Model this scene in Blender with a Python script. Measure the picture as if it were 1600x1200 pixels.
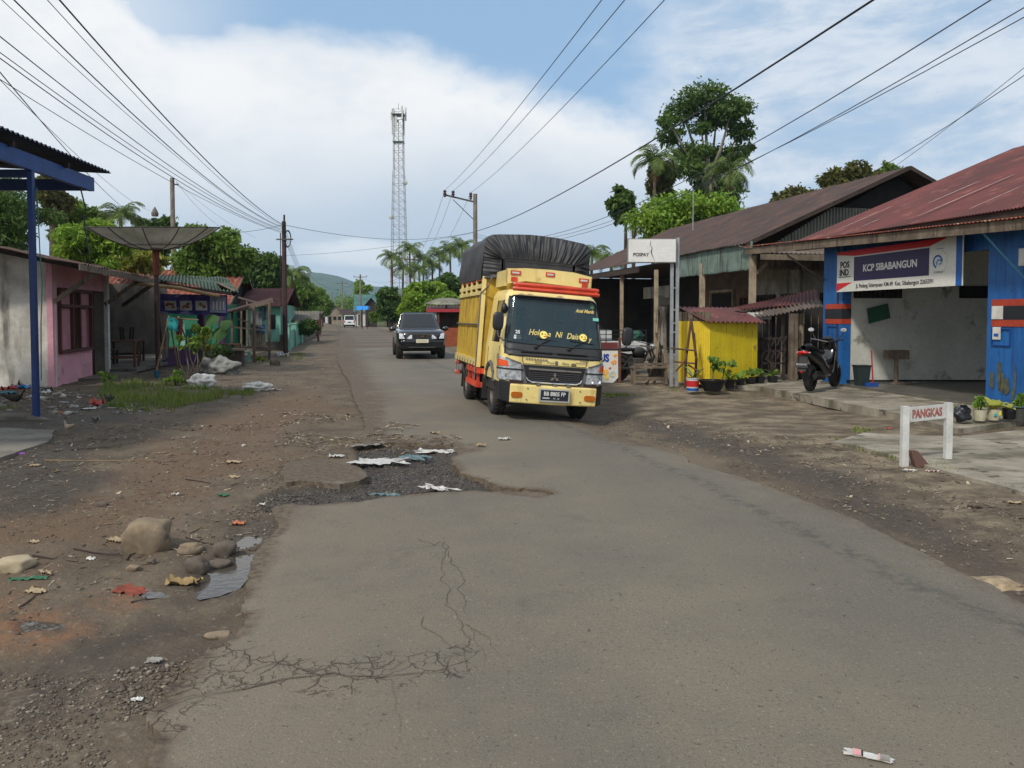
import bpy, bmesh, math, random
import numpy as np
from mathutils import Vector, Matrix, noise as mnoise
from mathutils.geometry import delaunay_2d_cdt
PI = math.pi
rad = math.radians
scn = bpy.context.scene
for o in list(bpy.data.objects): bpy.data.objects.remove(o)

# ------------------------------------------------------------------ camera
H_CAM, F, PITCH, HOR = 1.6, 1209.0, rad(2.2), 495.0
CY = HOR + F*math.tan(PITCH)
cam_d = bpy.data.cameras.new('camera'); cam = bpy.data.objects.new('camera', cam_d)
scn.collection.objects.link(cam); scn.camera = cam
cam.location = (0, 0, H_CAM); cam.rotation_euler = (PI/2 - PITCH, 0, 0)
cam_d.sensor_width = 36; cam_d.lens = 36*F/1600
cam_d.shift_y = -(600-CY)/1600
cam_d.clip_start = .05; cam_d.clip_end = 9000

# ------------------------------------------------------------------ exposure
scn.view_settings.view_transform = 'Standard'; scn.view_settings.look = 'None'
scn.view_settings.exposure = 0.08; scn.view_settings.gamma = 1
scn.render.resolution_x, scn.render.resolution_y = 1024, 768
scn.cycles.max_bounces = 6; scn.cycles.transparent_max_bounces = 8
scn.cycles.volume_bounces = 2

# ------------------------------------------------------------------ sun and sky
SUN_EL, SUN_AZ = rad(46), rad(212)       # azimuth measured clockwise from +Y
sd = bpy.data.lights.new('sun', 'SUN'); sun = bpy.data.objects.new('sun', sd); scn.collection.objects.link(sun)
sd.energy = 2.6; sd.angle = rad(6); sd.color = (1, .95, .87)
sv = Vector((math.sin(SUN_AZ)*math.cos(SUN_EL), math.cos(SUN_AZ)*math.cos(SUN_EL), math.sin(SUN_EL)))
sun.rotation_euler = sv.to_track_quat('Z', 'Y').to_euler()

world = bpy.data.worlds.new('World'); scn.world = world; world.use_nodes = True
wt = world.node_tree; wt.nodes.clear()
class NT:
    def __init__(s, t): s.t = t
    def n(s, typ, **kw):
        nd = s.t.nodes.new(typ)
        for k, v in kw.items(): setattr(nd, k, v)
        return nd
    def l(s, a, b): s.t.links.new(a, b)
    def setin(s, sock, v):
        if hasattr(v, 'node'): s.l(v, sock)
        else: sock.default_value = v
    def m(s, op, a, b=0.0, c=0.0, clamp=False):
        nd = s.n('ShaderNodeMath', operation=op, use_clamp=clamp)
        s.setin(nd.inputs[0], a); s.setin(nd.inputs[1], b)
        if op in ('MULTIPLY_ADD', 'WRAP', 'SMOOTH_MIN'): s.setin(nd.inputs[2], c)
        return nd.outputs[0]
    def mr(s, v, a, b, c=0.0, d=1.0, smooth=True):
        nd = s.n('ShaderNodeMapRange'); nd.interpolation_type = 'SMOOTHSTEP' if smooth else 'LINEAR'
        s.setin(nd.inputs['Value'], v)
        for k, x in zip(('From Min', 'From Max', 'To Min', 'To Max'), (a, b, c, d)): s.setin(nd.inputs[k], x)
        return nd.outputs[0]
    def mix(s, f, a, b, mode='MIX'):
        nd = s.n('ShaderNodeMix', data_type='RGBA', blend_type=mode)
        s.setin(nd.inputs[0], f); s.setin(nd.inputs[6], a); s.setin(nd.inputs[7], b)
        return nd.outputs[2]
    def noise(s, vec, scale, detail=4, rough=.5, dist=0.0):
        nd = s.n('ShaderNodeTexNoise'); s.setin(nd.inputs['Vector'], vec)
        nd.inputs['Scale'].default_value = scale; nd.inputs['Detail'].default_value = detail
        nd.inputs['Roughness'].default_value = rough; nd.inputs['Distortion'].default_value = dist
        return nd.outputs[0]
    def vmul(s, vec, v):
        nd = s.n('ShaderNodeVectorMath', operation='MULTIPLY'); s.setin(nd.inputs[0], vec); nd.inputs[1].default_value = v
        return nd.outputs[0]
def lin(c): return c/12.92 if c <= .04045 else ((c+.055)/1.055)**2.4
def C(r, g, b, a=1.0): return (lin(r/255), lin(g/255), lin(b/255), a)
def C10(r, g, b, k=10.0): return (lin(r/255)*k, lin(g/255)*k, lin(b/255)*k, 1)

w = NT(wt)
sky = w.n('ShaderNodeTexSky'); sky.sky_type = 'NISHITA'; sky.sun_disc = False
sky.sun_elevation = SUN_EL; sky.sun_rotation = SUN_AZ; sky.altitude = 100; sky.air_density = 1.0; sky.dust_density = 1.0
tc = w.n('ShaderNodeTexCoord'); gen = tc.outputs['Generated']
sep = w.n('ShaderNodeSeparateXYZ'); w.l(gen, sep.inputs[0])
X, Y, Z = sep.outputs
az = w.m('ARCTAN2', X, Y)
hyp = w.m('SQRT', w.m('ADD', w.m('MULTIPLY', X, X), w.m('ADD', w.m('MULTIPLY', Y, Y), 1e-5)))
te = w.m('DIVIDE', Z, hyp)                       # tangent of elevation
ptc = w.n('ShaderNodeCombineXYZ'); w.l(az, ptc.inputs[0]); w.l(w.m('MULTIPLY', te, 1.6), ptc.inputs[1]); P2 = ptc.outputs[0]
nA = w.noise(P2, 5, 6, .6); nB = w.noise(P2, 1.7, 4, .55); nC = w.noise(w.vmul(P2, (1, 1.7, 1)), 6, 8, .66, .25)
# the main cumulus bank: its upper rim falls away to the right
edge = w.m('SUBTRACT', .352, w.m('MULTIPLY', w.m('MAXIMUM', w.m('ADD', az, .13), 0.0), .30))
edge = w.m('ADD', edge, w.m('MULTIPLY', w.m('MAXIMUM', w.m('SUBTRACT', w.m('MULTIPLY', az, -1.0), .42), 0.0), .9))
edge = w.m('SUBTRACT', edge, w.m('MULTIPLY', w.m('MAXIMUM', w.m('SUBTRACT', w.m('ADD', az, w.m('MULTIPLY', w.m('SUBTRACT', nA, .5), .2)), .20), 0.0), 1.6))
d = w.m('SUBTRACT', edge, te)
d = w.m('ADD', d, w.m('MULTIPLY', w.m('SUBTRACT', nA, .5), .15))
bank = w.mr(d, -.012, .045)
# thin high cloud on the right
cir = w.m('MULTIPLY', w.mr(w.m('ADD', az, w.m('MULTIPLY', w.m('SUBTRACT', nA, .5), .35)), .10, .26), w.mr(nC, .28, .56, .45, 1.0))
# thin veil high on the left
veil = w.m('MULTIPLY', w.mr(w.m('MULTIPLY', az, -1.0), .25, .55), w.mr(nB, .3, .6, .2, .75))
# rest of the dome, mostly cloud
behind = w.mr(te, .45, 1.1, 0.0, .62)
cover = w.m('MAXIMUM', bank, w.m('MAXIMUM', w.m('MULTIPLY', cir, .88), w.m('MAXIMUM', veil, behind)), clamp=True)
topw = w.mr(w.m('ADD', te, w.m('MULTIPLY', w.m('SUBTRACT', nB, .5), .22)), .08, .27)
cl_bank = w.mix(topw, C10(190, 205, 222), C10(246, 247, 248))
shade = w.mr(nA, .4, .7, 0.0, .45)
cl_bank = w.mix(shade, cl_bank, C10(200, 211, 224))
cl_thin = w.mix(w.mr(nC, .35, .65), C10(188, 205, 224), C10(226, 232, 240))
isb = w.m('SUBTRACT', 1.0, w.mr(az, .14, .24))
cl = w.mix(isb, cl_thin, cl_bank)
low = w.m('MULTIPLY', w.mr(te, .0, .12, 1.0, 0.0), 1.0)
# small bright cumulus low over the road
q = w.m('ADD', w.m('POWER', w.m('DIVIDE', w.m('ADD', az, .195), .085), 2.0), w.m('POWER', w.m('DIVIDE', w.m('SUBTRACT', te, .078), .018), 2.0))
puff = w.mr(w.m('ADD', q, w.m('MULTIPLY', w.m('SUBTRACT', nC, .5), 5.5)), -.2, 1.5, .9, 0.0)
lowc = w.mix(w.mr(nB, .3, .7), C10(190, 207, 227), C10(210, 222, 235))
lowc = w.mix(w.m('MULTIPLY', w.mr(nC, .5, .68), .5), lowc, C10(226, 232, 240))
blue = w.mix(.72, sky.outputs[0], C10(160, 196, 232))
col = w.mix(cover, blue, cl)
col = w.mix(low, col, lowc)
col = w.mix(w.m('MULTIPLY', puff, w.m('GREATER_THAN', Y, 0.0)), col, C10(236, 240, 245))
bg = w.n('ShaderNodeBackground'); w.l(col, bg.inputs[0]); bg.inputs[1].default_value = .1
wo = w.n('ShaderNodeOutputWorld'); w.l(bg.outputs[0], wo.inputs[0])

# ------------------------------------------------------------------ geometry of the photograph
_f = Vector((0, math.cos(PITCH), -math.sin(PITCH))); _u = Vector((0, math.sin(PITCH), math.cos(PITCH)))
CAM = Vector((0, 0, H_CAM))
def ray(px, py): return _f + Vector((1, 0, 0))*((px-800)/F) - _u*((py-CY)/F)
def P(px, py, Y):
    r = ray(px, py); return CAM + r*(Y/r.y)
def G(px, py, z=0.0):
    r = ray(px, py); return CAM + r*((z-H_CAM)/r.z)
RS = Vector((-.2256, .9742, 0)); RU = Vector((.9742, .2256, 0)); UP = Vector((0, 0, 1))
def R(s, u, z=0.0): return RS*s + RU*u + UP*z        # metres along and across the road

# ------------------------------------------------------------------ materials
MATS = {}
def mat(name, c, c2=None, ns=2.0, rough=.8, bump=0.0, bs=30, metal=0.0, streak=None, ss=(6, 6, .5), st=(.5, .7), spots=None, sps=12, spt=(.6, .68),
        spec=.5, coat=0.0, alpha=1.0, emis=None, var=.1, sub=0.0):
    if name in MATS: return MATS[name]
    m = bpy.data.materials.new(name); m.use_nodes = True; MATS[name] = m
    t = m.node_tree; b = t.nodes['Principled BSDF']; k = NT(t)
    co = k.n('ShaderNodeTexCoord').outputs['Object']
    col = None
    if c2 is not None:
        col = k.mix(k.mr(k.noise(co, ns, 6, .6, .3), .32, .68), c, c2)
    else: col = k.mix(0.0, c, c)
    if streak is not None:
        col = k.mix(k.mr(k.noise(k.vmul(co, ss), 1.0, 6, .6), st[0], st[1]), col, streak)
    if spots is not None:
        col = k.mix(k.mr(k.noise(co, sps, 5, .65), spt[0], spt[1]), col, spots)
    if var > 0:
        f = k.mr(k.noise(co, ns*9+3, 5, .6), .25, .75, 1-var, 1+var, False)
        hs = k.n('ShaderNodeHueSaturation'); k.l(col, hs.inputs['Color']); k.l(f, hs.inputs['Value']); col = hs.outputs[0]
    k.l(col, b.inputs['Base Color'])
    b.inputs['Roughness'].default_value = rough; b.inputs['Metallic'].default_value = metal
    b.inputs['Specular IOR Level'].default_value = spec; b.inputs['Coat Weight'].default_value = coat
    if coat: b.inputs['Coat Roughness'].default_value = .08
    b.inputs['Alpha'].default_value = alpha
    if emis: b.inputs['Emission Color'].default_value = emis[0]; b.inputs['Emission Strength'].default_value = emis[1]
    if bump > 0:
        bn = k.n('ShaderNodeBump'); bn.inputs['Strength'].default_value = 1; bn.inputs['Distance'].default_value = bump
        k.l(k.noise(co, bs, 5, .6), bn.inputs['Height']); k.l(bn.outputs[0], b.inputs['Normal'])
    return m
def leafmat(name, a, b_, trans=.35):
    if name in MATS: return MATS[name]
    m = bpy.data.materials.new(name); m.use_nodes = True; MATS[name] = m
    t = m.node_tree; b = t.nodes['Principled BSDF']; k = NT(t)
    g = k.n('ShaderNodeNewGeometry')
    co = k.n('ShaderNodeTexCoord').outputs['Object']
    f = k.m('ADD', k.m('MULTIPLY', g.outputs['Random Per Island'], .55), k.m('MULTIPLY', k.mr(k.noise(co, .55, 3), .35, .65), .45))
    col = k.mix(f, a, b_); k.l(col, b.inputs['Base Color']); b.inputs['Roughness'].default_value = .55
    b.inputs['Specular IOR Level'].default_value = .35
    tr = k.n('ShaderNodeBsdfTranslucent'); k.l(col, tr.inputs[0])
    ms = k.n('ShaderNodeMixShader'); ms.inputs[0].default_value = trans
    k.l(b.outputs[0], ms.inputs[1]); k.l(tr.outputs[0], ms.inputs[2])
    k.l(ms.outputs[0], t.nodes['Material Output'].inputs[0])
    return m

# ------------------------------------------------------------------ objects
COL = scn.collection
def tag(o, label=None, cat=None, group=None, kind=None):
    if label: o['label'] = label
    if cat: o['category'] = cat
    if group: o['group'] = group
    if kind: o['kind'] = kind
    return o
ORG = {}
def org(o): return ORG.get(o.name, Vector((0, 0, 0)))
def thing(name, label, cat, loc=(0, 0, 0), rz=0.0, group=None, rx=0.0, ry=0.0):
    o = bpy.data.objects.new(name, None); COL.objects.link(o); o.empty_display_size = .2
    o.location = Vector(loc); o.rotation_euler = (rx, ry, rz); tag(o, label, cat, group)
    ORG[o.name] = Vector(loc)
    return o
def copy_tree(o, parent=None, kids=None):
    c = o.copy(); COL.objects.link(c)
    if parent: c.parent = parent
    for ch in o.children: copy_tree(ch, c)
    return c
class MB:
    """collects shapes; world=True means coordinates are in the world, else in the thing's own frame"""
    def __init__(s): s.v = []; s.f = []
    def add(s, vs, fs):
        n = len(s.v); s.v += [tuple(v) for v in vs]; s.f += [tuple(i+n for i in f) for f in fs]; return s
    def box(s, x0, x1, y0, y1, z0, z1):
        return s.add([(x0,y0,z0),(x1,y0,z0),(x1,y1,z0),(x0,y1,z0),(x0,y0,z1),(x1,y0,z1),(x1,y1,z1),(x0,y1,z1)],
                     [(3,2,1,0),(4,5,6,7),(0,1,5,4),(1,2,6,5),(2,3,7,6),(3,0,4,7)])
    def hexa(s, b, t):                      # bottom ring, top ring (same order)
        n = len(b)
        return s.add(list(b)+list(t), [tuple(reversed(range(n))), tuple(range(n, 2*n))] + [(i, (i+1) % n, n+(i+1) % n, n+i) for i in range(n)])
    def prism(s, poly, d):                  # polygon of 3-D points pushed by vector d
        d = Vector(d); return s.hexa([Vector(p) for p in poly], [Vector(p)+d for p in poly])
    def beam(s, p, q, wd, ht, up=(0, 0, 1)):
        p, q = Vector(p), Vector(q); a = (q-p).normalized(); up = Vector(up)
        if abs(a.dot(up)) > .98: up = Vector((1, 0, 0))
        r = a.cross(up).normalized(); n = r.cross(a).normalized()
        k = [r*(-wd/2)-n*(ht/2), r*(wd/2)-n*(ht/2), r*(wd/2)+n*(ht/2), r*(-wd/2)+n*(ht/2)]
        return s.hexa([p+x for x in k], [q+x for x in k])
    def cyl(s, p, q, r0, r1=None, n=10):
        r1 = r0 if r1 is None else r1
        p, q = Vector(p), Vector(q); a = (q-p).normalized(); up = Vector((0, 0, 1)) if abs(a.z) < .95 else Vector((1, 0, 0))
        r = a.cross(up).normalized(); m = r.cross(a)
        ring = [r*math.cos(2*PI*i/n)+m*math.sin(2*PI*i/n) for i in range(n)]
        return s.hexa([p+x*r0 for x in ring], [q+x*r1 for x in ring])
    def tube(s, pts, rr, n=6):
        pts = [Vector(p) for p in pts]; k = len(pts); vs = []; fs = []
        rs = rr if isinstance(rr, (list, tuple)) else [rr]*k
        for i, p in enumerate(pts):
            a = (pts[min(i+1, k-1)]-pts[max(i-1, 0)]).normalized(); up = Vector((0, 0, 1)) if abs(a.z) < .9 else Vector((1, 0, 0))
            r = a.cross(up).normalized(); m = r.cross(a)
            vs += [p+(r*math.cos(2*PI*j/n)+m*math.sin(2*PI*j/n))*rs[i] for j in range(n)]
        for i in range(k-1):
            for j in range(n): fs.append((i*n+j, i*n+(j+1) % n, (i+1)*n+(j+1) % n, (i+1)*n+j))
        fs.append(tuple(reversed(range(n)))); fs.append(tuple(range((k-1)*n, k*n)))
        return s.add(vs, fs)
    def lathe(s, prof, c=(0, 0, 0), n=20, ax='z', caps=True):
        vs = []; fs = []; k = len(prof)
        for (r, z) in prof:
            for j in range(n):
                a = 2*PI*j/n; x, y = r*math.cos(a), r*math.sin(a)
                p = {'z': (x, y, z), 'x': (z, x, y), 'y': (x, z, y)}[ax]
                vs.append((p[0]+c[0], p[1]+c[1], p[2]+c[2]))
        for i in range(k-1):
            for j in range(n): fs.append((i*n+j, i*n+(j+1) % n, (i+1)*n+(j+1) % n, (i+1)*n+j))
        if caps: fs.append(tuple(reversed(range(n)))); fs.append(tuple(range((k-1)*n, k*n)))
        return s.add(vs, fs)
    def sheet(s, a, b, c, d, t=.02):        # thick quad; thickness goes down its normal
        a, b, c, d = map(Vector, (a, b, c, d)); n = (b-a).cross(d-a).normalized()*t
        return s.hexa([a-n, b-n, c-n, d-n], [a, b, c, d])
    def corr(s, a, b, c, d, waves, amp=.02, t=.004, seg=6, rows=2, jit=0.0):   # ridges run a->d; waves counted a->b
        a, b, c, d = map(Vector, (a, b, c, d)); n = (b-a).cross(d-a).normalized(); m = waves*seg
        vs = []; fs = []
        for lay in (0, 1):
            for r in range(rows):
                tr = r/(rows-1)
                for i in range(m+1):
                    u = i/m; p = a.lerp(b, u).lerp(d.lerp(c, u), tr)
                    vs.append(p + n*(amp*math.sin(2*PI*u*waves) - lay*t + jit*mnoise.noise(p*1.3)))
        K = rows*(m+1)
        for r in range(rows-1):
            for i in range(m):
                q = (r*(m+1)+i, r*(m+1)+i+1, (r+1)*(m+1)+i+1, (r+1)*(m+1)+i)
                fs.append(q); fs.append(tuple(reversed([x+K for x in q])))
        for i in range(m):
            fs.append((i, K+i, K+i+1, i+1)); e = (rows-1)*(m+1); fs.append((e+i+1, K+e+i+1, K+e+i, e+i))
        return s.add(vs, fs)
    def blob(s, c, r, seed=0, amp=.2, sub=2, flat=1.0, freq=1.0, sq=1.0):
        bm = bmesh.new(); bmesh.ops.create_icosphere(bm, subdivisions=sub, radius=1)
        c = Vector(c); r = Vector(r) if hasattr(r, '__len__') else Vector((r, r, r)); vs = []
        for v in bm.verts:
            p = v.co.copy(); k = 1+amp*mnoise.noise(p*1.4*freq+Vector((seed*3.7, seed, 0)))*1.6+amp*.4*mnoise.noise(p*4*freq+Vector((seed, 0, seed)))
            if sq != 1: p = Vector([math.copysign(abs(a)**sq, a) for a in p])
            vs.append(c+Vector((p.x*r.x*k, p.y*r.y*k, p.z*r.z*k)))
        fs = [tuple(v.index for v in f.verts) for f in bm.faces]; bm.free()
        return s.add(vs, fs)
    def poly(s, pts, faces=None): return s.add(pts, faces or [tuple(range(len(pts)))])
    def build(s, name, m, parent=None, world=False, smooth=False, bevel=0.0, loc=None, at=None):
        o0 = Vector((0, 0, 0))
        if world and parent is not None:
            top = parent
            while top.parent: top = top.parent
            o0 = ORG.get(top.name, Vector(top.location))
        if loc is not None: o0 = Vector(loc)
        me = bpy.data.meshes.new(name)
        me.from_pydata([(v[0]-o0.x, v[1]-o0.y, v[2]-o0.z) for v in s.v], [], s.f)
        me.materials.append(m)
        if smooth:
            me.polygons.foreach_set('use_smooth', [True]*len(me.polygons))
            if smooth != 'all':
                try: me.set_sharp_from_angle(angle=rad(38))
                except Exception: pass
        me.update()
        o = bpy.data.objects.new(name, me); COL.objects.link(o)
        if parent is not None: o.parent = parent
        if loc is not None: o.location = o0; ORG[o.name] = o0
        if at is not None: o.location = Vector(at); ORG[o.name] = Vector(at)
        if bevel:
            bv = o.modifiers.new('bevel', 'BEVEL'); bv.width = bevel; bv.segments = 2; bv.limit_method = 'ANGLE'
        return o
def text_mesh(body, size, extrude=0.001, shear=0.0, xs=1.0, align='CENTER', bold=0.0, space=1.0):
    cu = bpy.data.curves.new('t', 'FONT'); cu.body = body; cu.size = size; cu.extrude = extrude; cu.shear = shear
    cu.align_x = align; cu.align_y = 'CENTER'; cu.offset = bold; cu.space_character = space; cu.resolution_u = 3
    ob = bpy.data.objects.new('t', cu); COL.objects.link(ob)
    dg = bpy.context.evaluated_depsgraph_get(); me = bpy.data.meshes.new_from_object(ob.evaluated_get(dg))
    vs = [(v.co.x*xs, v.co.y, v.co.z) for v in me.vertices]; fs = [tuple(p.vertices) for p in me.polygons]
    bpy.data.objects.remove(ob); bpy.data.curves.remove(cu); bpy.data.meshes.remove(me)
    return vs, fs
def text(mb, body, size, origin, ex, ey, **kw):   # write along ex, letters stand along ey
    vs, fs = text_mesh(body, size, **kw); ex = Vector(ex).normalized(); ey = Vector(ey).normalized(); n = ex.cross(ey); o = Vector(origin)
    return mb.add([o+ex*v[0]+ey*v[1]+n*v[2] for v in vs], fs)
# ------------------------------------------------------------------ ground, road
def pix(lst, z=0.0): return [G(x, y, z).to_2d() for x, y in lst]
road_px = [(200,1290),(222,1225),(230,1200),(238,1165),(246,1140),(233,1120),(246,1098),(262,1088),(254,1070),(286,1052),(292,1030),(318,1014),
 (345,1003),(372,990),(384,972),(378,952),(388,938),(384,915),(393,885),(398,862),(407,846),(424,836),(437,822),(433,810),(424,800),(430,788),
 (450,786),(485,787),(530,784),(565,781),(600,775),(640,771),(690,767),(740,765),(785,766),(815,772),(845,774),(864,769),(850,763),(810,762),
 (780,757),(764,750),(742,744),(722,735),(706,724),(704,714),(718,708),(708,700),(686,695),(650,691),(615,690),(585,691),(566,694),(560,684),
 (572,668),(566,645),(552,622),(548,600),(538,585),(528,565),(527,548),(532,516),(520,504),(511,498.5)]
road_r = [(566,498.5),(572,503),(580,509),(616,519),(660,531),(700,542),(760,575),(830,612),(905,648),(930,662),(958,676),(988,689),(1022,697),(1068,711),(1080,722),
 (1130,736),(1175,750),(1220,766),(1290,792),(1350,816),(1420,850),(1490,886),(1550,913),(1600,940)]
def dip(x, y):      # the right edge of the road has sunk where the truck stands
    q = Vector((x, y, 0)); u = q.dot(RU); s = q.dot(RS)
    a = min(max((u-2.6)/1.8, 0), 1); b = max(0, 1-abs(s-13)/4.5)
    return -.12*a*a*(3-2*a)*b*b*(3-2*b)
outl = [Vector((-.55, -7)), Vector((-.62, 1.0))] + pix(road_px) + pix(road_r) + [Vector((3.75, .5)), Vector((5.3, -7))]
def refine(poly, step_fn, jit, seed, closed=True):
    out = []; n = len(poly)
    for i in range(n if closed else n-1):
        a, b = poly[i], poly[(i+1) % n]; L = (b-a).length; d = max(1.0, (a.length+b.length)/2); st = step_fn(d); k = max(1, int(L/st))
        t = (b-a); nrm = Vector((-t.y, t.x)).normalized()
        for j in range(k):
            p = a.lerp(b, j/k); off = 0
            if k > 1 or True:
                q = Vector((p.x*5+seed, p.y*5, seed)); off = jit*mnoise.noise(q)+jit*.5*mnoise.noise(q*3.1)+jit*.25*mnoise.noise(q*8)
            out.append(p+nrm*off*min(1.5, .6+d*.05))
    return out
OUT = refine(outl, lambda d: .03 if d < 9 else (.12 if d < 30 else 1.5), .045, 3)
patch_px = [(438,738),(446,724),(470,717),(505,717),(540,722),(566,732),(576,743),(560,751),(530,756),(498,753),(470,750),(446,753)]
OUT2 = refine(pix(patch_px), lambda d: .04, .03, 8)
outA = np.array([(p.x, p.y) for p in OUT]); outB = np.array([(p.x, p.y) for p in OUT2])
def sdf(pts, poly):       # negative inside; far from the outline's box the distance is only bounded
    lo = poly.min(0)-1.5; hi = poly.max(0)+1.5; near = ((pts > lo) & (pts < hi)).all(1)
    res = np.full(len(pts), 1e3); res[near] = sdf_(pts[near], poly); return res
def sdf_(pts, poly):
    a = poly; b = np.roll(poly, -1, 0); res = np.full(len(pts), 1e9); ins = np.zeros(len(pts), bool)
    for i in range(0, len(pts), 4000):
        p = pts[i:i+4000]; d = b-a; pa = p[:, None, :]-a[None]
        h = np.clip((pa*d).sum(2)/np.maximum((d*d).sum(1), 1e-12), 0, 1)
        dist = np.sqrt(((pa-h[..., None]*d)**2).sum(2)).min(1)
        c = ((a[None, :, 1] > p[:, None, 1]) != (b[None, :, 1] > p[:, None, 1]))
        with np.errstate(divide='ignore', invalid='ignore'):
            xi = (b[:, 0]-a[:, 0])*(p[:, None, 1]-a[None, :, 1])/(b[:, 1]-a[:, 1])+a[:, 0]
        inside = (np.logical_and(c, p[:, None, 0] < xi).sum(1) % 2) == 1
        res[i:i+4000] = np.where(inside, -dist, dist)
    return res
def thin(poly, tol):       # coarse copy of an outline for distance tests
    keep = [poly[0]]
    for p in poly[1:]:
        if np.linalg.norm(p-keep[-1]) > tol*max(1, np.linalg.norm(p)/8): keep.append(p)
    return np.array(keep)
outC = thin(outA, .2)
def vnoise(p, s, seed=0):     # vectorised value noise
    q = p*s+seed*17.3; i = np.floor(q).astype(np.int64); f = q-i; f = f*f*(3-2*f)
    def h(ix, iy):
        n = (ix*374761393+iy*668265263+seed*974711) & 0x7fffffff; n = (n ^ (n >> 13))*1274126177 & 0x7fffffff
        return ((n ^ (n >> 16)) & 0xffff)/65535.0
    a = h(i[:, 0], i[:, 1]); b = h(i[:, 0]+1, i[:, 1]); c = h(i[:, 0], i[:, 1]+1); d = h(i[:, 0]+1, i[:, 1]+1)
    return (a*(1-f[:, 0])+b*f[:, 0])*(1-f[:, 1])+(c*(1-f[:, 0])+d*f[:, 0])*f[:, 1]-.5
def fbm(p, s, seed=0, o=4): return sum(vnoise(p, s*2**k, seed+k)/1.7**k for k in range(o))
def sm(x, a, b): t = np.clip((x-a)/(b-a), 0, 1); return t*t*(3-2*t)
RUn = np.array((RU.x, RU.y)); RSn = np.array((RS.x, RS.y))
puddles = {'pool': [(300,922),(330,885),(350,873),(395,862),(397,880),(385,900),(372,915),(345,925),(318,930)],
           'upper': [(370,848),(385,838),(414,836),(416,845),(398,852),(378,856)],
           'left': [(205,932),(225,920),(262,920),(282,930),(255,940),(222,942)],
           'orange': [(22,975),(50,968),(95,974),(110,984),(80,992),(35,992)]}
pud = {k: np.array([tuple(q) for q in pix(v, -.05)]) for k, v in puddles.items()}
hole_near = np.array([tuple(q) for q in pix([(430,788),(560,781),(700,767),(785,766),(764,750),(722,735),(704,714),(640,692),(560,694),(576,743),(520,757),(446,755),(400,770)])])
def ground_z(p):
    r = np.hypot(p[:, 0], p[:, 1]); u = p@RUn; s = p@RSn
    sd_ = np.where(r < 90, 0, 0)+sdf(p, outC)
    inside = sm(-sd_, 0.02, .35)
    n = fbm(p, .9, 3)*.035+fbm(p, 4, 7)*.022+fbm(p, 16, 11, 3)*.010*(r < 25)
    n *= np.clip(1.3-r/60, .25, 1)
    z = -.04+n
    left = sm(-u, .6, 3.2); z += left*.03
    right = sm(u, 4.4, 6.0); z = z*(1-right*.6)-.0*right
    z = np.where(inside > 0, np.minimum(z, -.03)-.045*inside, z)
    hs = sdf(p, hole_near); z = np.where(hs < .05, -.075+fbm(p, 5, 5)*.045+fbm(p, 22, 9, 2)*.015, z)
    for k, a in pud.items():
        ds = sdf(p, a); dn = ds+fbm(p, 6, 41)*.10; e_ = sm(dn, -.07, .06); z = z*e_+(-.075+fbm(p, 9, 21)*.014)*(1-e_)
    rt = u > 3.0
    dp = np.where(rt, -.12*sm(u, 2.6, 4.4)*sm(-np.abs(s-13), -4.5, 0), 0); z += dp*.95
    # ground behind the left houses is banked up a little
    z += np.clip((-u-7)*.02, 0, .15)*(r < 80)
    return z, sd_, hs
ang = list(np.linspace(rad(-46), rad(46), 380)) + list(np.linspace(rad(46), rad(314), 56)[1:-1])
rr_ = [1.1]
while rr_[-1] < 60: rr_.append(rr_[-1]*1.0095)
while rr_[-1] < 6500: rr_.append(rr_[-1]*1.12)
na, nr = len(ang), len(rr_)
A, Rr = np.meshgrid(np.array(ang), np.array(rr_)); gx = (np.sin(A)*Rr).ravel(); gy = (np.cos(A)*Rr).ravel()
pts = np.stack([gx, gy], 1); gz, gsd, ghs = ground_z(pts)
verts = np.concatenate([np.stack([gx, gy, gz], 1), [[0, 0, -.09]]])
ii = np.arange((nr-1)*na); i_r = ii//na; i_a = ii % na
quads = np.stack([i_r*na+i_a, (i_r+1)*na+i_a, (i_r+1)*na+(i_a+1) % na, i_r*na+(i_a+1) % na], 1)[:, ::-1]
tris = np.array([(na*nr, (j+1) % na, j) for j in range(na)])[:, ::-1]
def np_mesh(name, verts, quads=None, tris=None, smooth=False):
    me = bpy.data.meshes.new(name); nq = 0 if quads is None else len(quads); ntr = 0 if tris is None else len(tris)
    me.vertices.add(len(verts)); me.vertices.foreach_set('co', np.asarray(verts, np.float32).ravel())
    loops = np.concatenate(([quads.ravel()] if nq else [])+([tris.ravel()] if ntr else [])).astype(np.int32)
    me.loops.add(len(loops)); me.loops.foreach_set('vertex_index', loops)
    me.polygons.add(nq+ntr)
    st = np.concatenate([np.arange(nq)*4, nq*4+np.arange(ntr)*3]).astype(np.int32)
    me.polygons.foreach_set('loop_start', st); me.polygons.foreach_set('loop_total', np.array([4]*nq+[3]*ntr, np.int32))
    if smooth: me.polygons.foreach_set('use_smooth', np.ones(nq+ntr, bool))
    me.update(calc_edges=True); me.validate(); return me
gme = np_mesh('ground', verts, quads, tris, True)
def attr(me, name, vals):
    a = me.attributes.new(name, 'FLOAT', 'POINT'); v = np.zeros(len(me.vertices), np.float32); v[:len(vals)] = vals; a.data.foreach_set('value', v)
gu = pts@RUn; gs = pts@RSn; gr = np.hypot(gx, gy)
def zone(px, soft=.25, z=0.0):
    a = np.array([tuple(q) for q in pix(px, z)]); return 1-sm(sdf(pts, a)+fbm(pts, 1.8, 31)*soft*1.6, -soft, soft)
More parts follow.
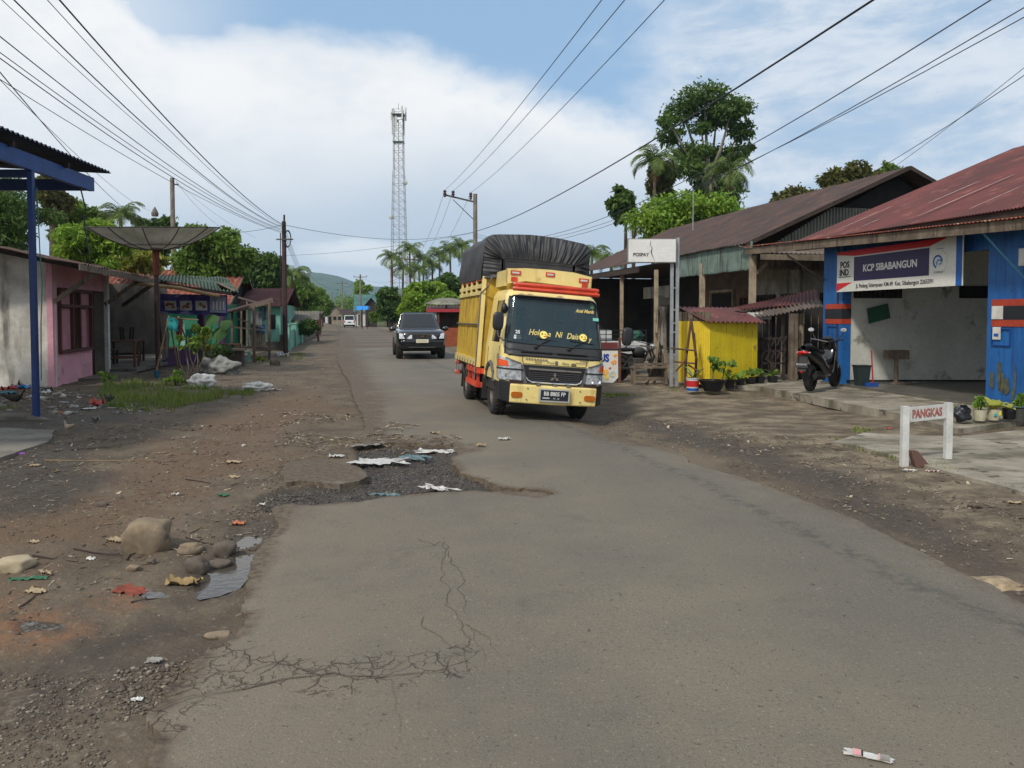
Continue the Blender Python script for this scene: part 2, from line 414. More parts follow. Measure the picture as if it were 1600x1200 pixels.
wet = np.maximum.reduce([zone([(-200,700),(130,690),(170,760),(60,800),(-200,820)], .2)*.9, zone([(100,1100),(250,1010),(380,900),(410,830),(445,780),(350,810),(330,870),(200,960),(0,1020),(-200,1200)], .25)*.75,
      zone([(560,700),(700,690),(800,765),(600,780),(430,788),(440,755),(575,745)], .08), zone([(1000,660),(1100,700),(1250,760),(1420,850),(1600,930),(1600,860),(1350,750),(1150,680),(1000,640)], .3)*.8,
      zone([(-100,610),(140,612),(200,660),(60,680),(-100,660)], .5)*.8])
orange = np.maximum(zone([(-200,960),(20,930),(120,960),(150,985),(60,1010),(-200,1040)], .12), zone([(150,915),(215,915),(240,935),(190,950),(150,940)], .08)*.8)
redb = zone([(-200,830),(80,790),(330,650),(480,600),(520,640),(380,740),(180,830),(-200,930)], .6)
beige = np.maximum(zone([(1000,622),(1180,612),(1500,690),(1600,770),(1600,900),(1380,760),(1180,690),(1000,655)], .35), sm(gu, 5.3, 7.0)*(gr < 300))
green = np.clip(sm(gr, 34, 70)*sm(np.abs(gu-2.7), 4.6, 6.4), 0, 1)
grav = zone([(-300,1050),(150,1040),(240,1100),(225,1200),(200,1400),(-300,1400)], .2)
for nm, vv in (('wet', wet), ('orange', orange), ('redb', redb), ('beige', beige), ('green', green), ('grav', grav), ('hole', (ghs < .05)*1.0)): attr(gme, nm, vv)

def ground_material():
    m = bpy.data.materials.new('ground_soil'); m.use_nodes = True; k = NT(m.node_tree); b = m.node_tree.nodes['Principled BSDF']
    co = k.n('ShaderNodeNewGeometry').outputs['Position']
    at = lambda n: k.n('ShaderNodeAttribute', attribute_name=n).outputs['Fac']
    n1 = k.noise(co, 1.6, 7, .62, .4); n2 = k.noise(co, 9, 7, .65); n3 = k.noise(co, 55, 4, .6)
    n4 = k.noise(k.vmul(co, (1, 1, 1)), 26, 6, .7, .5)
    col = k.mix(k.mr(n1, .3, .7), C(112, 99, 82), C(84, 74, 63))
    col = k.mix(k.m('MULTIPLY', at('redb'), k.mr(n1, .25, .6, .35, 1.0)), col, C(104, 85, 67))
    bg_ = k.mix(k.mr(k.noise(k.vmul(co, (1.2, 1.5, 1)), 1.3, 8, .7, .1), .36, .6), C(138, 125, 104), C(88, 77, 64))
    col = k.mix(k.m('MULTIPLY', at('beige'), k.mr(n2, .3, .55, .55, 1.0)), col, bg_)
    col = k.mix(k.m('MULTIPLY', at('wet'), k.mr(n2, .2, .55, .5, 1.0)), col, C(64, 56, 48))
    col = k.mix(k.m('MULTIPLY', at('orange'), k.mr(n2, .35, .6)), col, C(126, 94, 70))
    col = k.mix(k.m('MULTIPLY', at('grav'), k.mr(n4, .45, .65)), col, C(112, 102, 88)); col = k.mix(at('hole'), col, C(70, 64, 58))
    col = k.mix(k.mr(n4, .58, .70), col, C(136, 126, 108))            # pale chips
    col = k.mix(k.mr(n4, .36, .28), col, C(46, 40, 35))            # dark crumbs
    col = k.mix(k.m('MULTIPLY', at('green'), k.mr(n1, .3, .5)), col, C(72, 84, 42))
    vv = k.mr(n3, .2, .8, .8, 1.2, False); hs = k.n('ShaderNodeHueSaturation'); k.l(col, hs.inputs['Color']); k.l(vv, hs.inputs['Value'])
    k.l(hs.outputs[0], b.inputs['Base Color'])
    k.l(k.mr(at('wet'), 0.0, 1.0, .95, .62), b.inputs['Roughness']); b.inputs['Specular IOR Level'].default_value = .3
    bn = k.n('ShaderNodeBump'); bn.inputs['Distance'].default_value = .035; bn.inputs['Strength'].default_value = .9
    k.l(k.m('ADD', k.m('MULTIPLY', n2, .7), k.m('MULTIPLY', n4, .5)), bn.inputs['Height']); k.l(bn.outputs[0], b.inputs['Normal'])
    return m
gme.materials.append(ground_material())
ground = bpy.data.objects.new('ground', gme); COL.objects.link(ground); tag(ground, kind='structure')

# road sheet -------------------------------------------------------
def sheet_from_outline(outline, inner, zf, skirt=.07):
    vs = [Vector(p) for p in outline]; n0 = len(vs); vs += inner
    res = delaunay_2d_cdt(vs, [], [list(range(n0))], 1, 1e-5)
    v2, _, fc = res[0], res[1], res[2]
    return v2, fc
rng = random.Random(5)
inn = []
cand = []
for s in np.arange(-6, 40, .5):
    for u in np.arange(-1.5, 8, .5): cand.append((s, u))
for s in np.arange(1, 9, .16):
    for u in np.arange(-1, 2.2, .16): cand.append((s+.03, u+.04))
for s in np.arange(40, 300, 6):
    for u in np.arange(-1, 9, 1.5): cand.append((s, u))
cp = np.array([(RS.x*s+RU.x*u+rng.uniform(-.02, .02), RS.y*s+RU.y*u+rng.uniform(-.02, .02)) for s, u in cand])
dd = sdf(cp, outC); inn = [Vector(p) for p, q in zip(cp.tolist(), dd) if q < -.08]
v2, fc = sheet_from_outline(OUT, inn, None)
va = np.array([(p.x, p.y) for p in v2]); rsd = sdf(va, outC)
def road_zf(a, sd_):
    u = a@RUn; s = a@RSn
    z = .004*fbm(a, .8, 2)-.12*sm(u, 2.6, 4.4)*sm(-np.abs(s-13), -4.5, 0)
    # asphalt sags into the cracked band and frays down to the soil at its left edge
    z -= .012*(1-sm(-sd_, 0, .10))
    return z
rz = road_zf(va, rsd)
rv = [(p.x, p.y, z) for p, z in zip(v2, rz)]; n0 = len(rv)
edges = {}
for f in fc:
    for i in range(len(f)):
        e = (f[i], f[(i+1) % len(f)]); k = (min(e), max(e)); edges[k] = None if k in edges else e
low_ = {}; rf = [tuple(f) for f in fc]
for k, e in edges.items():
    if e is None: continue
    for x in e:
        if x not in low_: low_[x] = len(rv); q = rv[x]; rv.append((q[0], q[1], q[2]-.10))
    rf.append((e[1], e[0], low_[e[0]], low_[e[1]]))
# small loose slab beside the pothole
n1_ = len(rv); p2 = [(p.x, p.y, -.004) for p in OUT2]; rv += p2+[(x, y, z-.08) for x, y, z in p2]; m_ = len(p2)
rf.append(tuple(range(n1_, n1_+m_))); rf += [(n1_+(i+1) % m_, n1_+i, n1_+m_+i, n1_+m_+(i+1) % m_) for i in range(m_)]
rme = bpy.data.meshes.new('road'); rme.from_pydata(rv, [], rf); rme.update()
full = np.zeros(len(rv)); full[:len(v2)] = 0
allp = np.array([(x, y) for x, y, z in rv])
ru = allp@RUn; rs_ = allp@RSn; rsd_all = np.minimum(sdf(allp, outC), 0)
dirt = np.clip(1-(ru+.2)/np.clip(1.6*sm(rs_, 9, 16)+.25, .2, 3), 0, 1)*sm(rs_, 4, 11)+.55*(1-sm(-rsd_all, 0, .12))*(ru < 3)
dirt = np.maximum(dirt, .75*(1-sm(-rsd_all, 0, .5))*(rs_ > 9))
dirt = np.maximum(dirt, .32*(1-sm(-rsd_all, 0, .12))*(ru > 3))
def near_line(px, wdt):
    a = pix(px); d = np.full(len(allp), 1e9)
    for p, q in zip(a[:-1], a[1:]):
        A_ = np.array(p); D_ = np.array(q)-A_; h = np.clip(((allp-A_)@D_)/(D_@D_), 0, 1); d = np.minimum(d, np.hypot(*(allp-A_-h[:, None]*D_).T))
    return 1-sm(d, wdt*.35, wdt)
crk = near_line([(240,1075),(330,1050),(450,1048),(560,1052),(650,1045),(700,1035)], .24)
crk = np.maximum(crk, near_line([(250,1120),(262,1080),(310,1040),(350,1020)], .26))
crk2 = np.maximum(near_line([(690,845),(700,880),(725,960),(740,1000),(745,1040)], .10), near_line([(520,1050),(620,1050)], .1))
for nm, vv in (('dirt', dirt), ('crk', crk), ('crk2', crk2)): attr(rme, nm, vv)
def road_material():
    m = bpy.data.materials.new('old_asphalt'); m.use_nodes = True; k = NT(m.node_tree); b = m.node_tree.nodes['Principled BSDF']
    co = k.n('ShaderNodeNewGeometry').outputs['Position']
    at = lambda n: k.n('ShaderNodeAttribute', attribute_name=n).outputs['Fac']
    n1 = k.noise(co, .55, 5, .6); n2 = k.noise(co, 3.5, 7, .62); n3 = k.noise(co, 70, 3, .6); n4 = k.noise(co, 160, 2, .5); n5 = k.noise(co, 22, 5, .6)
    col = k.mix(k.mr(n1, .35, .65), C(115, 106, 91), C(101, 95, 85))
    col = k.mix(k.mr(n2, .5, .72, 0.0, .45), col, C(118, 109, 96))
    # brown dusting down the lane centre, greyer under the wheels
    sp = k.n('ShaderNodeVectorMath', operation='DOT_PRODUCT'); k.l(co, sp.inputs[0]); sp.inputs[1].default_value = (RU.x, RU.y, 0)
    lane = k.m('SINE', k.m('MULTIPLY', sp.outputs['Value'], 2.6)); col = k.mix(k.mr(lane, -1.0, 1.0, 0.0, .35), col, C(90, 86, 79))
    col = k.mix(k.mr(n4, .56, .74, 0.0, .8), col, C(142, 136, 124))   # aggregate
    col = k.mix(k.mr(n3, .42, .30, 0.0, .75), col, C(70, 66, 60))
    col = k.mix(k.mr(n5, .65, .69, 0.0, .9), col, C(62, 58, 53)); n8 = k.noise(k.vmul(co, (1, 1, 1)), 11, 3, .5, 1.2); col = k.mix(k.mr(n8, .73, .76, 0.0, .85), col, C(58, 54, 50)); col = k.mix(k.mr(n8, .27, .24, 0.0, .7), col, C(140, 132, 116))       # old spots and leaf scraps
    wm_ = k.m('MULTIPLY', k.mr(sp.outputs['Value'], 2.2, -.2), k.mr(n2, .3, .6, .1, .5)); col = k.mix(wm_, col, C(120, 108, 92))
    n6 = k.noise(co, 1.9, 6, .7, .8); col = k.mix(k.mr(n6, .56, .68, 0.0, .35), col, C(84, 79, 71)); n7 = k.noise(co, 45, 4, .75); col = k.mix(k.mr(n7, .60, .70, 0.0, .7), col, C(158, 149, 132)); col = k.mix(k.mr(n7, .40, .32, 0.0, .75), col, C(62, 57, 51))
    # faint tyre marks drawn along the right lane
    v = k.noise(k.vmul(co, (1, 1, 1)), 1.0, 2); _ = v
    du = k.m('ADD', sp.outputs['Value'], k.m('MULTIPLY', k.m('SUBTRACT', k.noise(co, .5, 2), .5), .5))
    ty = k.mr(k.m('ABSOLUTE', k.m('SUBTRACT', du, 3.42)), .02, .16, 1.0, 0.0)
    ty = k.m('MULTIPLY', ty, k.mr(k.noise(co, 9, 6, .7), .42, .60)); col = k.mix(k.m('MULTIPLY', ty, .6), col, C(66, 64, 62))
    dm = k.m('MULTIPLY', at('dirt'), k.mr(k.noise(co, 2.2, 8, .68), .25, .55)); dm = k.mr(dm, .12, .5)
    dcol = k.mix(k.mr(k.noise(co, 20, 6, .7), .35, .65), C(108, 95, 78), C(76, 66, 56))
    col = k.mix(dm, col, dcol)
    # crazing
    def crack(vec, scale, w0, w1):
        vo = k.n('ShaderNodeTexVoronoi', feature='DISTANCE_TO_EDGE'); wv = k.n('ShaderNodeVectorMath', operation='ADD')
        nn = k.n('ShaderNodeTexNoise'); k.l(vec, nn.inputs['Vector']); nn.inputs['Scale'].default_value = 6; nn.inputs['Detail'].default_value = 5
        sc_ = k.n('ShaderNodeVectorMath', operation='SCALE'); k.l(nn.outputs['Color'], sc_.inputs[0]); sc_.inputs['Scale'].default_value = .16
        k.l(vec, wv.inputs[0]); k.l(sc_.outputs[0], wv.inputs[1]); k.l(wv.outputs[0], vo.inputs['Vector']); vo.inputs['Scale'].default_value = scale
        return k.mr(vo.outputs['Distance'], w0, w1, 1.0, 0.0)
    nz_ = k.noise(co, 5.5, 5, .7); wv_ = k.mr(nz_, .36, .62, .004, .07)
    cA = crack(co, 7.0, .001, wv_); cB = k.m('MULTIPLY', crack(co, 15.0, .001, .035), k.mr(nz_, .48, .56))
    c1 = k.m('MULTIPLY', k.m('MAXIMUM', cA, cB), k.mr(k.m('ADD', at('crk'), k.m('MULTIPLY', k.m('SUBTRACT', nz_, .5), 2.2)), .35, .8))
    cr = c1
    col = k.mix(k.m('MULTIPLY', cr, .52), col, C(70, 61, 51))
    k.l(col, b.inputs['Base Color']); b.inputs['Roughness'].default_value = .84; b.inputs['Specular IOR Level'].default_value = .35
    bn = k.n('ShaderNodeBump'); bn.inputs['Distance'].default_value = .008
    k.l(k.m('SUBTRACT', k.m('ADD', k.m('MULTIPLY', n3, .6), k.m('MULTIPLY', n4, .35)), k.m('MULTIPLY', cr, 1.2)), bn.inputs['Height']); k.l(bn.outputs[0], b.inputs['Normal'])
    return m
rme.materials.append(road_material())
road = bpy.data.objects.new('road', rme); COL.objects.link(road); tag(road, kind='structure')
# long cracks as thin dark fissures lying in the sheet
cm = MB()
def crackline(px, w0, seed):
    a = pix(px); pts_ = []
    for p, q in zip(a[:-1], a[1:]):
        k = max(2, int((q-p).length/.035))
        for j in range(k):
            t = p.lerp(q, j/k); qn = Vector((t.x*7, t.y*7, seed)); pts_.append(t+Vector((mnoise.noise(qn)*.05+mnoise.noise(qn*4)*.012, mnoise.noise(qn+Vector((9, 9, 9)))*.03)))
    for i in range(len(pts_)-1):
        p, q = pts_[i], pts_[i+1]; d = (q-p); n = Vector((-d.y, d.x)).normalized()
        f = lambda j: w0*(.35+.9*abs(mnoise.noise(Vector((j*.31, seed, 0)))))*(min(1, (len(pts_)-j)/12))
        a0, a1 = f(i), f(i+1); z = .0055
        cm.poly([(p.x-n.x*a0, p.y-n.y*a0, z), (p.x+n.x*a0, p.y+n.y*a0, z), (q.x+n.x*a1, q.y+n.y*a1, z), (q.x-n.x*a1, q.y-n.y*a1, z)])
for i, (ln, wd_) in enumerate([([(660,842),(675,852),(690,848),(700,862),(692,872),(688,890),(700,915),(705,925),(700,938),(712,960),(728,985),(738,1000),(728,1015),(730,1050),(715,1075)], .004),
        ([(690,842),(692,856),(702,868),(712,895),(722,918),(720,935),(732,948),(735,962),(730,975)], .004), ([(735,975),(760,1000),(778,1022),(786,1052)], .003), ([(738,985),(752,1010),(760,1048)], .003),
        ([(662,965),(668,985),(690,998),(702,1018),(708,1040)], .003), ([(240,1110),(300,1090),(390,1075),(450,1062),(520,1052),(590,1060),(650,1052),(695,1050),(712,1020)], .007),
        ([(390,1052),(420,1040),(450,1030),(470,1045),(500,1055),(560,1048),(600,1044)], .006), ([(590,1044),(600,1030),(612,1022)], .004), ([(612,1050),(635,1030),(650,1022)], .006), ([(430,1052),(432,1030),(445,1015)], .004),
        ([(360,1060),(372,1035),(392,1010)], .006), ([(610,1060),(620,1085),(625,1140),(622,1190)], .002)]): crackline(ln, wd_*.8, i*3.1)
cko = cm.build('road_cracks', mat('crack_dirt', C(80, 70, 59), rough=.95), road); tag(cko, kind='stuff')

# water ------------------------------------------------------------
def water_mat():
    m = bpy.data.materials.new('puddle_water'); m.use_nodes = True; k = NT(m.node_tree); b = m.node_tree.nodes['Principled BSDF']
    b.inputs['Base Color'].default_value = C(74, 68, 60); b.inputs['Roughness'].default_value = .04; b.inputs['IOR'].default_value = 1.33; b.inputs['Specular IOR Level'].default_value = .85
    co = k.n('ShaderNodeNewGeometry').outputs['Position']; bn = k.n('ShaderNodeBump'); bn.inputs['Distance'].default_value = .002
    k.l(k.noise(co, 18, 3), bn.inputs['Height']); k.l(bn.outputs[0], b.inputs['Normal']); return m
WM = water_mat()
for nm, a in pud.items():
    c = a.mean(0); mb = MB(); mb.poly([(c[0]+(x-c[0])*1.15, c[1]+(y-c[1])*1.15, -.058) for x, y in a.tolist()])
    o = mb.build('puddle', WM); tag(o, kind='structure')

# slabs ------------------------------------------------------------
conc = mat('worn_concrete', C(158, 150, 134), C(112, 104, 90), ns=1.1, rough=.9, bump=.006, bs=18, streak=C(92, 88, 70), ss=(1.2, 3.0, 1), st=(.48, .64), spots=C(74, 68, 58), sps=3.2, spt=(.57, .66))
conc2 = mat('grey_concrete', C(128, 122, 110), C(100, 95, 86), ns=1.6, rough=.9, bump=.004, bs=25, spots=C(78, 72, 62), sps=4)
def slab(name, px, z, th, m, seed=1, jit=.03):
    o = refine(pix(px, z), lambda d: .15, jit, seed); mb = MB()
    mb.prism([(p.x, p.y, z-th) for p in o], (0, 0, th)); ob = mb.build(name, m); tag(ob, kind='structure'); return ob
slab('apron', [(1300,690),(1345,698),(1410,716),(1480,737),(1540,752),(1610,772),(2400,960),(2500,700),(1900,650),(1620,668),(1500,682),(1430,680),(1350,676)], .025, .12, conc, 2)
slab('pavement', [(1130,602),(1183,603),(1250,615),(1330,631),(1405,646),(1470,664),(1500,670),(1600,656),(2300,640),(2300,585),(1600,590),(1250,585),(1130,590)], .05, .16, conc, 4, .02)
slab('concrete_slab', [(-500,690),(-300,655),(0,668),(86,672),(76,690),(40,701),(0,716),(-300,830),(-600,900)], .02, .1, conc2, 6)
# ------------------------------------------------------------------ shared materials
wood = mat('weathered_wood', C(122, 108, 90), C(88, 76, 64), ns=3, rough=.9, bump=.003, bs=40, streak=C(60, 50, 42), ss=(14, 14, 1.5), st=(.5, .7))
wood_d = mat('dark_wood', C(64, 50, 42), C(44, 36, 31), ns=3, rough=.9, bump=.003, bs=40)
wood_p = mat('pale_wood', C(168, 152, 128), C(132, 118, 98), ns=3, rough=.85, bump=.002, streak=C(92, 80, 66), ss=(10, 10, 1), st=(.52, .72))
bamboo = mat('bamboo', C(150, 124, 84), C(118, 96, 66), ns=4, rough=.7)
rust = mat('rusty_sheet', C(116, 52, 38), C(142, 76, 52), ns=1.2, rough=.8, streak=C(176, 150, 128), ss=(7, 7, .7), st=(.54, .68), spots=C(74, 36, 30), sps=3, spt=(.55, .65))
redroof = mat('red_oxide_sheet', C(104, 50, 43), C(78, 41, 37), ns=.6, rough=.62, bump=.002, bs=20, spots=C(80, 44, 40), sps=2.2, spt=(.55, .68), streak=C(132, 78, 68), ss=(1.4, 1.4, 3), st=(.55, .7))
brownroof = mat('old_brown_sheet', C(74, 57, 50), C(58, 47, 43), ns=.9, rough=.78, streak=C(96, 66, 56), ss=(.6, 5, 3), st=(.5, .68))
greysheet = mat('grey_green_sheet', C(112, 114, 102), C(88, 92, 82), ns=1, rough=.6, metal=.1, streak=C(74, 70, 60), ss=(8, 8, .4), st=(.55, .7))
greyroof = mat('grey_sheet', C(112, 98, 88), C(84, 74, 67), ns=1.5, rough=.75, streak=C(70, 56, 48), ss=(5, 5, .7), st=(.5, .68))
bluepaint = mat('blue_paint', C(22, 72, 140), C(16, 58, 118), ns=2, rough=.5, spots=C(12, 42, 90), sps=6)
bluesteel = mat('blue_steel', C(16, 54, 112), C(12, 40, 92), ns=2, rough=.4)
white = mat('white_paint', C(205, 205, 200), C(180, 180, 174), ns=3, rough=.6, streak=C(130, 126, 116), ss=(9, 9, .7), st=(.6, .75))
greyplaster = mat('grey_plaster', C(112, 104, 94), C(86, 79, 72), ns=1.2, rough=.92, streak=C(64, 58, 52), ss=(3, 3, .5), st=(.55, .72))
black = mat('black_plastic', C(26, 26, 28), rough=.45)
steel = mat('galvanised', C(165, 168, 168), C(140, 143, 143), ns=4, rough=.45, metal=.35)
paper = mat('white_paper', C(214, 212, 204), C(190, 186, 176), ns=6, rough=.8)
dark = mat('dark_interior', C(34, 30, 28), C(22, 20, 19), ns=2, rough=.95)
purple = mat('purple_paint', C(74, 38, 84), C(58, 32, 66), ns=3, rough=.6)
mint = mat('mint_paint', C(126, 176, 158), C(98, 146, 130), ns=1.5, rough=.75, streak=C(84, 110, 96), ss=(4, 4, .6), st=(.58, .72))
def fwall(mb, A, B, z0, z1, th=.12, side=1):   # upright slab between ground points A and B
    A = Vector((A[0], A[1], 0)); B = Vector((B[0], B[1], 0)); d = (B-A).normalized(); n = Vector((-d.y, d.x, 0))*th*side
    mb.hexa([A+UP*z0, B+UP*z0, B+n+UP*z0, A+n+UP*z0], [A+UP*z1, B+UP*z1, B+n+UP*z1, A+n+UP*z1])
def planks(mb, A, B, z0, z1, w=.13, th=.025, gap=.006, seed=1, jz=.0):
    A = Vector((A[0], A[1], 0)); B = Vector((B[0], B[1], 0)); L = (B-A).length; d = (B-A)/L; n = Vector((-d.y, d.x, 0)); rg = random.Random(seed)
    k = max(1, int(round(L/w)))
    for i in range(k):
        a = A+d*(L*i/k+gap/2); b = A+d*(L*(i+1)/k-gap/2); o = n*rg.uniform(0, .008); t1 = z1+rg.uniform(-jz, jz)
        mb.hexa([a+o+UP*z0, b+o+UP*z0, b+o+n*th+UP*z0, a+o+n*th+UP*z0], [a+o+UP*t1, b+o+UP*t1, b+o+n*th+UP*t1, a+o+n*th+UP*t1])

# ------------------------------------------------------------------ blue canopy, left edge
pb = G(57, 655)
t = thing('canopy', 'blue steel post canopy with a corrugated roof at the left edge', 'canopy', pb)
MB().box(pb.x-.04, pb.x+.04, pb.y-.04, pb.y+.04, -.05, 3.86).build('post', bluesteel, t, world=True, bevel=.004)
dd_ = Vector((-.07, 1, 0)).normalized()
e0 = P(-200, 0, 9.0); 
def cl(off, y, z): return Vector((pb.x+off-.07*(y-pb.y), y, z))
MB().beam(cl(0, 6, 3.98), cl(0, 14.05, 3.98), .09, .24).build('beam', bluepaint, t, world=True)
MB().beam(cl(-6, 12.1, 3.82), cl(0, 12.1, 3.82), .07, .12).beam(cl(-6, 13.9, 3.95), cl(0, 13.9, 3.95), .06, .2).build('cross_beam', bluesteel, t, world=True)
mb = MB()
for y in (6.6, 8.2, 9.8, 11.4, 13.0): mb.beam(cl(-6, y, 4.42), cl(.12, y, 4.12), .05, .08)
mb.build('rafter', wood_d, t, world=True)
mb = MB().corr(cl(.2, 6, 4.26), cl(.2, 14.4, 4.26), cl(-6, 14.4, 4.58), cl(-6, 6, 4.58), 66, amp=.022)
canroof = mat('dark_blue_sheet', C(34, 46, 66), C(28, 38, 56), ns=2, rough=.6)
mb.build('roof_sheet', canroof, t, world=True)
MB().tube([cl(.06, 12.1, 3.6), cl(.075, 12.12, 2.6), cl(.1, 12.12, 2.1), cl(.066, 12.12, 1.5), cl(.06, 12.1, .6)], .008).build('green_cable', mat('green_cable', C(40, 110, 90), rough=.5), t, world=True)
MB().tube([cl(0, 13.6, 3.9), cl(.05, 13.7, 3.5), cl(.02, 13.7, 3.2), cl(.1, 13.7, 2.7)], .012).build('loose_wire', black, t, world=True)
kb = thing('kerb_stone', 'rough pale kerb stone lying behind the blue post foot', 'stone', G(30, 652))
MB().blob(G(25, 655), (.45, .09, .1), 3, .25).build('stone', conc2, kb, world=True)

# ------------------------------------------------------------------ weathered side wall
wp = mat('mouldy_plaster', C(206, 202, 192), C(160, 155, 145), ns=1.4, rough=.92, bump=.004, bs=12, streak=C(70, 66, 58), ss=(2.5, 2.5, .45), st=(.5, .78))
tl, tr = P(-420, 300, 17.75), P(79, 404, 17.62)
bl_, br = Vector((tl.x, tl.y, -.2)), Vector((tr.x, tr.y, -.2))
ow = MB().prism([bl_, br, tr, tl], (0, .16, 0)).build('side_wall', wp, loc=(tr.x, tr.y, 0)); tag(ow, 'mould streaked white plaster wall beside the pink house', 'wall')

# ------------------------------------------------------------------ pink house
pinkp = mat('pink_plaster', C(212, 156, 166), C(194, 140, 152), ns=1.3, rough=.85, spots=C(150, 116, 116), sps=3, spt=(.58, .7), streak=C(146, 108, 110), ss=(4, 4, .5), st=(.62, .76))
pinkw = mat('pink_planks', C(176, 120, 130), C(158, 106, 116), ns=4, rough=.8)
o0 = R(19.5, -6.2)
t = thing('pink_house', 'low pink house with shutters under a sagging brown lean-to roof', 'house', o0)
mb = MB(); U = -6.2
fwall(mb, R(19.5, U), R(22.4, U), -.1, .78, .12); fwall(mb, R(19.5, U), R(22.4, U), 2.24, 2.98, .12)
fwall(mb, R(19.5, U), R(19.82, U), .78, 2.24, .12); fwall(mb, R(22.28, U), R(22.4, U), .78, 2.24, .12); fwall(mb, R(22.4, U), R(23.62, U), 2.3, 2.98, .12)

wl = mb.build('wall', pinkp, t, world=True)
mb = MB(); z0, z1 = .78, 2.24
for a, b in (((19.82, z0), (22.28, z0)), ((19.82, z1), (22.28, z1)), ((19.82, 1.86), (22.28, 1.86))): mb.beam(R(a[0], U+.03, a[1]), R(b[0], U+.03, b[1]), .12, .07)
for s in (19.85, 20.75, 21.3, 22.25): mb.beam(R(s, U+.03, z0), R(s, U+.03, z1), .08, .08, up=RS)
wf = mb.build('window', mat('window_wood', C(84, 46, 42), C(66, 36, 32), rough=.8), t, world=True)
for s0, s1, z0, z1 in ((19.9, 20.7, .82, 1.8), (21.34, 21.95, .82, 1.8), (19.9, 20.7, 1.9, 2.2), (21.34, 22.2, 1.9, 2.2)): mb = MB(); planks(mb, R(s0, U), R(s1, U), z0, z1, .16); mb.build('shutter', pinkw, wf, world=True)
MB().poly([R(20.75, U-.35, .8), R(21.05, U-.1, .85), R(21.1, U-.1, 1.25), R(20.95, U-.2, 1.35)]).build('curtain', pinkw, wf, world=True)
mb = MB(); planks(mb, R(22.45, U-.25), R(23.55, U-.25), 0, 2.3, .2); mb.build('door', wood_d, t, world=True)
MB().beam(R(23.62, U+.06, 0), R(23.62, U+.06, 2.75), .1, .1).build('post', white, t, world=True)
mb = MB(); fwall(mb, R(23.7, -8.6), R(33, -8.6), 0, 3.2, .1); fwall(mb, R(23.66, U-.05), R(23.66, -8.6), 0, 2.9, -.1); fwall(mb, R(33, -8.6), R(33, -6.4), 0, 2.9, .1)
mb.build('back_wall', greyplaster, t, world=True)
mb = MB().beam(R(24.3, -8.42, 1.75), R(28.6, -8.42, 1.75), .06, .06).beam(R(24.3, -8.42, 2.35), R(28.6, -8.42, 2.35), .06, .06)
mb.beam(R(24.4, -8.45, 0), R(24.4, -8.45, 2.4), .1, .1).beam(R(26.5, -8.45, 0), R(26.5, -8.45, 2.7), .1, .1).beam(R(28.6, -8.45, 0), R(28.6, -8.45, 2.7), .1, .1)
mb.build('timber_frame', wood_d, t, world=True)
mb = MB(); fwall(mb, R(24.5, -8.52), R(26.4, -8.52), 1.8, 2.3, .02); fwall(mb, R(26.6, -8.52), R(28.5, -8.52), 0, 2.1, .02); mb.build('opening', mat('reed_panel', C(96, 66, 48), C(76, 54, 40), ns=6, rough=.9), t, world=True)
MB().prism([R(23.6, -5.4, .04), R(33, -5.0, .04), R(33, -8.6, .04), R(23.6, -8.6, .04)], (0, 0, .1)).prism([R(21.2, -5.5, -.05), R(23.6, -5.4, -.05), R(23.6, -6.2, -.05), R(21.2, -6.2, -.05)], (0, 0, .11)).build('floor', greyplaster, t, world=True)
mb = MB().corr(R(18.7, -5.28, 2.74), R(27.6, -5.28, 2.74), R(27.6, -9.2, 3.55), R(18.7, -9.2, 3.55), 44, amp=.03, jit=.06, rows=6)
rf_ = mb.build('roof', mat('brown_roof', C(86, 66, 58), C(66, 52, 46), ns=1.5, rough=.85, spots=C(110, 92, 80), sps=4), t, world=True)
MB().beam(R(18.2, -5.25, 2.66), R(26.4, -5.22, 2.64), .03, .13).build('fascia', wood, t, world=True)
for s in (19.55, 23.6): MB().beam(R(s, U+.02, 1.94), R(s+.02, -5.3, 2.62), .07, .1).build('brace', wood, t, world=True)
MB().beam(R(26.4, -6.4, 1.95), R(25.4, -5.3, 2.6), .07, .1).build('brace', wood, t, world=True)
mb = MB()
for s in np.arange(18.9, 27.5, 1.2): mb.beam(R(s, -5.35, 2.67), R(s, -9.1, 3.46), .05, .09)
mb.build('rafter', wood_d, t, world=True)
MB().lathe([(.03, -.7), (.03, .7)], n=8).build('lamp', white) if False else None
o = MB(); fwall(o, R(25.0, -8.36), R(25.55, -8.36), 1.25, 1.62, .01); ob = o.build('notice', paper, loc=R(25.2, -8.36, 1.4)); tag(ob, 'sheet of white paper pinned on the grey porch wall', 'notice')
o = thing('bamboo_pole', 'long pale bamboo pole hung under the porch eave above the banner', 'pole', P(300, 455, 22.5))  # a plain bamboo pole, gives no light
MB().tube([P(212, 443, 22.0), P(280, 450, 22.8), P(342, 463, 23.6)], .055, 8).build('pole', bamboo, o, world=True)

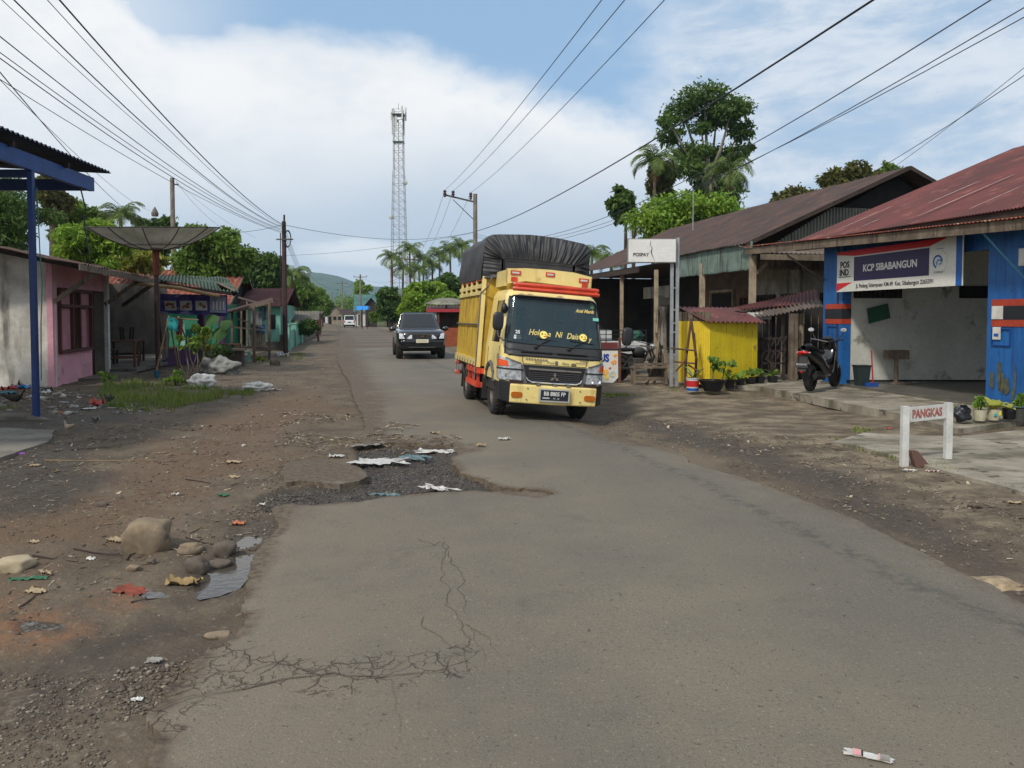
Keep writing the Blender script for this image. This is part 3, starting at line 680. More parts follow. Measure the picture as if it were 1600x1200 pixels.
# tables and benches in the porch
def table(name, label, cat, c, rz, w, d, h, m, group=None, th=.04, slats=False):
    t = thing(name, label, cat, c, rz, group)
    MB().box(-w/2, w/2, -d/2, d/2, h-th, h).build('top', m, t)
    for sx in (-1, 1):
        for sy in (-1, 1): MB().beam((sx*(w/2-.05), sy*(d/2-.05), 0), (sx*(w/2-.04), sy*(d/2-.04), h-th), .06, .06).build('leg', m, t)
    MB().beam((-w/2+.05, -d/2+.05, h*.35), (w/2-.05, -d/2+.05, h*.35), .03, .05).beam((-w/2+.05, d/2-.05, h*.35), (w/2-.05, d/2-.05, h*.35), .03, .05).build('rail', m, t)
    return t
redwood = mat('reddish_wood', C(112, 70, 50), C(86, 52, 38), ns=4, rough=.8)
table('table', 'tall reddish wooden table standing in the porch of the pink house', 'table', R(24.6, -6.2, .14), rad(13), 1.25, .6, .78, redwood)
table('bench', 'dark wooden bench with raised ends deep in the porch', 'bench', R(26.2, -7.4, .14), rad(13), 1.7, .5, .45, wood_d)
table('table', 'small dark table with upturned stools on top in the porch', 'table', R(27.6, -6.6, .14), rad(13), 1.0, .6, .7, wood_d)
for i, (s, u) in enumerate(((27.4, -6.5), (27.9, -6.7))):
    q = thing('stool', ['upturned dark stool on the porch table, the nearer one', 'upturned dark stool on the porch table, the farther one'][i], 'stool', R(s, u, .84), rad(20), 'stools on the porch table')
    MB().box(-.16, .16, -.14, .14, 0, .03).build('seat', wood_d, q)
    for a in (-1, 1):
        for b in (-1, 1): MB().beam((a*.13, b*.11, .03), (a*.16, b*.13, .42), .035, .035).build('leg', wood_d, q)

# ------------------------------------------------------------------ satellite dish on its pipe
pp = G(247, 585); pp = Vector((pp.x, pp.y, 0))
t = thing('satellite_dish', 'huge grey mesh satellite dish on a rusty pipe above the lean-to roofs', 'satellite dish', pp)
ztop = 3.45
MB().cyl((0, 0, 0), (0, 0, 2.75), .06, n=12).build('pole', mat('brown_pipe', C(70, 42, 36), C(52, 34, 30), rough=.7), t)
MB().cyl((0, 0, 2.75), (0, 0, ztop-.02), .09, n=12).build('collar', mat('rust_pipe', C(112, 58, 38), C(84, 44, 32), rough=.9), t)
dm = bpy.data.materials.new('dish_mesh'); dm.use_nodes = True
k = NT(dm.node_tree); b = dm.node_tree.nodes['Principled BSDF']; co = k.n('ShaderNodeTexCoord').outputs['Object']
col = k.mix(k.mr(k.noise(co, 1.5, 6), .35, .65), C(150, 146, 132), C(112, 108, 96)); k.l(col, b.inputs['Base Color']); b.inputs['Roughness'].default_value = .7
tr_ = k.n('ShaderNodeBsdfTransparent'); ms = k.n('ShaderNodeMixShader'); ms.inputs[0].default_value = .72
k.l(tr_.outputs[0], ms.inputs[1]); k.l(b.outputs[0], ms.inputs[2]); k.l(ms.outputs[0], dm.node_tree.nodes['Material Output'].inputs[0])
RD, DEP = 1.70, .62
def dishpt(r, a, tilt=rad(6.3), dz=0.0, RD_=RD, DEP_=DEP, base=None):
    p = Vector((r*math.cos(a), r*math.sin(a), DEP_*(r/RD_)**2+dz)); p = Matrix.Rotation(tilt, 3, 'X') @ p
    return p
mb = MB(); N, Kk = 60, 14; vs = []
for i in range(Kk+1):
    for j in range(N): q = dishpt(RD*(.04+.96*i/Kk), 2*PI*j/N); vs.append(q+Vector((0, 0, ztop)))
fs = [(i*N+j, i*N+(j+1) % N, (i+1)*N+(j+1) % N, (i+1)*N+j) for i in range(Kk) for j in range(N)]
mb.add(vs, fs); dd0 = mb.build('reflector', dm, t, smooth='all')
mb = MB()
for j in range(12):
    a = 2*PI*(j+.5)/12; mb.tube([dishpt(RD*(.04+.96*i/8), a, dz=-.012)+Vector((0, 0, ztop)) for i in range(9)], .014, 5)
for f in (1.0, .5): mb.tube([dishpt(RD*f, 2*PI*j/40, dz=-.005)+Vector((0, 0, ztop)) for j in range(41)], .012, 5)
mb.build('ribs', mat('rib_dark', C(52, 48, 44), rough=.6), t)
MB().lathe([(.16, -.02), (.14, .05), (.03, .06)], (0, 0, ztop), 14).build('hub', wood_d, t)

# ------------------------------------------------------------------ purple food stall with banner
c0 = G(315, 567)
t = thing('food_stall', 'purple roadside food stall under a ragged green and grey roof', 'stall', (c0.x, c0.y, 0))
for px, py in ((316, 567), (347, 554)):
    q = G(px, py); MB().box(q.x-.11, q.x+.11, q.y-.1, q.y+.1, 0, 1.9).build('post', purple, t, world=True)
mb = MB(); a, b = G(316, 567), G(347, 554); fwall(mb, a, b, 0, .42, .1); c = G(258, 572); fwall(mb, c, a, 0, .62, .1); mb.build('low_wall', purple, t, world=True)
mb = MB(); fwall(mb, P(262, 500, 33.5), P(345, 500, 33.5), -.1, 1.5, .1); mb.build('rear_panel', mat('green_wall', C(40, 124, 90), C(32, 100, 74), ns=1.5, rough=.8), t, world=True)
for a, b in ((280, 290), (236, 250)): MB().box(P(a, 500, 33.3).x, P(b, 500, 33.3).x, 33.2, 33.3, .2, 1.3).build('side_panel', mint, t, world=True)
rm = mat('green_grey_roof', C(74, 92, 74), C(52, 60, 52), ns=3, rough=.85, streak=C(48, 96, 72), ss=(2, 6, 6), st=(.52, .66))
mb = MB(); a, b, c, d = P(244, 440, 23.6), P(372, 457, 25.8), P(356, 434, 31), P(252, 428, 28.5)
mb.corr(a, b, c, d, 22, amp=.04, jit=.14, rows=7, t=.01); mb.build('roof', rm, t, world=True)
MB().beam(P(244, 443, 23.7), P(362, 459, 25.6), .05, .1).beam(P(355, 458, 26), P(352, 436, 31), .05, .08).build('fascia', wood_d, t, world=True)
mb = MB().prism([P(338, 442, 26), P(372, 458, 25.9), P(366, 463, 26.2), P(345, 452, 26.6)], (0, .08, .05)); mb.build('roof_flap', greyroof, t, world=True)
MB().tube([G(247, 578), P(247, 440, 23.6)], .04).tube([G(243, 572)+Vector((0, .6, 0)), P(243, 445, 24)], .03).build('pole', wood_d, t, world=True)
# banner
yb = 25.9
bt = thing('banner', 'purple food banner with fried chicken dish photos under the stall roof', 'banner', P(300, 475, yb))
bmx = mat('banner_purple', C(84, 66, 150), C(60, 52, 120), ns=2, rough=.6, streak=C(150, 140, 196), ss=(2, 2, 5), st=(.55, .62))
mb = MB(); n = 16; pts_ = []
for i in range(n+1):
    px = 250+i*(355-250)/n; tpy = 459+.02*(px-250); bpy_ = 489+.05*(px-250); dy = .05*math.sin(i*1.1)
    pts_.append((P(px, tpy, yb+dy), P(px, bpy_, yb+dy)))
for i in range(n): a, b = pts_[i], pts_[i+1]; mb.hexa([a[0], b[0], b[1], a[1]], [x+Vector((0, .01, 0)) for x in (a[0], b[0], b[1], a[1])])
mb.build('cloth', bmx, bt, world=True)
rg = random.Random(4)
for i, (px, py, cc) in enumerate(((266, 477, C(150, 70, 40)), (290, 477, C(140, 66, 52)), (314, 477, C(104, 110, 60)))):
    MB().prism([P(px-9, py-7, yb-.07), P(px+9, py-7, yb-.07), P(px+10, py+8, yb-.07), P(px-8, py+8, yb-.07)], (0, .006, 0)).build('photo_plate', paper, bt, world=True)
    mb = MB()
    for kx in range(7): mb.blob(P(px+rg.uniform(-6, 6), py+rg.uniform(-3, 4), yb-.08), (.06, .012, .045), kx+i, .3, 1)
    mb.build('dish_picture', mat('dish%d' % i, cc, C(170, 110, 60), ns=12, rough=.7), bt, world=True)
MB().prism([P(328, 462, yb-.06), P(353, 463, yb-.06), P(353, 489, yb-.06), P(328, 488, yb-.06)], (0, .006, 0)).build('drink_picture', mat('drinkpic', C(140, 146, 176), C(176, 176, 186), ns=7, rough=.6), bt, world=True)
mb = MB()
for i in range(5): text(mb, ['ayam', 'ikan', 'nasi', 'soto', 'bakso'][i], .13, P(262+i*15, 464, yb-.075), (1, 0, 0), (0, 0, 1)) if False else None
mb2 = MB()
for px in (333, 338.5, 344, 349): mb2.cyl(P(px, 484, yb-.07), P(px, 471, yb-.07), .035, .025, 8)
mb2.build('glass_picture', paper, bt, world=True)
# clothes on bamboo tripods
t = thing('clothes_rack', 'bamboo trestle with a turquoise shirt and red cloth hung on it', 'clothes rack', G(262, 592))
mb = MB()
for a, b in (((242, 590), (264, 494)), ((280, 585), (264, 494)), ((281, 574), (279, 495)), ((300, 560), (279, 496))): mb.tube([G(*a), P(b[0], b[1], G(262, 590).y+.3)], .022)
yq = G(262, 590).y+.3; mb.tube([P(264, 497, yq), P(310, 500, yq+.4)], .02); mb.tube([P(250, 545, yq-.2), P(300, 540, yq+.3)], .016); mb.build('poles', bamboo, t, world=True)
def cloth(mb, tlp, w, h, seed, n=7, taper=.0):
    vs = []
    for j in range(5):
        for i in range(n):
            f = i/(n-1)-.5; s = 1-taper*j/4; vs.append(tlp+Vector((f*w*s, .05*math.sin(i*2.1+seed)+.03*math.sin(j*1.7), -h*j/4-.03*math.sin(i+seed*2))))
    fs = [(j*n+i, j*n+i+1, (j+1)*n+i+1, (j+1)*n+i) for j in range(4) for i in range(n-1)]
    mb.add(vs, fs); mb.add([v+Vector((0, .015, 0)) for v in vs], [tuple(reversed(f)) for f in fs])
def garment(label, cat, top, w, h, m, seed):
    mb = MB(); cloth(mb, top, w, h, seed); ob = mb.build('hanging_cloth', m, loc=top, smooth='all'); tag(ob, label, cat); return ob
garment('turquoise shirt hung over the bamboo trestle', 'shirt', P(268, 497, yq-.05), .30, .33, mat('teal_cloth', C(30, 150, 150), C(22, 120, 124), rough=.8), 1)
garment('dark red cloth hanging behind the turquoise shirt', 'cloth', P(279, 498, yq+.1), .16, .6, mat('red_cloth', C(120, 44, 40), C(90, 34, 32), rough=.9), 2)
garment('grey rag hanging low under the bamboo trestle', 'cloth', P(258, 520, yq-.1), .18, .7, mat('grey_cloth', C(104, 96, 90), rough=.9), 3)
t = thing('blue_pail', 'small teal pail at the foot of the bamboo trestle', 'pail', G(245, 590)); MB().lathe([(.05, 0), (.07, .18), (.075, .18)], n=12).build('body', mat('teal_plastic', C(22, 96, 112), rough=.5), t)
MB().tube([(-.07, 0, .18), (0, 0, .27), (.07, 0, .18)], .005, 4).build('handle', steel, t)
# brown plastic-covered counter box and stools by the stall
q = G(362, 574); t = thing('counter_box', 'low brown wooden counter box at the right end of the stall', 'counter', (q.x, q.y, 0), rad(10))
MB().box(-.32, .32, 0, .5, 0, .52).build('body', wood_d, t); MB().box(-.38, .38, -.05, .55, .52, .58).build('top', wood, t)
table('table', 'small low brown table behind the second purple post', 'table', G(362, 556), rad(10), .7, .4, .5, redwood)

# ------------------------------------------------------------------ green house with rust roof
ra = Vector((-13.83, 38, 2.23)); rdg = Vector((-15.07, 44, 4.2)); rb = Vector((-16.3, 50, 2.23)); LD = -RU*13
t = thing('green_house', 'green house with a bright rust red gable roof behind the stall', 'house', (ra.x, ra.y, 0))
MB().corr(ra+LD, ra, rdg, rdg+LD, 46, amp=.03).build('roof', rust, t, world=True); MB().corr(rb, rb+LD, rdg+LD, rdg, 46, amp=.03).build('roof', rust, t, world=True)
ga, gb = ra-RU*.5+RS*.5, rb-RU*.5-RS*.5; grn = MATS['green_wall']
mb = MB(); fwall(mb, ga, gb, 0, 2.3, .12); fwall(mb, ga, ga+LD, 0, 2.35, -.12); fwall(mb, gb, gb+LD, 0, 2.3, .12); mb.build('wall', grn, t, world=True)
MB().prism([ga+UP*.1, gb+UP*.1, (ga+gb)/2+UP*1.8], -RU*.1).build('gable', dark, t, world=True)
MB().beam(ra-UP*.05, rdg-UP*.05, .05, .14).beam(rb-UP*.05, rdg-UP*.05, .05, .14).build('barge_board', wood, t, world=True)
mb = MB(); fwall(mb, ga+RS*1.5+RU*.02, ga+RS*2.6+RU*.02, 0, 1.95, .05, -1); mb.build('door', mat('deep_green', C(20, 84, 62), rough=.6), t, world=True)
mb = MB(); fwall(mb, ga+RS*4+RU*.02, ga+RS*5.4+RU*.02, .8, 1.9, .05, -1); mb.build('window', mat('yellow_frame', C(170, 150, 40), rough=.6), t, world=True)

# mint house with walls along the street
def yardwall(label, A_, B_, h, m, pil=0, rail=None):
    A_, B_ = Vector((A_.x, A_.y, 0)), Vector((B_.x, B_.y, 0)); t = thing('garden_wall', label, 'wall', A_); mb = MB(); fwall(mb, A_, B_, 0, h, .14); mb.build('wall', m, t, world=True)
    for i in range(pil): q = A_.lerp(B_, i/(pil-1)); MB().box(q.x-.14, q.x+.14, q.y-.14, q.y+.14, 0, h+.25).box(q.x-.18, q.x+.18, q.y-.18, q.y+.18, h+.25, h+.32).build('pillar', m, t, world=True)
    if rail:
        mb = MB(); mb.beam(A_+UP*(h+.5), B_+UP*(h+.5), .04, .04); n = int((B_-A_).length/.22)
        for i in range(n+1): mb.beam(A_.lerp(B_, i/n)+UP*h, A_.lerp(B_, i/n)+UP*(h+.5), .03, .03)
        mb.build('railing', rail, t, world=True)
yardwall('low grey block wall with mint railing in front of the mint house', G(396, 549), G(443, 547), .42, greyplaster, 2, mint)
yardwall('mint green garden wall with pillars just past the rusty street pole', G(449, 548), G(469, 536), .95, mint, 3)
yardwall('pale low wall under the shrub before the red hut', G(470, 535), G(494, 526), .5, greyplaster, 2)
t = thing('grey_shelter', 'small ribbed grey sheet roof shelter beyond the rusty street pole', 'shelter', G(450, 530))
MB().corr(P(444, 501, 48), P(499, 502, 50), P(499, 487, 53), P(444, 486, 51), 24, amp=.05).build('roof', mat('pale_ribbed', C(150, 142, 130), C(104, 98, 90), ns=2, rough=.7), t, world=True)
for px in (446, 472, 497): MB().beam((P(px, 500, 50).x, 50, 0), P(px, 499, 50), .12, .12).build('post', redwood, t, world=True)

# ------------------------------------------------------------------ lean-to market shelter
c = G(378, 575); t = thing('market_shelter', 'open plank shelter with a tilted brown sheet roof and vertical boards', 'shelter', (c.x, c.y, 0))
ym = 30.0
MB().corr(P(352, 490, ym), P(352, 486, ym+3), P(426, 466, ym+3), P(427, 470, ym), 12, amp=.03).build('roof', brownroof, t, world=True)
MB().corr(P(372, 466, 34), P(372, 464, 37), P(412, 475, 37), P(412, 478, 34), 10, amp=.03).build('rear_roof', brownroof, t, world=True)
MB().beam(P(366, 487, ym), P(427, 471, ym), .06, .1).build('fascia', wood, t, world=True)
for a, b in (((397, 566), 478), ((421, 563), 472), ((363, 556), 488), ((386, 545), 470), ((377, 552), 480)):
    q = G(*a); MB().beam((q.x, q.y, 0), P(a[0], b, q.y), .08, .08).build('post', wood, t, world=True)
mb = MB(); planks(mb, P(390, 500, 31), P(415, 500, 31), .42, 1.15, .22, .03, .03, jz=.03); mb.build('board_screen', wood_p, t, world=True)
MB().box(P(378, 500, 30.6).x, P(418, 500, 30.6).x, 30.2, 31.6, .36, .42).build('bench_top', wood, t, world=True)
MB().beam(P(352, 510, 30.3), P(415, 516, 30.3), .04, .06).build('rail', wood_p, t, world=True); MB().beam(P(372, 498, 30.3), P(412, 512, 30.3), .04, .06).build('rail', wood_p, t, world=True); MB().beam(P(374, 560, 30), P(420, 549, 30), .06, .06).build('rail', wood_p, t, world=True)
t = thing('bucket', 'bright blue bucket standing on top of the plank screen', 'bucket', P(408, 519, 30.9)); MB().lathe([(.15, 0), (.17, .3), (.18, .3), (.15, .29)], n=16).build('body', mat('blue_plastic', C(24, 92, 158), rough=.45), t); MB().tube([(-.17, 0, .3), (0, 0, .42), (.17, 0, .3)], .008, 4).build('handle', steel, t)
garment('pale sack hanging under the tilted shelter roof', 'sack', P(401, 486, 30.4), .42, .55, paper, 5)
garment('grey blue cloth hanging beside the pale sack', 'cloth', P(411, 481, 30.4), .28, .5, mat('grey_blue_cloth', C(92, 112, 122), rough=.9), 6)
t = table('stool', 'small mint green stool under the plank shelter', 'stool', G(384, 566), .2, .32, .3, .38, mint)
# ------------------------------------------------------------------ post office
fd = Vector((-.1736, .985, 0)); fn = Vector((.985, .1736, 0)); B0 = Vector((8.1, 13.2, 0)); A0 = Vector((7.38, 17.3, 0)); FZ = .1
A0 = B0+fd*((A0-B0).dot(fd))
def K(a, n, z=0.0): return B0+fd*a+fn*n+UP*z       # metres back along the front, inwards, up
LA = (A0-B0).dot(fd)
t = thing('post_office', 'post office porch with blue plank piers and a red oxide sheet roof', 'building', K(0, 0))
bl = mat('blue_boards', C(30, 98, 164), C(24, 80, 140), ns=1.1, rough=.55, streak=C(18, 66, 124), ss=(5, 5, .5), st=(.55, .72), spots=C(20, 70, 128), sps=7, spt=(.62, .68))
def bluepier(a0, a1, n0, n1):
    mb = MB(); c0, c1 = K(a0, n0), K(a1, n0); planks(mb, c1, c0, FZ, 3.2, .19, .03, .004, seed=int(a0*7)+3)
    mb.hexa([K(a0+.005, n0+.03, FZ), K(a1-.005, n0+.03, FZ), K(a1-.005, n1, FZ), K(a0+.005, n1, FZ)], [K(a0+.005, n0+.03, 3.2), K(a1-.005, n0+.03, 3.2), K(a1-.005, n1, 3.2), K(a0+.005, n1, 3.2)])
    p = mb.build('pier', bl, t, world=True)
    orange = mat('orange_band', C(176, 62, 34), C(150, 52, 30), rough=.6)
    for z0, z1, m_ in ((1.44, 1.55, orange), (1.55, 1.78, mat('black_band', C(24, 26, 32), rough=.6)), (1.78, 1.89, orange)):
        MB().hexa([K(a0-.006, n0-.012, z0), K(a1-.1, n0-.012, z0), K(a1-.1, n0+.2, z0), K(a0-.006, n1-.004, z0)], [K(a0-.006, n0-.012, z1), K(a1-.1, n0-.012, z1), K(a1-.1, n0+.2, z1), K(a0-.006, n1-.004, z1)]).build('band', m_, p, world=True)
    return p
bluepier(LA, LA+.75, 0, .22); pB = bluepier(-.9, 0, 0, .22)
fx = MB(); gm = mat('mould_patch', C(92, 92, 72), C(66, 68, 56), ns=9, rough=.95)
rg = random.Random(8)
for (a, z, w, h) in ((-.14, .52, .05, .3), (-.3, .62, .045, .5), (-.36, .5, .05, .35), (-.45, .45, .06, .28), (-.62, .58, .022, .5), (-.58, .32, .03, .2)):
    pts_ = []; 
    for i in range(14): an = 2*PI*i/14; r_ = 1+.35*mnoise.noise(Vector((i*1.3, a*9, 1))); pts_.append(K(a+w*math.cos(an)*r_, -.011, z+h*.5*math.sin(an)*r_))
    fx.prism(pts_, fn*.004)
fx.build('mould_patch', gm, pB, world=True)
# frames on the piers
mb = MB()
for a0, a1, z0, z1 in ((-.5, -.12, 1.12, 1.40), (LA+.15, LA+.55, 1.05, 1.38)):
    for p, q in (((a0, z0), (a1, z0)), ((a1, z0), (a1, z1)), ((a1, z1), (a0, z1)), ((a0, z1), (a0, z0))): mb.beam(K(p[0], -.012, p[1]), K(q[0], -.012, q[1]), .02, .015)
mb.build('panel_frame', bluepaint, t, world=True)
wm = mat('porch_plaster', C(200, 200, 190), C(182, 182, 172), ns=.9, rough=.85, spots=C(120, 118, 106), sps=1.7, spt=(.56, .72))
mb = MB(); fwall(mb, K(LA+.02, .22), K(LA+.02, 6.5), FZ, 3.3, .12); fwall(mb, K(-6, 6.5), K(LA+.1, 6.5), FZ, 3.3, .12, -1); w_ = mb.build('wall', wm, t, world=True)
mb = MB(); fwall(mb, K(LA+.14, 0), K(LA+.14, 9), 0, 3.3, .08); mb.build('outer_wall', wood_d, t, world=True)
MB().prism([K(-6, -.02, -.1), K(LA+.8, -.02, -.1), K(LA+.8, 6.6, -.1), K(-6, 6.6, -.1)], (0, 0, .2)).build('floor', mat('polished_floor', C(108, 104, 96), C(84, 80, 74), ns=1.5, rough=.38), t, world=True)
MB().prism([K(-6, -.1, 3.2), K(LA+.8, -.1, 3.2), K(LA+.8, 6.6, 3.2), K(-6, 6.6, 3.2)], (0, 0, .05)).build('ceiling', wood_d, t, world=True)
# header boards and grilles above the opening
mb = MB(); planks(mb, K(LA, .05), K(0, .05), 2.75, 3.2, .2, .03); mb.build('header_boards', bl, t, world=True)
mb = MB()
def onwall(px, py):  # pixel on the porch end wall
    r = ray(px, py); n = fd; p0 = K(LA, 0); return CAM+r*((p0-CAM).dot(n)/r.dot(n))
def wp_(px0, py0, px1, py1, th, m, name, off=.0):
    a, b, c, d = onwall(px0, py1), onwall(px1, py1), onwall(px1, py0), onwall(px0, py0)
    return MB().prism([x-fd*off for x in (a, b, c, d)], -fd*th).build(name, m, t, world=True)
wp_(1334, 446, 1408, 466, .04, dark, 'transom')
g_ = MB()
for px in range(1338, 1408, 7): a = onwall(px, 466)-fd*.05; b = onwall(px, 446)-fd*.05; g_.beam(a, b, .02, .02)
g_.build('transom_bars', wood_d, t, world=True)
wp_(1499, 447, 1560, 466, .04, dark, 'transom'); wp_(1504, 384, 1560, 392, .05, wood_p, 'lintel')
wp_(1322, 593.5, 1560, 596, .03, dark, 'skirting')
# awning fascia and roofs
def onplane(px, py, n_off):
    r = ray(px, py); p0 = K(0, n_off); return CAM+r*((p0-CAM).dot(fn)/r.dot(fn))
f0, f1 = onplane(1165, 393, -.55), onplane(1700, 340, -.55)
mb = MB().beam(f0, f1, .035, .17); mb.build('fascia', wood, t, world=True)
lip0, lip1 = onplane(1158, 386, -.62), onplane(1700, 328, -.62)
MB().corr(lip0, lip1, lip1+fn*1.0+UP*.12, lip0+fn*1.0+UP*.12, 120, amp=.012).build('awning', rust, t, world=True)
eL = P(1240, 379, 18.5); rL = P(1584, 232, 19.6); ba = (eL-rL); 
eR = eL-fd*12+UP*(-.15); rR = rL-fd*12
rr2 = MB().corr(eR, eL, rL, rR, 165, amp=.012, rows=3)
roof_ = rr2.build('roof', redroof, t, world=True)
oth = rL+(rL-eL); oth = Vector((oth.x, oth.y, eL.z)); othR = oth-fd*12
MB().corr(oth, othR, rR, rL, 165, amp=.012).build('roof', redroof, t, world=True)
MB().prism([eL+UP*.012+fn*.05, eR+UP*.012+fn*.05, eR-UP*.42+fn*.05, eL-UP*.2+fn*.05], fn*.03).build('eave_board', wood_d, t, world=True)
# bare streaks where the sheet laps have lost their paint
sk = MB(); sl = (rL-eL)
rg = random.Random(3)
for (u, v0, v1, w) in ((1.1, .08, .30, .022), (2.9, .22, .42, .02), (3.9, .05, .40, .02), (5.1, .25, .62, .025), (5.4, .02, .2, .012), (6.4, .34, .66, .035), (6.9, .12, .18, .02), (7.4, .3, .36, .03), (7.9, .18, .42, .03), (8.2, .45, .8, .04), (4.5, .5, .56, .012), (2.2, .05, .12, .012), (6.0, .1, .16, .02), (7.1, .4, .5, .015), (9.0, .2, .5, .03)):
    nrm = (rL-eL).cross(eR-eL).normalized(); nrm = nrm if nrm.z > 0 else -nrm
    base = eL-fd*u; p = base+sl*v0+nrm*.016; q = base+sl*v1+nrm*.016; kk = 10; vs = []
    for i in range(kk+1):
        c = p.lerp(q, i/kk); ww = w*(.25+.75*math.sin(PI*min(1, max(.03, i/kk)))**.5)*(1+.5*mnoise.noise(c*4))
        vs += [c-fd*ww, c+fd*ww]
    sk.add(vs, [(2*i, 2*i+1, 2*i+3, 2*i+2) for i in range(kk)])
tag(sk.build('bare_metal_streaks', mat('bare_zinc', C(196, 186, 180), C(160, 140, 132), ns=9, rough=.6), roof_, world=True), kind='stuff')
s0 = onplane(1533, 361, -.5); s1 = onplane(1606, 430, -.04)
MB().cyl(s0, K(-.8, -.03, s1.z-.05), .018).build('strut', mat('pale_blue_pipe', C(70, 130, 160), rough=.5), t, world=True)
MB().beam(onplane(1230, 399, -.5), K(LA+.7, -.02, 2.45), .04, .04).build('strut', wood_d, t, world=True)
# banner
bz0, bz1 = 2.15, 3.03
bn_ = thing('banner', 'white and dark purple post office banner hung above the porch opening', 'banner', K(2, -.1, 2.6))
BL_ = LA+.02; BR_ = .42
def bp(u, v, off=0.0): return K(BL_+(BR_-BL_)*u, -.13+off, bz0+(bz1-bz0)*v)
MB().prism([bp(0, 0), bp(1, 0), bp(1, 1), bp(0, 1)], fn*.008).build('cloth', mat('banner_white', C(206, 204, 196), rough=.6), bn_, world=True)
def bq(name, uv, m, off=-.004): MB().prism([bp(u, v, off) for u, v in uv], fn*.003).build(name, m, bn_, world=True)
bred = mat('banner_red', C(196, 26, 34), rough=.55); bdk = mat('banner_dark', C(40, 24, 72), rough=.5); bbl = mat('banner_blue', C(20, 84, 160), rough=.55)
bq('panel', [(.165, .25), (.775, .25), (.775, .83), (.165, .83)], bdk)
bq('stripe', [(0, .93), (.165, .86), (.775, .86), (.90, 1), (0, 1)], bred); bq('stripe', [(0, 0.02), (.15, .22), (0, .22)], bred); bq('stripe', [(.955, 0), (.993, 0), (.993, 1), (.955, 1)], bbl)
ink = mat('black_ink', C(22, 22, 26), rough=.6); inkw = mat('white_ink', C(214, 212, 208), rough=.6)
exb = (bp(1, 0)-bp(0, 0)); W_ = (bz1-bz0)
m1 = MB(); text(m1, 'POS', .19, bp(.078, .66, -.006), exb, UP, bold=.006); text(m1, 'IND', .19, bp(.072, .47, -.006), exb, UP, bold=.006)
text(m1, 'Jl. Padang Sidempuan KM.49  Kec. Sibabangun 2265591', .115, bp(.50, .12, -.006), exb, UP, bold=.001, xs=.92)
m1.prism([bp(.02, .36, -.006), bp(.135, .36, -.006), bp(.135, .375, -.006), bp(.02, .375, -.006)], fn*.002)
m1.prism([bp(.82, .78, -.006), bp(.875, .78, -.006), bp(.875, .79, -.006), bp(.82, .79, -.006)], fn*.002)
m1.build('lettering', ink, bn_, world=True)
m1 = MB(); text(m1, 'KCP SIBABANGUN', .2, bp(.47, .53, -.006), exb, UP, bold=.005); m1.build('lettering', inkw, bn_, world=True)
def arc(mb, cu, cv, r0, r1, a0, a1, off=-.006, n=20, sx=1.0):
    o = bp(cu, cv, off); e = exb.normalized(); vs = []
    for i in range(n+1):
        a = a0+(a1-a0)*i/n; 
        for r in (r0, r1): vs.append(o+e*(r*math.cos(a)*sx)+UP*(r*math.sin(a)))
    mb.add(vs, [(2*i, 2*i+1, 2*i+3, 2*i+2) for i in range(n)])
m1 = MB(); arc(m1, .835, .52, .09, .125, rad(0), rad(250)); m1.build('emblem', bbl, bn_, world=True)
m1 = MB(); arc(m1, .845, .48, .05, .08, rad(10), rad(200)); arc(m1, .852, .455, .015, .035, rad(0), rad(220)); m1.build('emblem', mat('emblem_teal', C(60, 130, 170), rough=.5), bn_, world=True)
m1 = MB(); text(m1, 'KOMINFO', .05, bp(.84, .3, -.006), exb, UP); arc(m1, .84, .52, .215, .22, rad(-70), rad(70)); m1.build('lettering', mat('grey_ink', C(130, 130, 130)), bn_, world=True)
# posters
def poster(label, A_, w, h, e, n, m=paper, cat='notice'):
    o = MB().prism([A_, A_+e*w, A_+e*w+UP*h, A_+UP*h], n*.004).build('poster', m, loc=A_); tag(o, label, cat); return o
p1 = poster('white notice taped over the black band of the right blue pier', K(-.12, -.02, 1.56), .24, .22, -fd, -fn, paper)
p2_ = poster('small white and blue leaflet below the notice on the right blue pier', K(-.15, -.02, 1.22), .17, .21, -fd, -fn, paper)
MB().prism([K(-.18, -.026, 1.27), K(-.28, -.026, 1.27), K(-.28, -.026, 1.32), K(-.18, -.026, 1.32)], -fn*.002).build('blue_print', bbl, p2_, world=True)
p3 = poster('framed pale notice at the top of the right blue pier', K(-.66, -.03, 2.42), .2, .28, -fd, -fn, paper)
a, b, c, d = [onwall(*q)-fd*.008 for q in ((1357, 506), (1391, 497), (1387, 474), (1354, 482))]
gp = MB().prism([a, b, c, d], -fd*.004).build('poster', mat('green_poster', C(20, 84, 54), C(16, 66, 44), rough=.5), loc=a); tag(gp, 'tilted dark green poster with a pale hand on the porch wall', 'poster')
MB().prism([x-fd*.006 for x in (onwall(1358, 504), onwall(1374, 500), onwall(1376, 494), onwall(1366, 484), onwall(1358, 488))], -fd*.002).build('pale_figure', paper, gp, world=True)
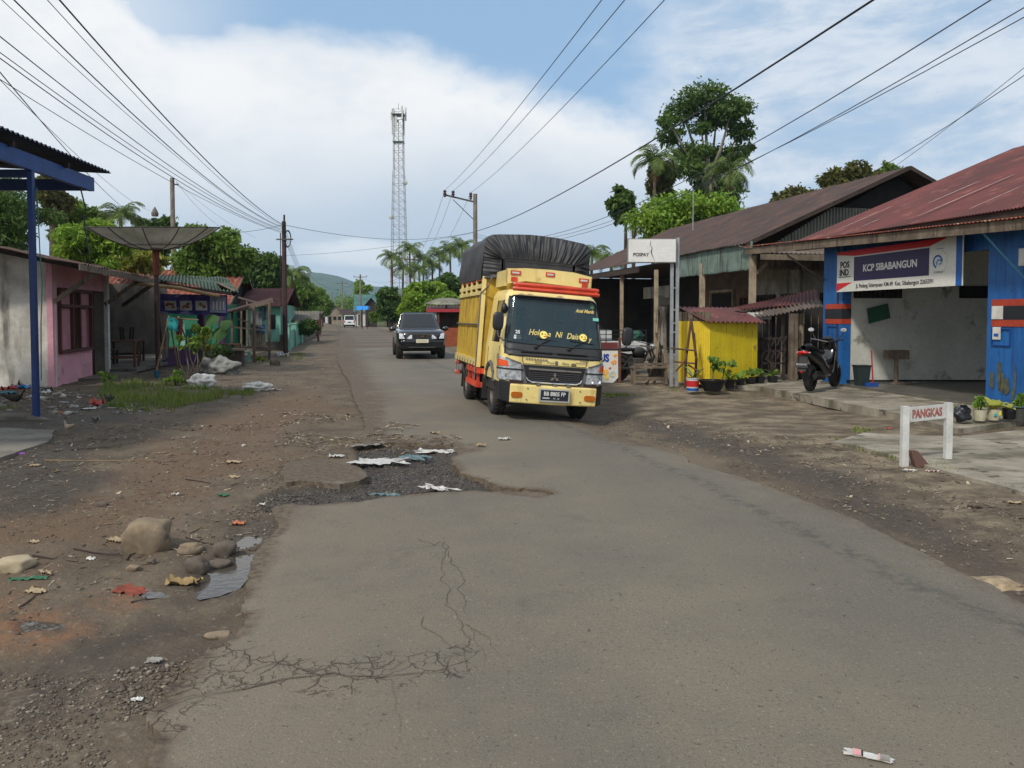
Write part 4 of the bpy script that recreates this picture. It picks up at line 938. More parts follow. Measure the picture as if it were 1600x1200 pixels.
# wooden stand, bin and broom in the porch
q = onwall(1388, 592); q = Vector((q.x, q.y-.35, FZ))
t = thing('wooden_stand', 'rough wooden box on a single leg against the porch wall', 'stand', q)
MB().beam((0, 0, .04), (0, 0, .6), .09, .06).build('leg', wood, t); MB().beam((-.1, 0, .02), (.35, 0, .02), .1, .05).build('foot', wood, t)
MB().box(-.24, .24, -.1, .1, .56, .76).build('box', wood, t)
q = onwall(1329, 594); q = Vector((q.x+.02, q.y-.5, FZ))
t = thing('trash_bin', 'dark green plastic bin beside the left blue pier', 'bin', q)
MB().hexa([Vector(v) for v in ((-.11, -.1, 0), (.11, -.1, 0), (.11, .1, 0), (-.11, .1, 0))], [Vector(v) for v in ((-.145, -.13, .42), (.145, -.13, .42), (.145, .13, .42), (-.145, .13, .42))]).build('body', mat('bin_green', C(34, 48, 46), rough=.5), t)
MB().box(-.155, .155, -.14, .14, .42, .45).build('lid', black, t)
t = thing('broom', 'red handled broom with a blue head leaning by the bin', 'broom', q+Vector((.16, -.2, 0)))
MB().cyl((0, 0, .05), (.02, .15, .78), .015).build('handle', mat('red_plastic', C(160, 24, 34), rough=.4), t); MB().box(-.17, .1, -.04, .04, 0, .08).build('head', mat('blue_plastic2', C(24, 70, 140), rough=.5), t)

# ------------------------------------------------------------------ long brown house
E1 = P(1166, 381, 23.0); E1 = Vector((E1.x, E1.y, 3.78)); PK = E1+RU*5.6+UP*2.5; E3 = E1+RU*11.2; LL = 17.5
bh = thing('long_house', 'long old house with a dark brown sheet roof and weathered porch posts', 'house', (E1.x, E1.y, 0)); t = bh
mb = MB().corr(E1, E1+RS*LL, PK+RS*LL+RU*0, PK, 90, amp=.02, rows=5, jit=.03); mb.build('roof', brownroof, t, world=True)
MB().corr(E3+RS*LL, E3, PK, PK+RS*LL, 90, amp=.02).build('roof', brownroof, t, world=True)
MB().beam(E1-UP*.04, PK-UP*.04, .04, .12).beam(PK-UP*.04, E3-UP*.04, .04, .12).build('barge_board', wood_d, t, world=True)
def H(s, u, z): return Vector((E1.x, E1.y, 0))+RS*s+RU*u+UP*z
# ribbed gable sheet, set back under the roof end, dark gap above it
mb = MB(); g0, g1, g2, g3 = H(.5, .9, 3.3), H(.5, 10.2, 3.3), H(.5, 8.6, 5.0), H(.5, 3.4, 5.0)
n_ = 84
for i in range(n_):
    u0 = .9+9.3*i/n_; u1 = .9+9.3*(i+1)/n_; um = (u0+u1)/2; top = min(5.0, 3.3+.8*min(max(um-.9, 0), 10.2-um)*.72+.35)
    mb.hexa([H(.5, u0, 3.2), H(.46, u0+.03, 3.2), H(.46, u1-.03, 3.2), H(.5, u1, 3.2)], [H(.5, u0, top), H(.46, u0+.03, top), H(.46, u1-.03, top), H(.5, u1, top)])
mb.build('gable_sheet', greysheet, t, world=True)
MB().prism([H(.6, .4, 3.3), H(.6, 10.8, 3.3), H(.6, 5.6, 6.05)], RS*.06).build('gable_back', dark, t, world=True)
wwall = mat('old_white_wall', C(168, 164, 152), C(130, 126, 114), ns=1.1, rough=.9, streak=C(90, 84, 72), ss=(2, 2, .6), st=(.52, .7))
mb = MB(); fwall(mb, H(.6, 2.2, 0), H(.6, 10, 0), 0, 3.3, .1); fwall(mb, H(.5, 2.3, 0), H(3.6, 2.3, 0), 0, 3.6, .1, -1); mb.build('wall', wwall, t, world=True)
mb = MB(); fwall(mb, H(3.6, 2.9, 0), H(8.8, 2.9, 0), 0, 3.6, .1, -1); mb.build('front_wall', mat('brown_wall', C(112, 92, 76), C(88, 72, 60), ns=2, rough=.9), t, world=True)
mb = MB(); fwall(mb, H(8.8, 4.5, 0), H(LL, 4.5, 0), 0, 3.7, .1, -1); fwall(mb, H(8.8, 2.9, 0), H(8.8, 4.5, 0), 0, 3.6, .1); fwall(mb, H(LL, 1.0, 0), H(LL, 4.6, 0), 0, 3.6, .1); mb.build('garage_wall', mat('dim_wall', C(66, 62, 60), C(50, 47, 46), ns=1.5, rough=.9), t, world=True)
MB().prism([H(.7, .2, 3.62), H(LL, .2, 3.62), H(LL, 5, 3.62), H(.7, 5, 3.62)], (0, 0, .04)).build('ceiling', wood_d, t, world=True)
MB().prism([H(-.1, .9, -.05), H(8.9, .9, -.05), H(8.9, 3, -.05), H(-.1, 3, -.05)], (0, 0, .14)).build('porch_floor', conc2, t, world=True)
for (s0, s1, z0, z1, u) in ((4.1, 5.4, .9, 2.35, 2.88), (.9, 1.7, 1.5, 2.3, 2.28), (2.1, 3.2, 1.5, 2.3, 2.28)):
    mb = MB()
    for z in (z0, z1): mb.beam(H(s0, u-.03, z), H(s1, u-.03, z), .08, .08)
    for s in np.linspace(s0, s1, 5): mb.beam(H(s, u-.03, z0), H(s, u-.03, z1), .06, .05)
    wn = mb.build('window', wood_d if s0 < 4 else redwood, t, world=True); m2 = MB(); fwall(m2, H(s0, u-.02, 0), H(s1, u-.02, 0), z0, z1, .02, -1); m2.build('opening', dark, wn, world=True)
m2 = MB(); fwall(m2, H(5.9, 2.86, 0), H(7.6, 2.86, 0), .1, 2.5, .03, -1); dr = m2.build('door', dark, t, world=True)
mb = MB()
for s in (5.85, 7.65): mb.beam(H(s, 2.84, .1), H(s, 2.84, 2.6), .1, .1)
mb.beam(H(5.8, 2.84, 2.6), H(7.7, 2.84, 2.6), .1, .1); mb.build('frame', wood_p, dr, world=True)
# windows of the near end wall
for (u0, u1) in ((2.9, 3.6), (4.1, 5.4)):
    mb = MB(); 
    for z in (1.55, 1.8, 2.05, 2.3): mb.beam(H(.52, u0, z), H(.52, u1, z), .03, .04)
    for u in np.linspace(u0, u1, 4): mb.beam(H(.53, u, 1.5), H(.53, u, 2.35), .05, .05)
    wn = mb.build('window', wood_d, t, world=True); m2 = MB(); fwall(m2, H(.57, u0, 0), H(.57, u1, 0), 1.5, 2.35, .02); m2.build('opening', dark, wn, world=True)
# scalloped valance
val = mat('valance_green', C(112, 132, 122), C(86, 100, 92), ns=2, rough=.85, streak=C(62, 66, 60), ss=(9, 9, .8), st=(.5, .7))
mb = MB(); s = -.1; rg = random.Random(2)
while s < 5.0:
    zb = 3.0+.015*rg.uniform(-1, 1); mb.hexa([H(s, .12, zb+.06), H(s+.105, .12, zb+.06), H(s+.105, .15, zb+.06), H(s, .15, zb+.06)], [H(s, .12, 3.84), H(s+.105, .12, 3.84), H(s+.105, .15, 3.84), H(s, .15, 3.84)])
    mb.hexa([H(s+.03, .12, zb), H(s+.075, .12, zb), H(s+.075, .15, zb), H(s+.03, .15, zb)], [H(s+.005, .12, zb+.06), H(s+.1, .12, zb+.06), H(s+.1, .15, zb+.06), H(s+.005, .15, zb+.06)]); s += .107
mb.build('valance', val, t, world=True)
mb = MB(); u = .2
while u < 4.6:
    zb = 2.98+.012*rg.uniform(-1, 1); mb.hexa([H(-.12, u, zb), H(-.12, u+.12, zb+.06), H(-.09, u+.12, zb+.06), H(-.09, u, zb)], [H(-.12, u, 3.45), H(-.12, u+.12, 3.45), H(-.09, u+.12, 3.45), H(-.09, u, 3.45)]); u += .125
mb.build('side_valance', wood, t, world=True)
MB().corr(H(-1.0, -.1, 3.42), H(-1.0, 6, 3.42), H(.3, 6, 3.72), H(.3, -.1, 3.72), 40, amp=.015).build('porch_roof', greyroof, t, world=True)
MB().beam(H(-.98, -.1, 3.3), H(-.98, 6, 3.3), .05, .16).build('porch_fascia', wood, t, world=True)
for s, u, m_, th in ((-.1, .16, wood_p, .17), (3.1, .16, wood_p, .16), (6.9, .16, wood_p, .14), (10.9, .3, wood_p, .14), (-.1, 3.0, wood_p, .1)):
    MB().beam(H(s, u, 0), H(s, u, 3.4), th, th).build('post', m_, t, world=True)
MB().beam(H(-.1, .2, 2.85), H(-.05, .9, 3.4), .1, .1).build('brace', wood_p, t, world=True)
MB().beam(H(-.05, .3, 1.5), H(-.05, 3.2, 1.5), .05, .22).build('rail', wood_p, t, world=True)
MB().lathe([(.2, 0), (.2, .15), (.15, .2), (.14, 1.7), (.17, 1.75), (.19, 1.85), (.24, 1.95), (.24, 2.1)], H(9.6, 1.7, 0), 20).build('column', mat('grey_column', C(128, 128, 124), rough=.7), t, world=True)
MB().box(H(9.6, 1.7, 0).x-.3, H(9.6, 1.7, 0).x+.3, H(9.6, 1.7, 0).y-.3, H(9.6, 1.7, 0).y+.3, 2.1, 2.5).build('capital', MATS['grey_column'], t, world=True)
mb = MB(); fwall(mb, H(8.9, 1.6, 0), H(11.6, 1.6, 0), 2.4, 2.9, .12, -1); mb.build('lintel', wwall, t, world=True)
MB().beam(H(8.5, .1, 3.5), H(LL, .1, 3.5), .06, .22).build('eave_board', wood_d, t, world=True)
MB().cyl(H(9, 2.7, 5.2), H(9, 2.7, 6.9), .02).build('mast', steel, t, world=True)

# ------------------------------------------------------------------ low rusty lean-to between the two
q = P(1240, 480, 19.8)
t = thing('lean_to', 'low shed roof of rusty sheets on wooden posts beside the blue pier', 'lean-to', (q.x, q.y, 0))
a, b, c, d = P(1122, 488, 20.6), P(1282, 474, 18.9), P(1276, 452, 20.4), P(1150, 480, 22.0)
MB().corr(a, b, c, d, 26, amp=.025, jit=.04, rows=4).build('roof', redroof, t, world=True)
MB().corr(P(1185, 496, 19.4), P(1286, 478, 18.4), P(1280, 466, 19.4), P(1170, 486, 20.4), 16, amp=.02, jit=.05, rows=4).build('lower_roof', greyroof, t, world=True)
MB().beam(P(1130, 492, 20.4), P(1205, 494, 19.5), .04, .16).build('fascia', white, t, world=True)
for px, py, m_, th in ((1238, 598, wood, .17), (1250, 596, wood_p, .08), (1206, 590, wood_d, .08), (1222, 592, wood_p, .07)):
    q = G(px, py); MB().beam((q.x, q.y, 0), P(px+2, 490, q.y), th, th).build('post', m_, t, world=True)
mb = MB(); planks(mb, P(1160, 500, 22.6), P(1290, 500, 21.2), 0, 1.9, .2, .03, .02); mb.build('rear_boards', mat('dark_boards', C(50, 45, 42), C(36, 33, 31), rough=.9), t, world=True)  # rear boards in dark grey-brown tones
t = thing('rack', 'dark slatted wooden rack with tilted frames beside the yellow shed', 'rack', G(1206, 598))
mb = MB(); y_ = G(1206, 598).y
for z in (.45, .75, 1.05): mb.box(P(1186, 500, y_).x, P(1228, 500, y_).x, y_, y_+.4, z, z+.03)
for px in (1190, 1226): mb.box(P(px, 500, y_).x-.03, P(px, 500, y_).x+.03, y_, y_+.06, 0, 1.1)
for px in range(1190, 1226, 8): mb.beam(P(px, 540, y_-.02), P(px+7, 525, y_-.02), .03, .03); mb.beam(P(px, 560, y_-.02), P(px+6, 545, y_-.02), .03, .03)
mb.beam(P(1196, 560, y_-.05), P(1216, 580, y_-.05), .04, .04); mb.build('frame', wood_d, t, world=True)

# ------------------------------------------------------------------ yellow shed
C0, Lf, Rt = G(1109, 606), G(1057, 599), G(1183, 600)
Bk = Lf+(Rt-C0); t = thing('yellow_shed', 'bright yellow plank kiosk with a dull red sheet roof', 'shed', (C0.x, C0.y, 0))
yel = mat('yellow_boards', C(224, 200, 32), C(204, 178, 28), ns=1.5, rough=.6, streak=C(164, 134, 22), ss=(6, 6, .5), st=(.58, .74), spots=C(140, 112, 26), sps=8, spt=(.66, .72)); yel2 = mat('yellow_sheet', C(214, 188, 40), C(196, 168, 32), ns=2, rough=.55)
z1_ = P(1109, 502, C0.y).z
mb = MB(); planks(mb, C0, Rt, .05, z1_, .2, .03, .014, seed=5); mb.build('front_boards', yel, t, world=True)
mb = MB(); d_ = (C0-Lf).normalized(); mb.corr(Lf+UP*.05, C0+UP*.05, C0+UP*(z1_+.0), Lf+UP*(z1_+.0), 15, amp=.014, t=.006); mb.build('side_sheet', yel2, t, world=True)
mb = MB(); planks(mb, Lf, C0, z1_, z1_+.22, .22, .03, .04); planks(mb, Bk, Lf, .05, z1_+.3, .3, .03); planks(mb, Rt, Bk, .05, z1_, .3, .03); mb.build('grey_boards', wood, t, world=True)
ra_, rb_, rc_, rd_ = P(1106, 503, C0.y-.15), P(1197, 504, Rt.y-.1), P(1152, 481, Bk.y+.3), P(1060, 480, Lf.y+.1)
MB().corr(ra_, rb_, rc_, rd_, 13, amp=.022, rows=3).build('roof', redroof, t, world=True)
MB().box(0, .1, -.02, 0, 0, .13).build('hasp', steel, t) if False else None
hp = P(1178, 538, Rt.y-.05); hs = MB().box(hp.x-.05, hp.x+.05, hp.y-.01, hp.y, hp.z-.02, hp.z+.02).build('latch', steel, t, world=True); MB().box(hp.x-.01, hp.x+.035, hp.y-.03, hp.y-.01, hp.z-.1, hp.z-.04).build('padlock', mat('brass', C(150, 130, 80), metal=.6, rough=.4), hs, world=True)
q1 = P(1162, 489, (Rt.y+Bk.y)/2-.2); br_ = MB().blob(q1+UP*.03, (.12, .05, .03), 2).blob(q1+Vector((-.14, 0, .04)), (.08, .04, .02), 5).build('roof_debris', wood_d, loc=q1); tag(br_, 'dark scrap of wood lying on the kiosk roof', 'debris')

# ------------------------------------------------------------------ white sign board on a ladder mast
q0, q1 = G(1048.5, 604), G(1057, 604)
t = thing('sign_board', 'white roadside sign board with a crack on a galvanised ladder mast', 'sign', (q0.x, q0.y, 0))
ysn = q0.y; p_ = MB().box(q0.x-.035, q0.x+.035, ysn-.03, ysn+.03, 0, 2.85).box(q1.x-.035, q1.x+.035, ysn-.03, ysn+.03, 0, 3.4); p_.build('mast', steel, t, world=True)
mb = MB()
for y in (450, 484, 505, 519, 554, 587): z = P(1052, y, ysn).z; mb.box(q0.x+.03, q1.x-.03, ysn-.015, ysn+.015, z-.015, z+.015)
mb.build('rungs', steel, t, world=True)
tlx, brx = P(980, 373, ysn-.05), P(1056, 411, ysn-.05)
MB().box(tlx.x, brx.x, ysn-.12, ysn-.03, brx.z, tlx.z).build('frame', mat('grey_frame', C(120, 118, 114), rough=.5), t, world=True)
bd = MB().box(tlx.x+.02, brx.x-.02, ysn-.128, ysn-.12, brx.z+.02, tlx.z-.02).build('panel', mat('sign_white', C(226, 224, 220), C(214, 212, 206), ns=3, rough=.5), t, world=True)
mb = MB(); text(mb, 'POSPAY', .105, P(1001.5, 398, ysn-.135), (1, 0, 0), UP, bold=.002, xs=.95); mb.build('lettering', ink, bd, world=True)
mb = MB(); ck = [(1017, 376, .5), (1016, 382, 1), (1019, 388, 1.2), (1017.5, 394, 2), (1019.5, 400, 1.2), (1022, 405, .7), (1023, 409, .3)]
for a, b in zip(ck[:-1], ck[1:]):
    A_, B_ = P(a[0], a[1], ysn-.131), P(b[0], b[1], ysn-.131); wa, wb = a[2]*.006, b[2]*.006
    mb.poly([A_-Vector((wa, 0, 0)), A_+Vector((wa, 0, 0)), B_+Vector((wb, 0, 0)), B_-Vector((wb, 0, 0))])
mb.build('crack', ink, bd, world=True)

# ------------------------------------------------------------------ barber sign
a, b = G(1412.5, 727), G(1480.5, 720)
t = thing('barber_sign', 'small white PANGKAS barber sign on two short posts', 'sign', (a.x, a.y, 0))
for i, q in enumerate((a, b)): MB().box(q.x-.035, q.x+.035, q.y-.03, q.y+.03, -.05, .64+.01*i).build('post', white, t, world=True)
e_ = (b-a).normalized(); n_b = e_.cross(UP)
bd = MB().prism([a+e_*.03+UP*.46+n_b*.0, b-e_*.03+UP*.48, b-e_*.03+UP*.635, a+e_*.03+UP*.62], -n_b*.02).build('board', white, t, world=True)
mb = MB(); text(mb, 'PANGKAS', .125, (a+b)/2+UP*.548+n_b*.004, (b-a)+UP*.015, UP, bold=.004, xs=.82); mb.build('lettering', mat('faded_red', C(150, 72, 64), C(170, 110, 98), ns=20, rough=.8), bd, world=True)
t = thing('support_block', 'brown wooden wedge propping the left post of the small barber sign', 'wedge', a+Vector((.08, -.05, 0))); MB().hexa([Vector(v) for v in ((0, -.04, 0), (.16, -.04, 0), (.16, .04, 0), (0, .04, 0))], [Vector(v) for v in ((-.05, -.04, .17), (.02, -.04, .17), (.02, .04, .17), (-.05, .04, .17))]).build('block', mat('brown_block', C(96, 70, 60), rough=.8), t)

# ------------------------------------------------------------------ juice stall banner, easel and poles
q = G(968, 598)
t = thing('juice_board', 'wooden board with a colourful JUS juice banner beside the truck', 'sign', (q.x, q.y, 0)); yj = q.y
for px in (925, 968): qq = P(px, 600, yj); MB().box(qq.x-.03, qq.x+.03, yj-.02, yj+.04, 0, P(px, 528, yj).z).build('post', redwood, t, world=True)
MB().box(P(926, 0, yj).x, P(968, 0, yj).x, yj-.03, yj, P(0, 550, yj).z, P(0, 535, yj).z).build('red_boards', mat('maroon', C(116, 52, 52), C(96, 44, 44), rough=.8), t, world=True)
cl_ = MB().prism([P(924, 597, yj-.04), P(958, 598, yj-.04), P(966, 590, yj-.04), P(965.5, 548, yj-.04), P(924, 548, yj-.04)], (0, .008, 0)).build('banner_cloth', mat('juice_white', C(206, 206, 200), rough=.6), t, world=True)
mb = MB(); text(mb, 'JUS', .25, P(942.5, 560, yj-.046), (1, 0, 0), UP, bold=.012, xs=.8); mb.build('lettering', mat('ink_blue', C(26, 52, 140), rough=.5), cl_, world=True)
for i, (px, py, r, cc) in enumerate(((930, 590, .06, C(190, 60, 40)), (936, 584, .07, C(110, 160, 50)), (946, 582, .085, C(230, 150, 40)), (957, 585, .08, C(90, 170, 200)), (959, 566, .07, C(224, 120, 60)), (948, 590, .06, C(210, 200, 60)), (961, 555, .05, C(226, 130, 50)), (938, 574, .04, C(60, 120, 60)), (953, 575, .035, C(190, 70, 60)))):
    MB().lathe([(.001, -.004), (r*.75, -.004), (r, 0)], P(px, py, yj-.044), 14, ax='y').build('fruit_print', mat('fruit%d' % i, cc, C(236, 200, 120), ns=16, rough=.6), cl_, world=True)
t = thing('easel_frame', 'rough wooden trestle of crossed poles left of the ladder mast', 'trestle', G(1035, 603)); mb = MB(); ye = 19.0
for a, b in (((1022, 600), (1033, 492)), ((1041, 601), (1036, 480)), ((1010, 600), (1034, 540)), ((1043, 598), (1026, 520))): q = G(*a); mb.beam((q.x, q.y, 0), P(b[0], b[1], ye), .06, .05)
mb.beam(P(990, 570, 18.4), P(1046, 568, 18.4), .05, .05).beam(P(1000, 540, 19), P(1047, 545, 19), .04, .04); mb.build('poles', wood, t, world=True)
t = table('bench', 'rough low bench of old boards beside the juice board', 'bench', G(1014, 600), .1, .85, .3, .42, wood)
t = thing('pole_trestle', 'crooked branch trestle leaning on the yellow kiosk', 'trestle', G(1080, 606)); mb = MB(); yt = 17.2
for a, b in (((1070, 606), (1080, 498)), ((1086, 604), (1080, 500)), ((1086, 600), (1084, 520))): q = G(*a); mb.tube([(q.x, q.y, 0), (P(a[0]+2, 560, yt)), P(b[0], b[1], yt)], .03)
for a, b in (((1048, 544), (1088, 548)), ((1052, 565), (1086, 568)), ((1056, 580), (1072, 562)), ((1075, 570), (1094, 582))): mb.tube([P(a[0], a[1], yt), P(b[0], b[1], yt-.1)], .022)
mb.build('branches', mat('bark_pole', C(104, 76, 58), C(78, 56, 44), rough=.9), t, world=True)
# ------------------------------------------------------------------ vehicle materials
tyre = mat('tyre_rubber', C(34, 33, 32), C(48, 45, 42), ns=6, rough=.85)
rimm = mat('steel_rim', C(96, 92, 86), C(66, 62, 58), ns=5, rough=.6, metal=.3)
def glassmat(name, tint, alpha, rough=.03):
    m = bpy.data.materials.new(name); m.use_nodes = True; k = NT(m.node_tree); b = m.node_tree.nodes['Principled BSDF']
    b.inputs['Base Color'].default_value = tint; b.inputs['Roughness'].default_value = rough; b.inputs['Specular IOR Level'].default_value = .8
    tr_ = k.n('ShaderNodeBsdfTransparent'); tr_.inputs[0].default_value = (.55, .6, .62, 1); ms = k.n('ShaderNodeMixShader'); ms.inputs[0].default_value = alpha
    k.l(tr_.outputs[0], ms.inputs[1]); k.l(b.outputs[0], ms.inputs[2]); k.l(ms.outputs[0], m.node_tree.nodes['Material Output'].inputs[0]); return m
glass = glassmat('teal_sheen_glass', C(52, 74, 82), .52); glass_d = glassmat('dark_glass', C(16, 20, 24), .88)  # windshield's teal diffuse base stands in for the sky it reflects
lens = mat('lamp_lens', C(190, 194, 196), C(130, 134, 138), ns=14, rough=.12, spec=.8); chrome = mat('chrome', C(220, 220, 222), rough=.12, metal=1.0, var=0)
amber = mat('amber_lens', C(190, 104, 20), C(160, 84, 16), ns=20, rough=.25); ored = mat('orange_lens', C(224, 84, 32), rough=.3); redl = mat('red_lens', C(190, 16, 20), rough=.2)
def wheel(t, name, c, r, w, side=-1, ax='x', n=28, dual=False):
    """tyre and rim as part and sub-part; the axle runs along ax"""
    prof = [(r*.62, -w/2), (r*.9, -w/2), (r*.985, -w*.36), (r, -w*.2), (r, w*.2), (r*.985, w*.36), (r*.9, w/2), (r*.62, w/2)]
    mb = MB(); mb.lathe(prof, c, n, ax, caps=False); mb.lathe([(r*.6, -w*.2), (r*.6, w*.2)], c, n, ax)
    for j in range(n*2):     # tread blocks
        a = 2*PI*j/(n*2); 
        if j % 2: continue
        for off in (-.24, .24):
            q = Vector((off*w, math.cos(a)*(r+.004), math.sin(a)*(r+.004))); q = q if ax == 'x' else Vector((q.y, q.x, q.z))
            mb.blob(Vector(c)+q, (w*.12 if ax == 'x' else r*.035, r*.035 if ax == 'x' else w*.12, r*.035), j, 0, 1)
    ty = mb.build(name, tyre, t, smooth=True)
    s = side; R_ = MB(); cc = Vector(c)
    R_.lathe([(r*.62, s*w*.44), (r*.55, s*w*.40), (r*.5, s*w*.2), (r*.3, s*w*.22), (r*.22, s*w*.36), (.001, s*w*.38)] if s > 0 else [(.001, s*w*.38), (r*.22, s*w*.36), (r*.3, s*w*.22), (r*.5, s*w*.2), (r*.55, s*w*.40), (r*.62, s*w*.44)], c, 24, ax, caps=False)
    for j in range(6):
        a = 2*PI*j/6; q = Vector((s*w*.24, math.cos(a)*r*.4, math.sin(a)*r*.4)); q = q if ax == 'x' else Vector((q.y, q.x, q.z)); R_.blob(cc+q, r*.05, j, 0, 1)
    R_.build('rim', rimm, ty, smooth=True)
    return ty

# ------------------------------------------------------------------ the yellow truck
TH = rad(12)
tk = thing('truck', 'yellow and cream delivery truck with a black tarpaulin over its slatted cargo box', 'truck', (.60, 12.0, -.062), TH, ry=rad(4.4))
t = tk
cream = mat('cream_paint', C(238, 216, 142), C(228, 204, 126), ns=1.6, rough=.35, coat=.5, spots=C(176, 140, 64), sps=3.2, spt=(.60, .76), streak=C(180, 152, 92), ss=(5, 5, .8), st=(.55, .78), var=.05)
yslat = mat('yellow_slats', C(200, 166, 54), C(178, 142, 42), ns=3, rough=.6, streak=C(104, 80, 34), ss=(12, 12, 1.2), st=(.55, .72))
orangep = mat('orange_paint', C(214, 74, 42), C(188, 60, 38), ns=3, rough=.45, spots=C(150, 60, 44), sps=9)
chassis = mat('chassis_black', C(30, 28, 27), C(44, 40, 36), ns=4, rough=.8)
CW, CR = .83, .17
def yf(z): return .0 if z < 1.02 else (.0+(z-1.02)*.36 if z < 1.97 else .342+(z-1.97)*1.6)
def hw(z): return CW if z < 1.1 else CW-(z-1.1)*.09-max(0, z-1.97)*.6
def yb(x, z):          # y of the cab skin in front, rounded at the corners
    w_ = hw(z); r = CR; ax = min(abs(x), w_); base = yf(z)+.035*(x/w_)**2
    return base if ax < w_-r else base+r-math.sqrt(max(0, r*r-(ax-(w_-r))**2))
zl = [.60, .66, .72, .80, .88, .96, 1.04, 1.12, 1.20, 1.30, 1.42, 1.54, 1.66, 1.78, 1.88, 1.95, 2.0, 2.035, 2.06]
cols = [('s', 1.55), ('s', 1.42), ('s', 1.28), ('s', 1.1), ('s', .9), ('s', .7), ('s', .56), ('s', .44), ('s', .3)]
cor = [i/5 for i in range(6)]; fr = [i/14 for i in range(1, 14)]
def ring(z):
    w_ = hw(z); r = CR; y0 = yf(z)+.035; pts_ = []; kind = []
    for _, y in cols: pts_.append((-w_, max(y, y0+r+.01*(1.6-y)), z)); kind.append('side')
    for c in cor: a = PI/2*c; pts_.append((-w_+r-r*math.cos(a), y0+r-r*math.sin(a)-.035*(c**2)*.35, z)); kind.append('corner')
    for f in fr: x = (-w_+r)+(2*(w_-r))*f; pts_.append((x, yb(x, z), z)); kind.append('front')
    L = len(pts_)
    left = pts_[:len(cols)+len(cor)]
    for p in reversed(left): pts_.append((-p[0], p[1], z)); kind.append('corner')
    return pts_
rings = [ring(z) for z in zl]; M_ = len(rings[0]); nc, ncor = len(cols), len(cor)
def isglass(i, j):
    z0, z1 = zl[i], zl[i+1]; zc = (z0+z1)/2
    a, b = nc+2, M_-nc-3
    if 1.04 <= zc <= 1.96 and a <= j < b: return 'cowl' if zc < 1.2 else 'wind'
    if 1.2 <= zc <= 1.88 and (3 <= j < 7 or M_-8 <= j < M_-4): return 'side'
    return None
groups_ = {None: [], 'cowl': [], 'wind': [], 'side': []}
for i in range(len(zl)-1):
    for j in range(M_-1): groups_[isglass(i, j)].append((i*M_+j, i*M_+j+1, (i+1)*M_+j+1, (i+1)*M_+j))
allv = [p for r_ in rings for p in r_]; top0 = (len(zl)-1)*M_
body = MB(); body.add(allv, groups_[None]+[tuple(range(top0, top0+M_)), tuple(reversed(range(M_)))])
body.poly([(-hw(z), 1.55, z) for z in zl]+[(hw(z), 1.55, z) for z in reversed(zl)])
cab = body.build('cab', cream, t, smooth=True)
def keepused(mb, vs, fs):
    used = sorted({i for f in fs for i in f}); mp = {u: n for n, u in enumerate(used)}; return mb.add([vs[u] for u in used], [tuple(mp[i] for i in f) for f in fs])
keepused(MB(), allv, groups_['cowl'])
mb = MB(); keepused(mb, allv, groups_['cowl']); mb.build('cowl', mat('cowl_grey', C(52, 52, 52), rough=.55), t, smooth=True)
mb = MB(); keepused(mb, allv, groups_['wind']); ws = mb.build('windshield', glass, t, smooth=True)
for sd in (-1, 1):
    fs = [f for f in groups_['side'] if (allv[f[0]][0] < 0) == (sd < 0)]; mb = MB(); keepused(mb, allv, fs); mb.build('side_window', glass_d, t)
# rubber surround, vents, shut lines
def front_tube(mb, pts_, r, off=.0): mb.tube([(x, yb(x, z)-off, z) for x, z in pts_], r, 6)
wx = abs(rings[8][nc+2][0]); wx2 = abs(rings[15][nc+2][0])
mb = MB(); seal = [(-wx, 1.2), (-wx, 1.06), (-wx+.06, 1.035)]+[(x, 1.03) for x in np.linspace(-.6, .6, 9)]+[(wx-.06, 1.035), (wx, 1.06), (wx, 1.2), (wx2, 1.9), (wx2-.06, 1.955)]+[(x, 1.958) for x in np.linspace(.6, -.6, 9)]+[(-wx2+.06, 1.955), (-wx2, 1.9), (-wx, 1.2)]
front_tube(mb, seal, .016, .002); mb.build('rubber_seal', black, t)
mb = MB()
for x0, x1 in ((-.55, -.05), (.03, .52)): mb.tube([(x, yb(x, 1.085)-.006, 1.085) for x in np.linspace(x0, x1, 8)], .014, 5)
mb.build('vent_slot', dark, t)
mb = MB(); front_tube(mb, [(-.52, 1.02), (-.52, .95), (-.50, .90)], .005); front_tube(mb, [(.52, 1.02), (.52, .95), (.50, .90)], .005); front_tube(mb, [(x, .905) for x in np.linspace(-.5, .5, 9)], .005)
for sd in (-1, 1): mb.tube([(sd*(CW+.001), .34, 1.9 if 0 else 1.15), (sd*(CW+.001), .34, .75), (sd*(CW+.001), .38, .66)], .005, 4).tube([(sd*(CW+.001), 1.3, 1.1), (sd*(CW+.001), 1.3, .62)], .005, 4)
mb.build('shut_lines', chassis, t)
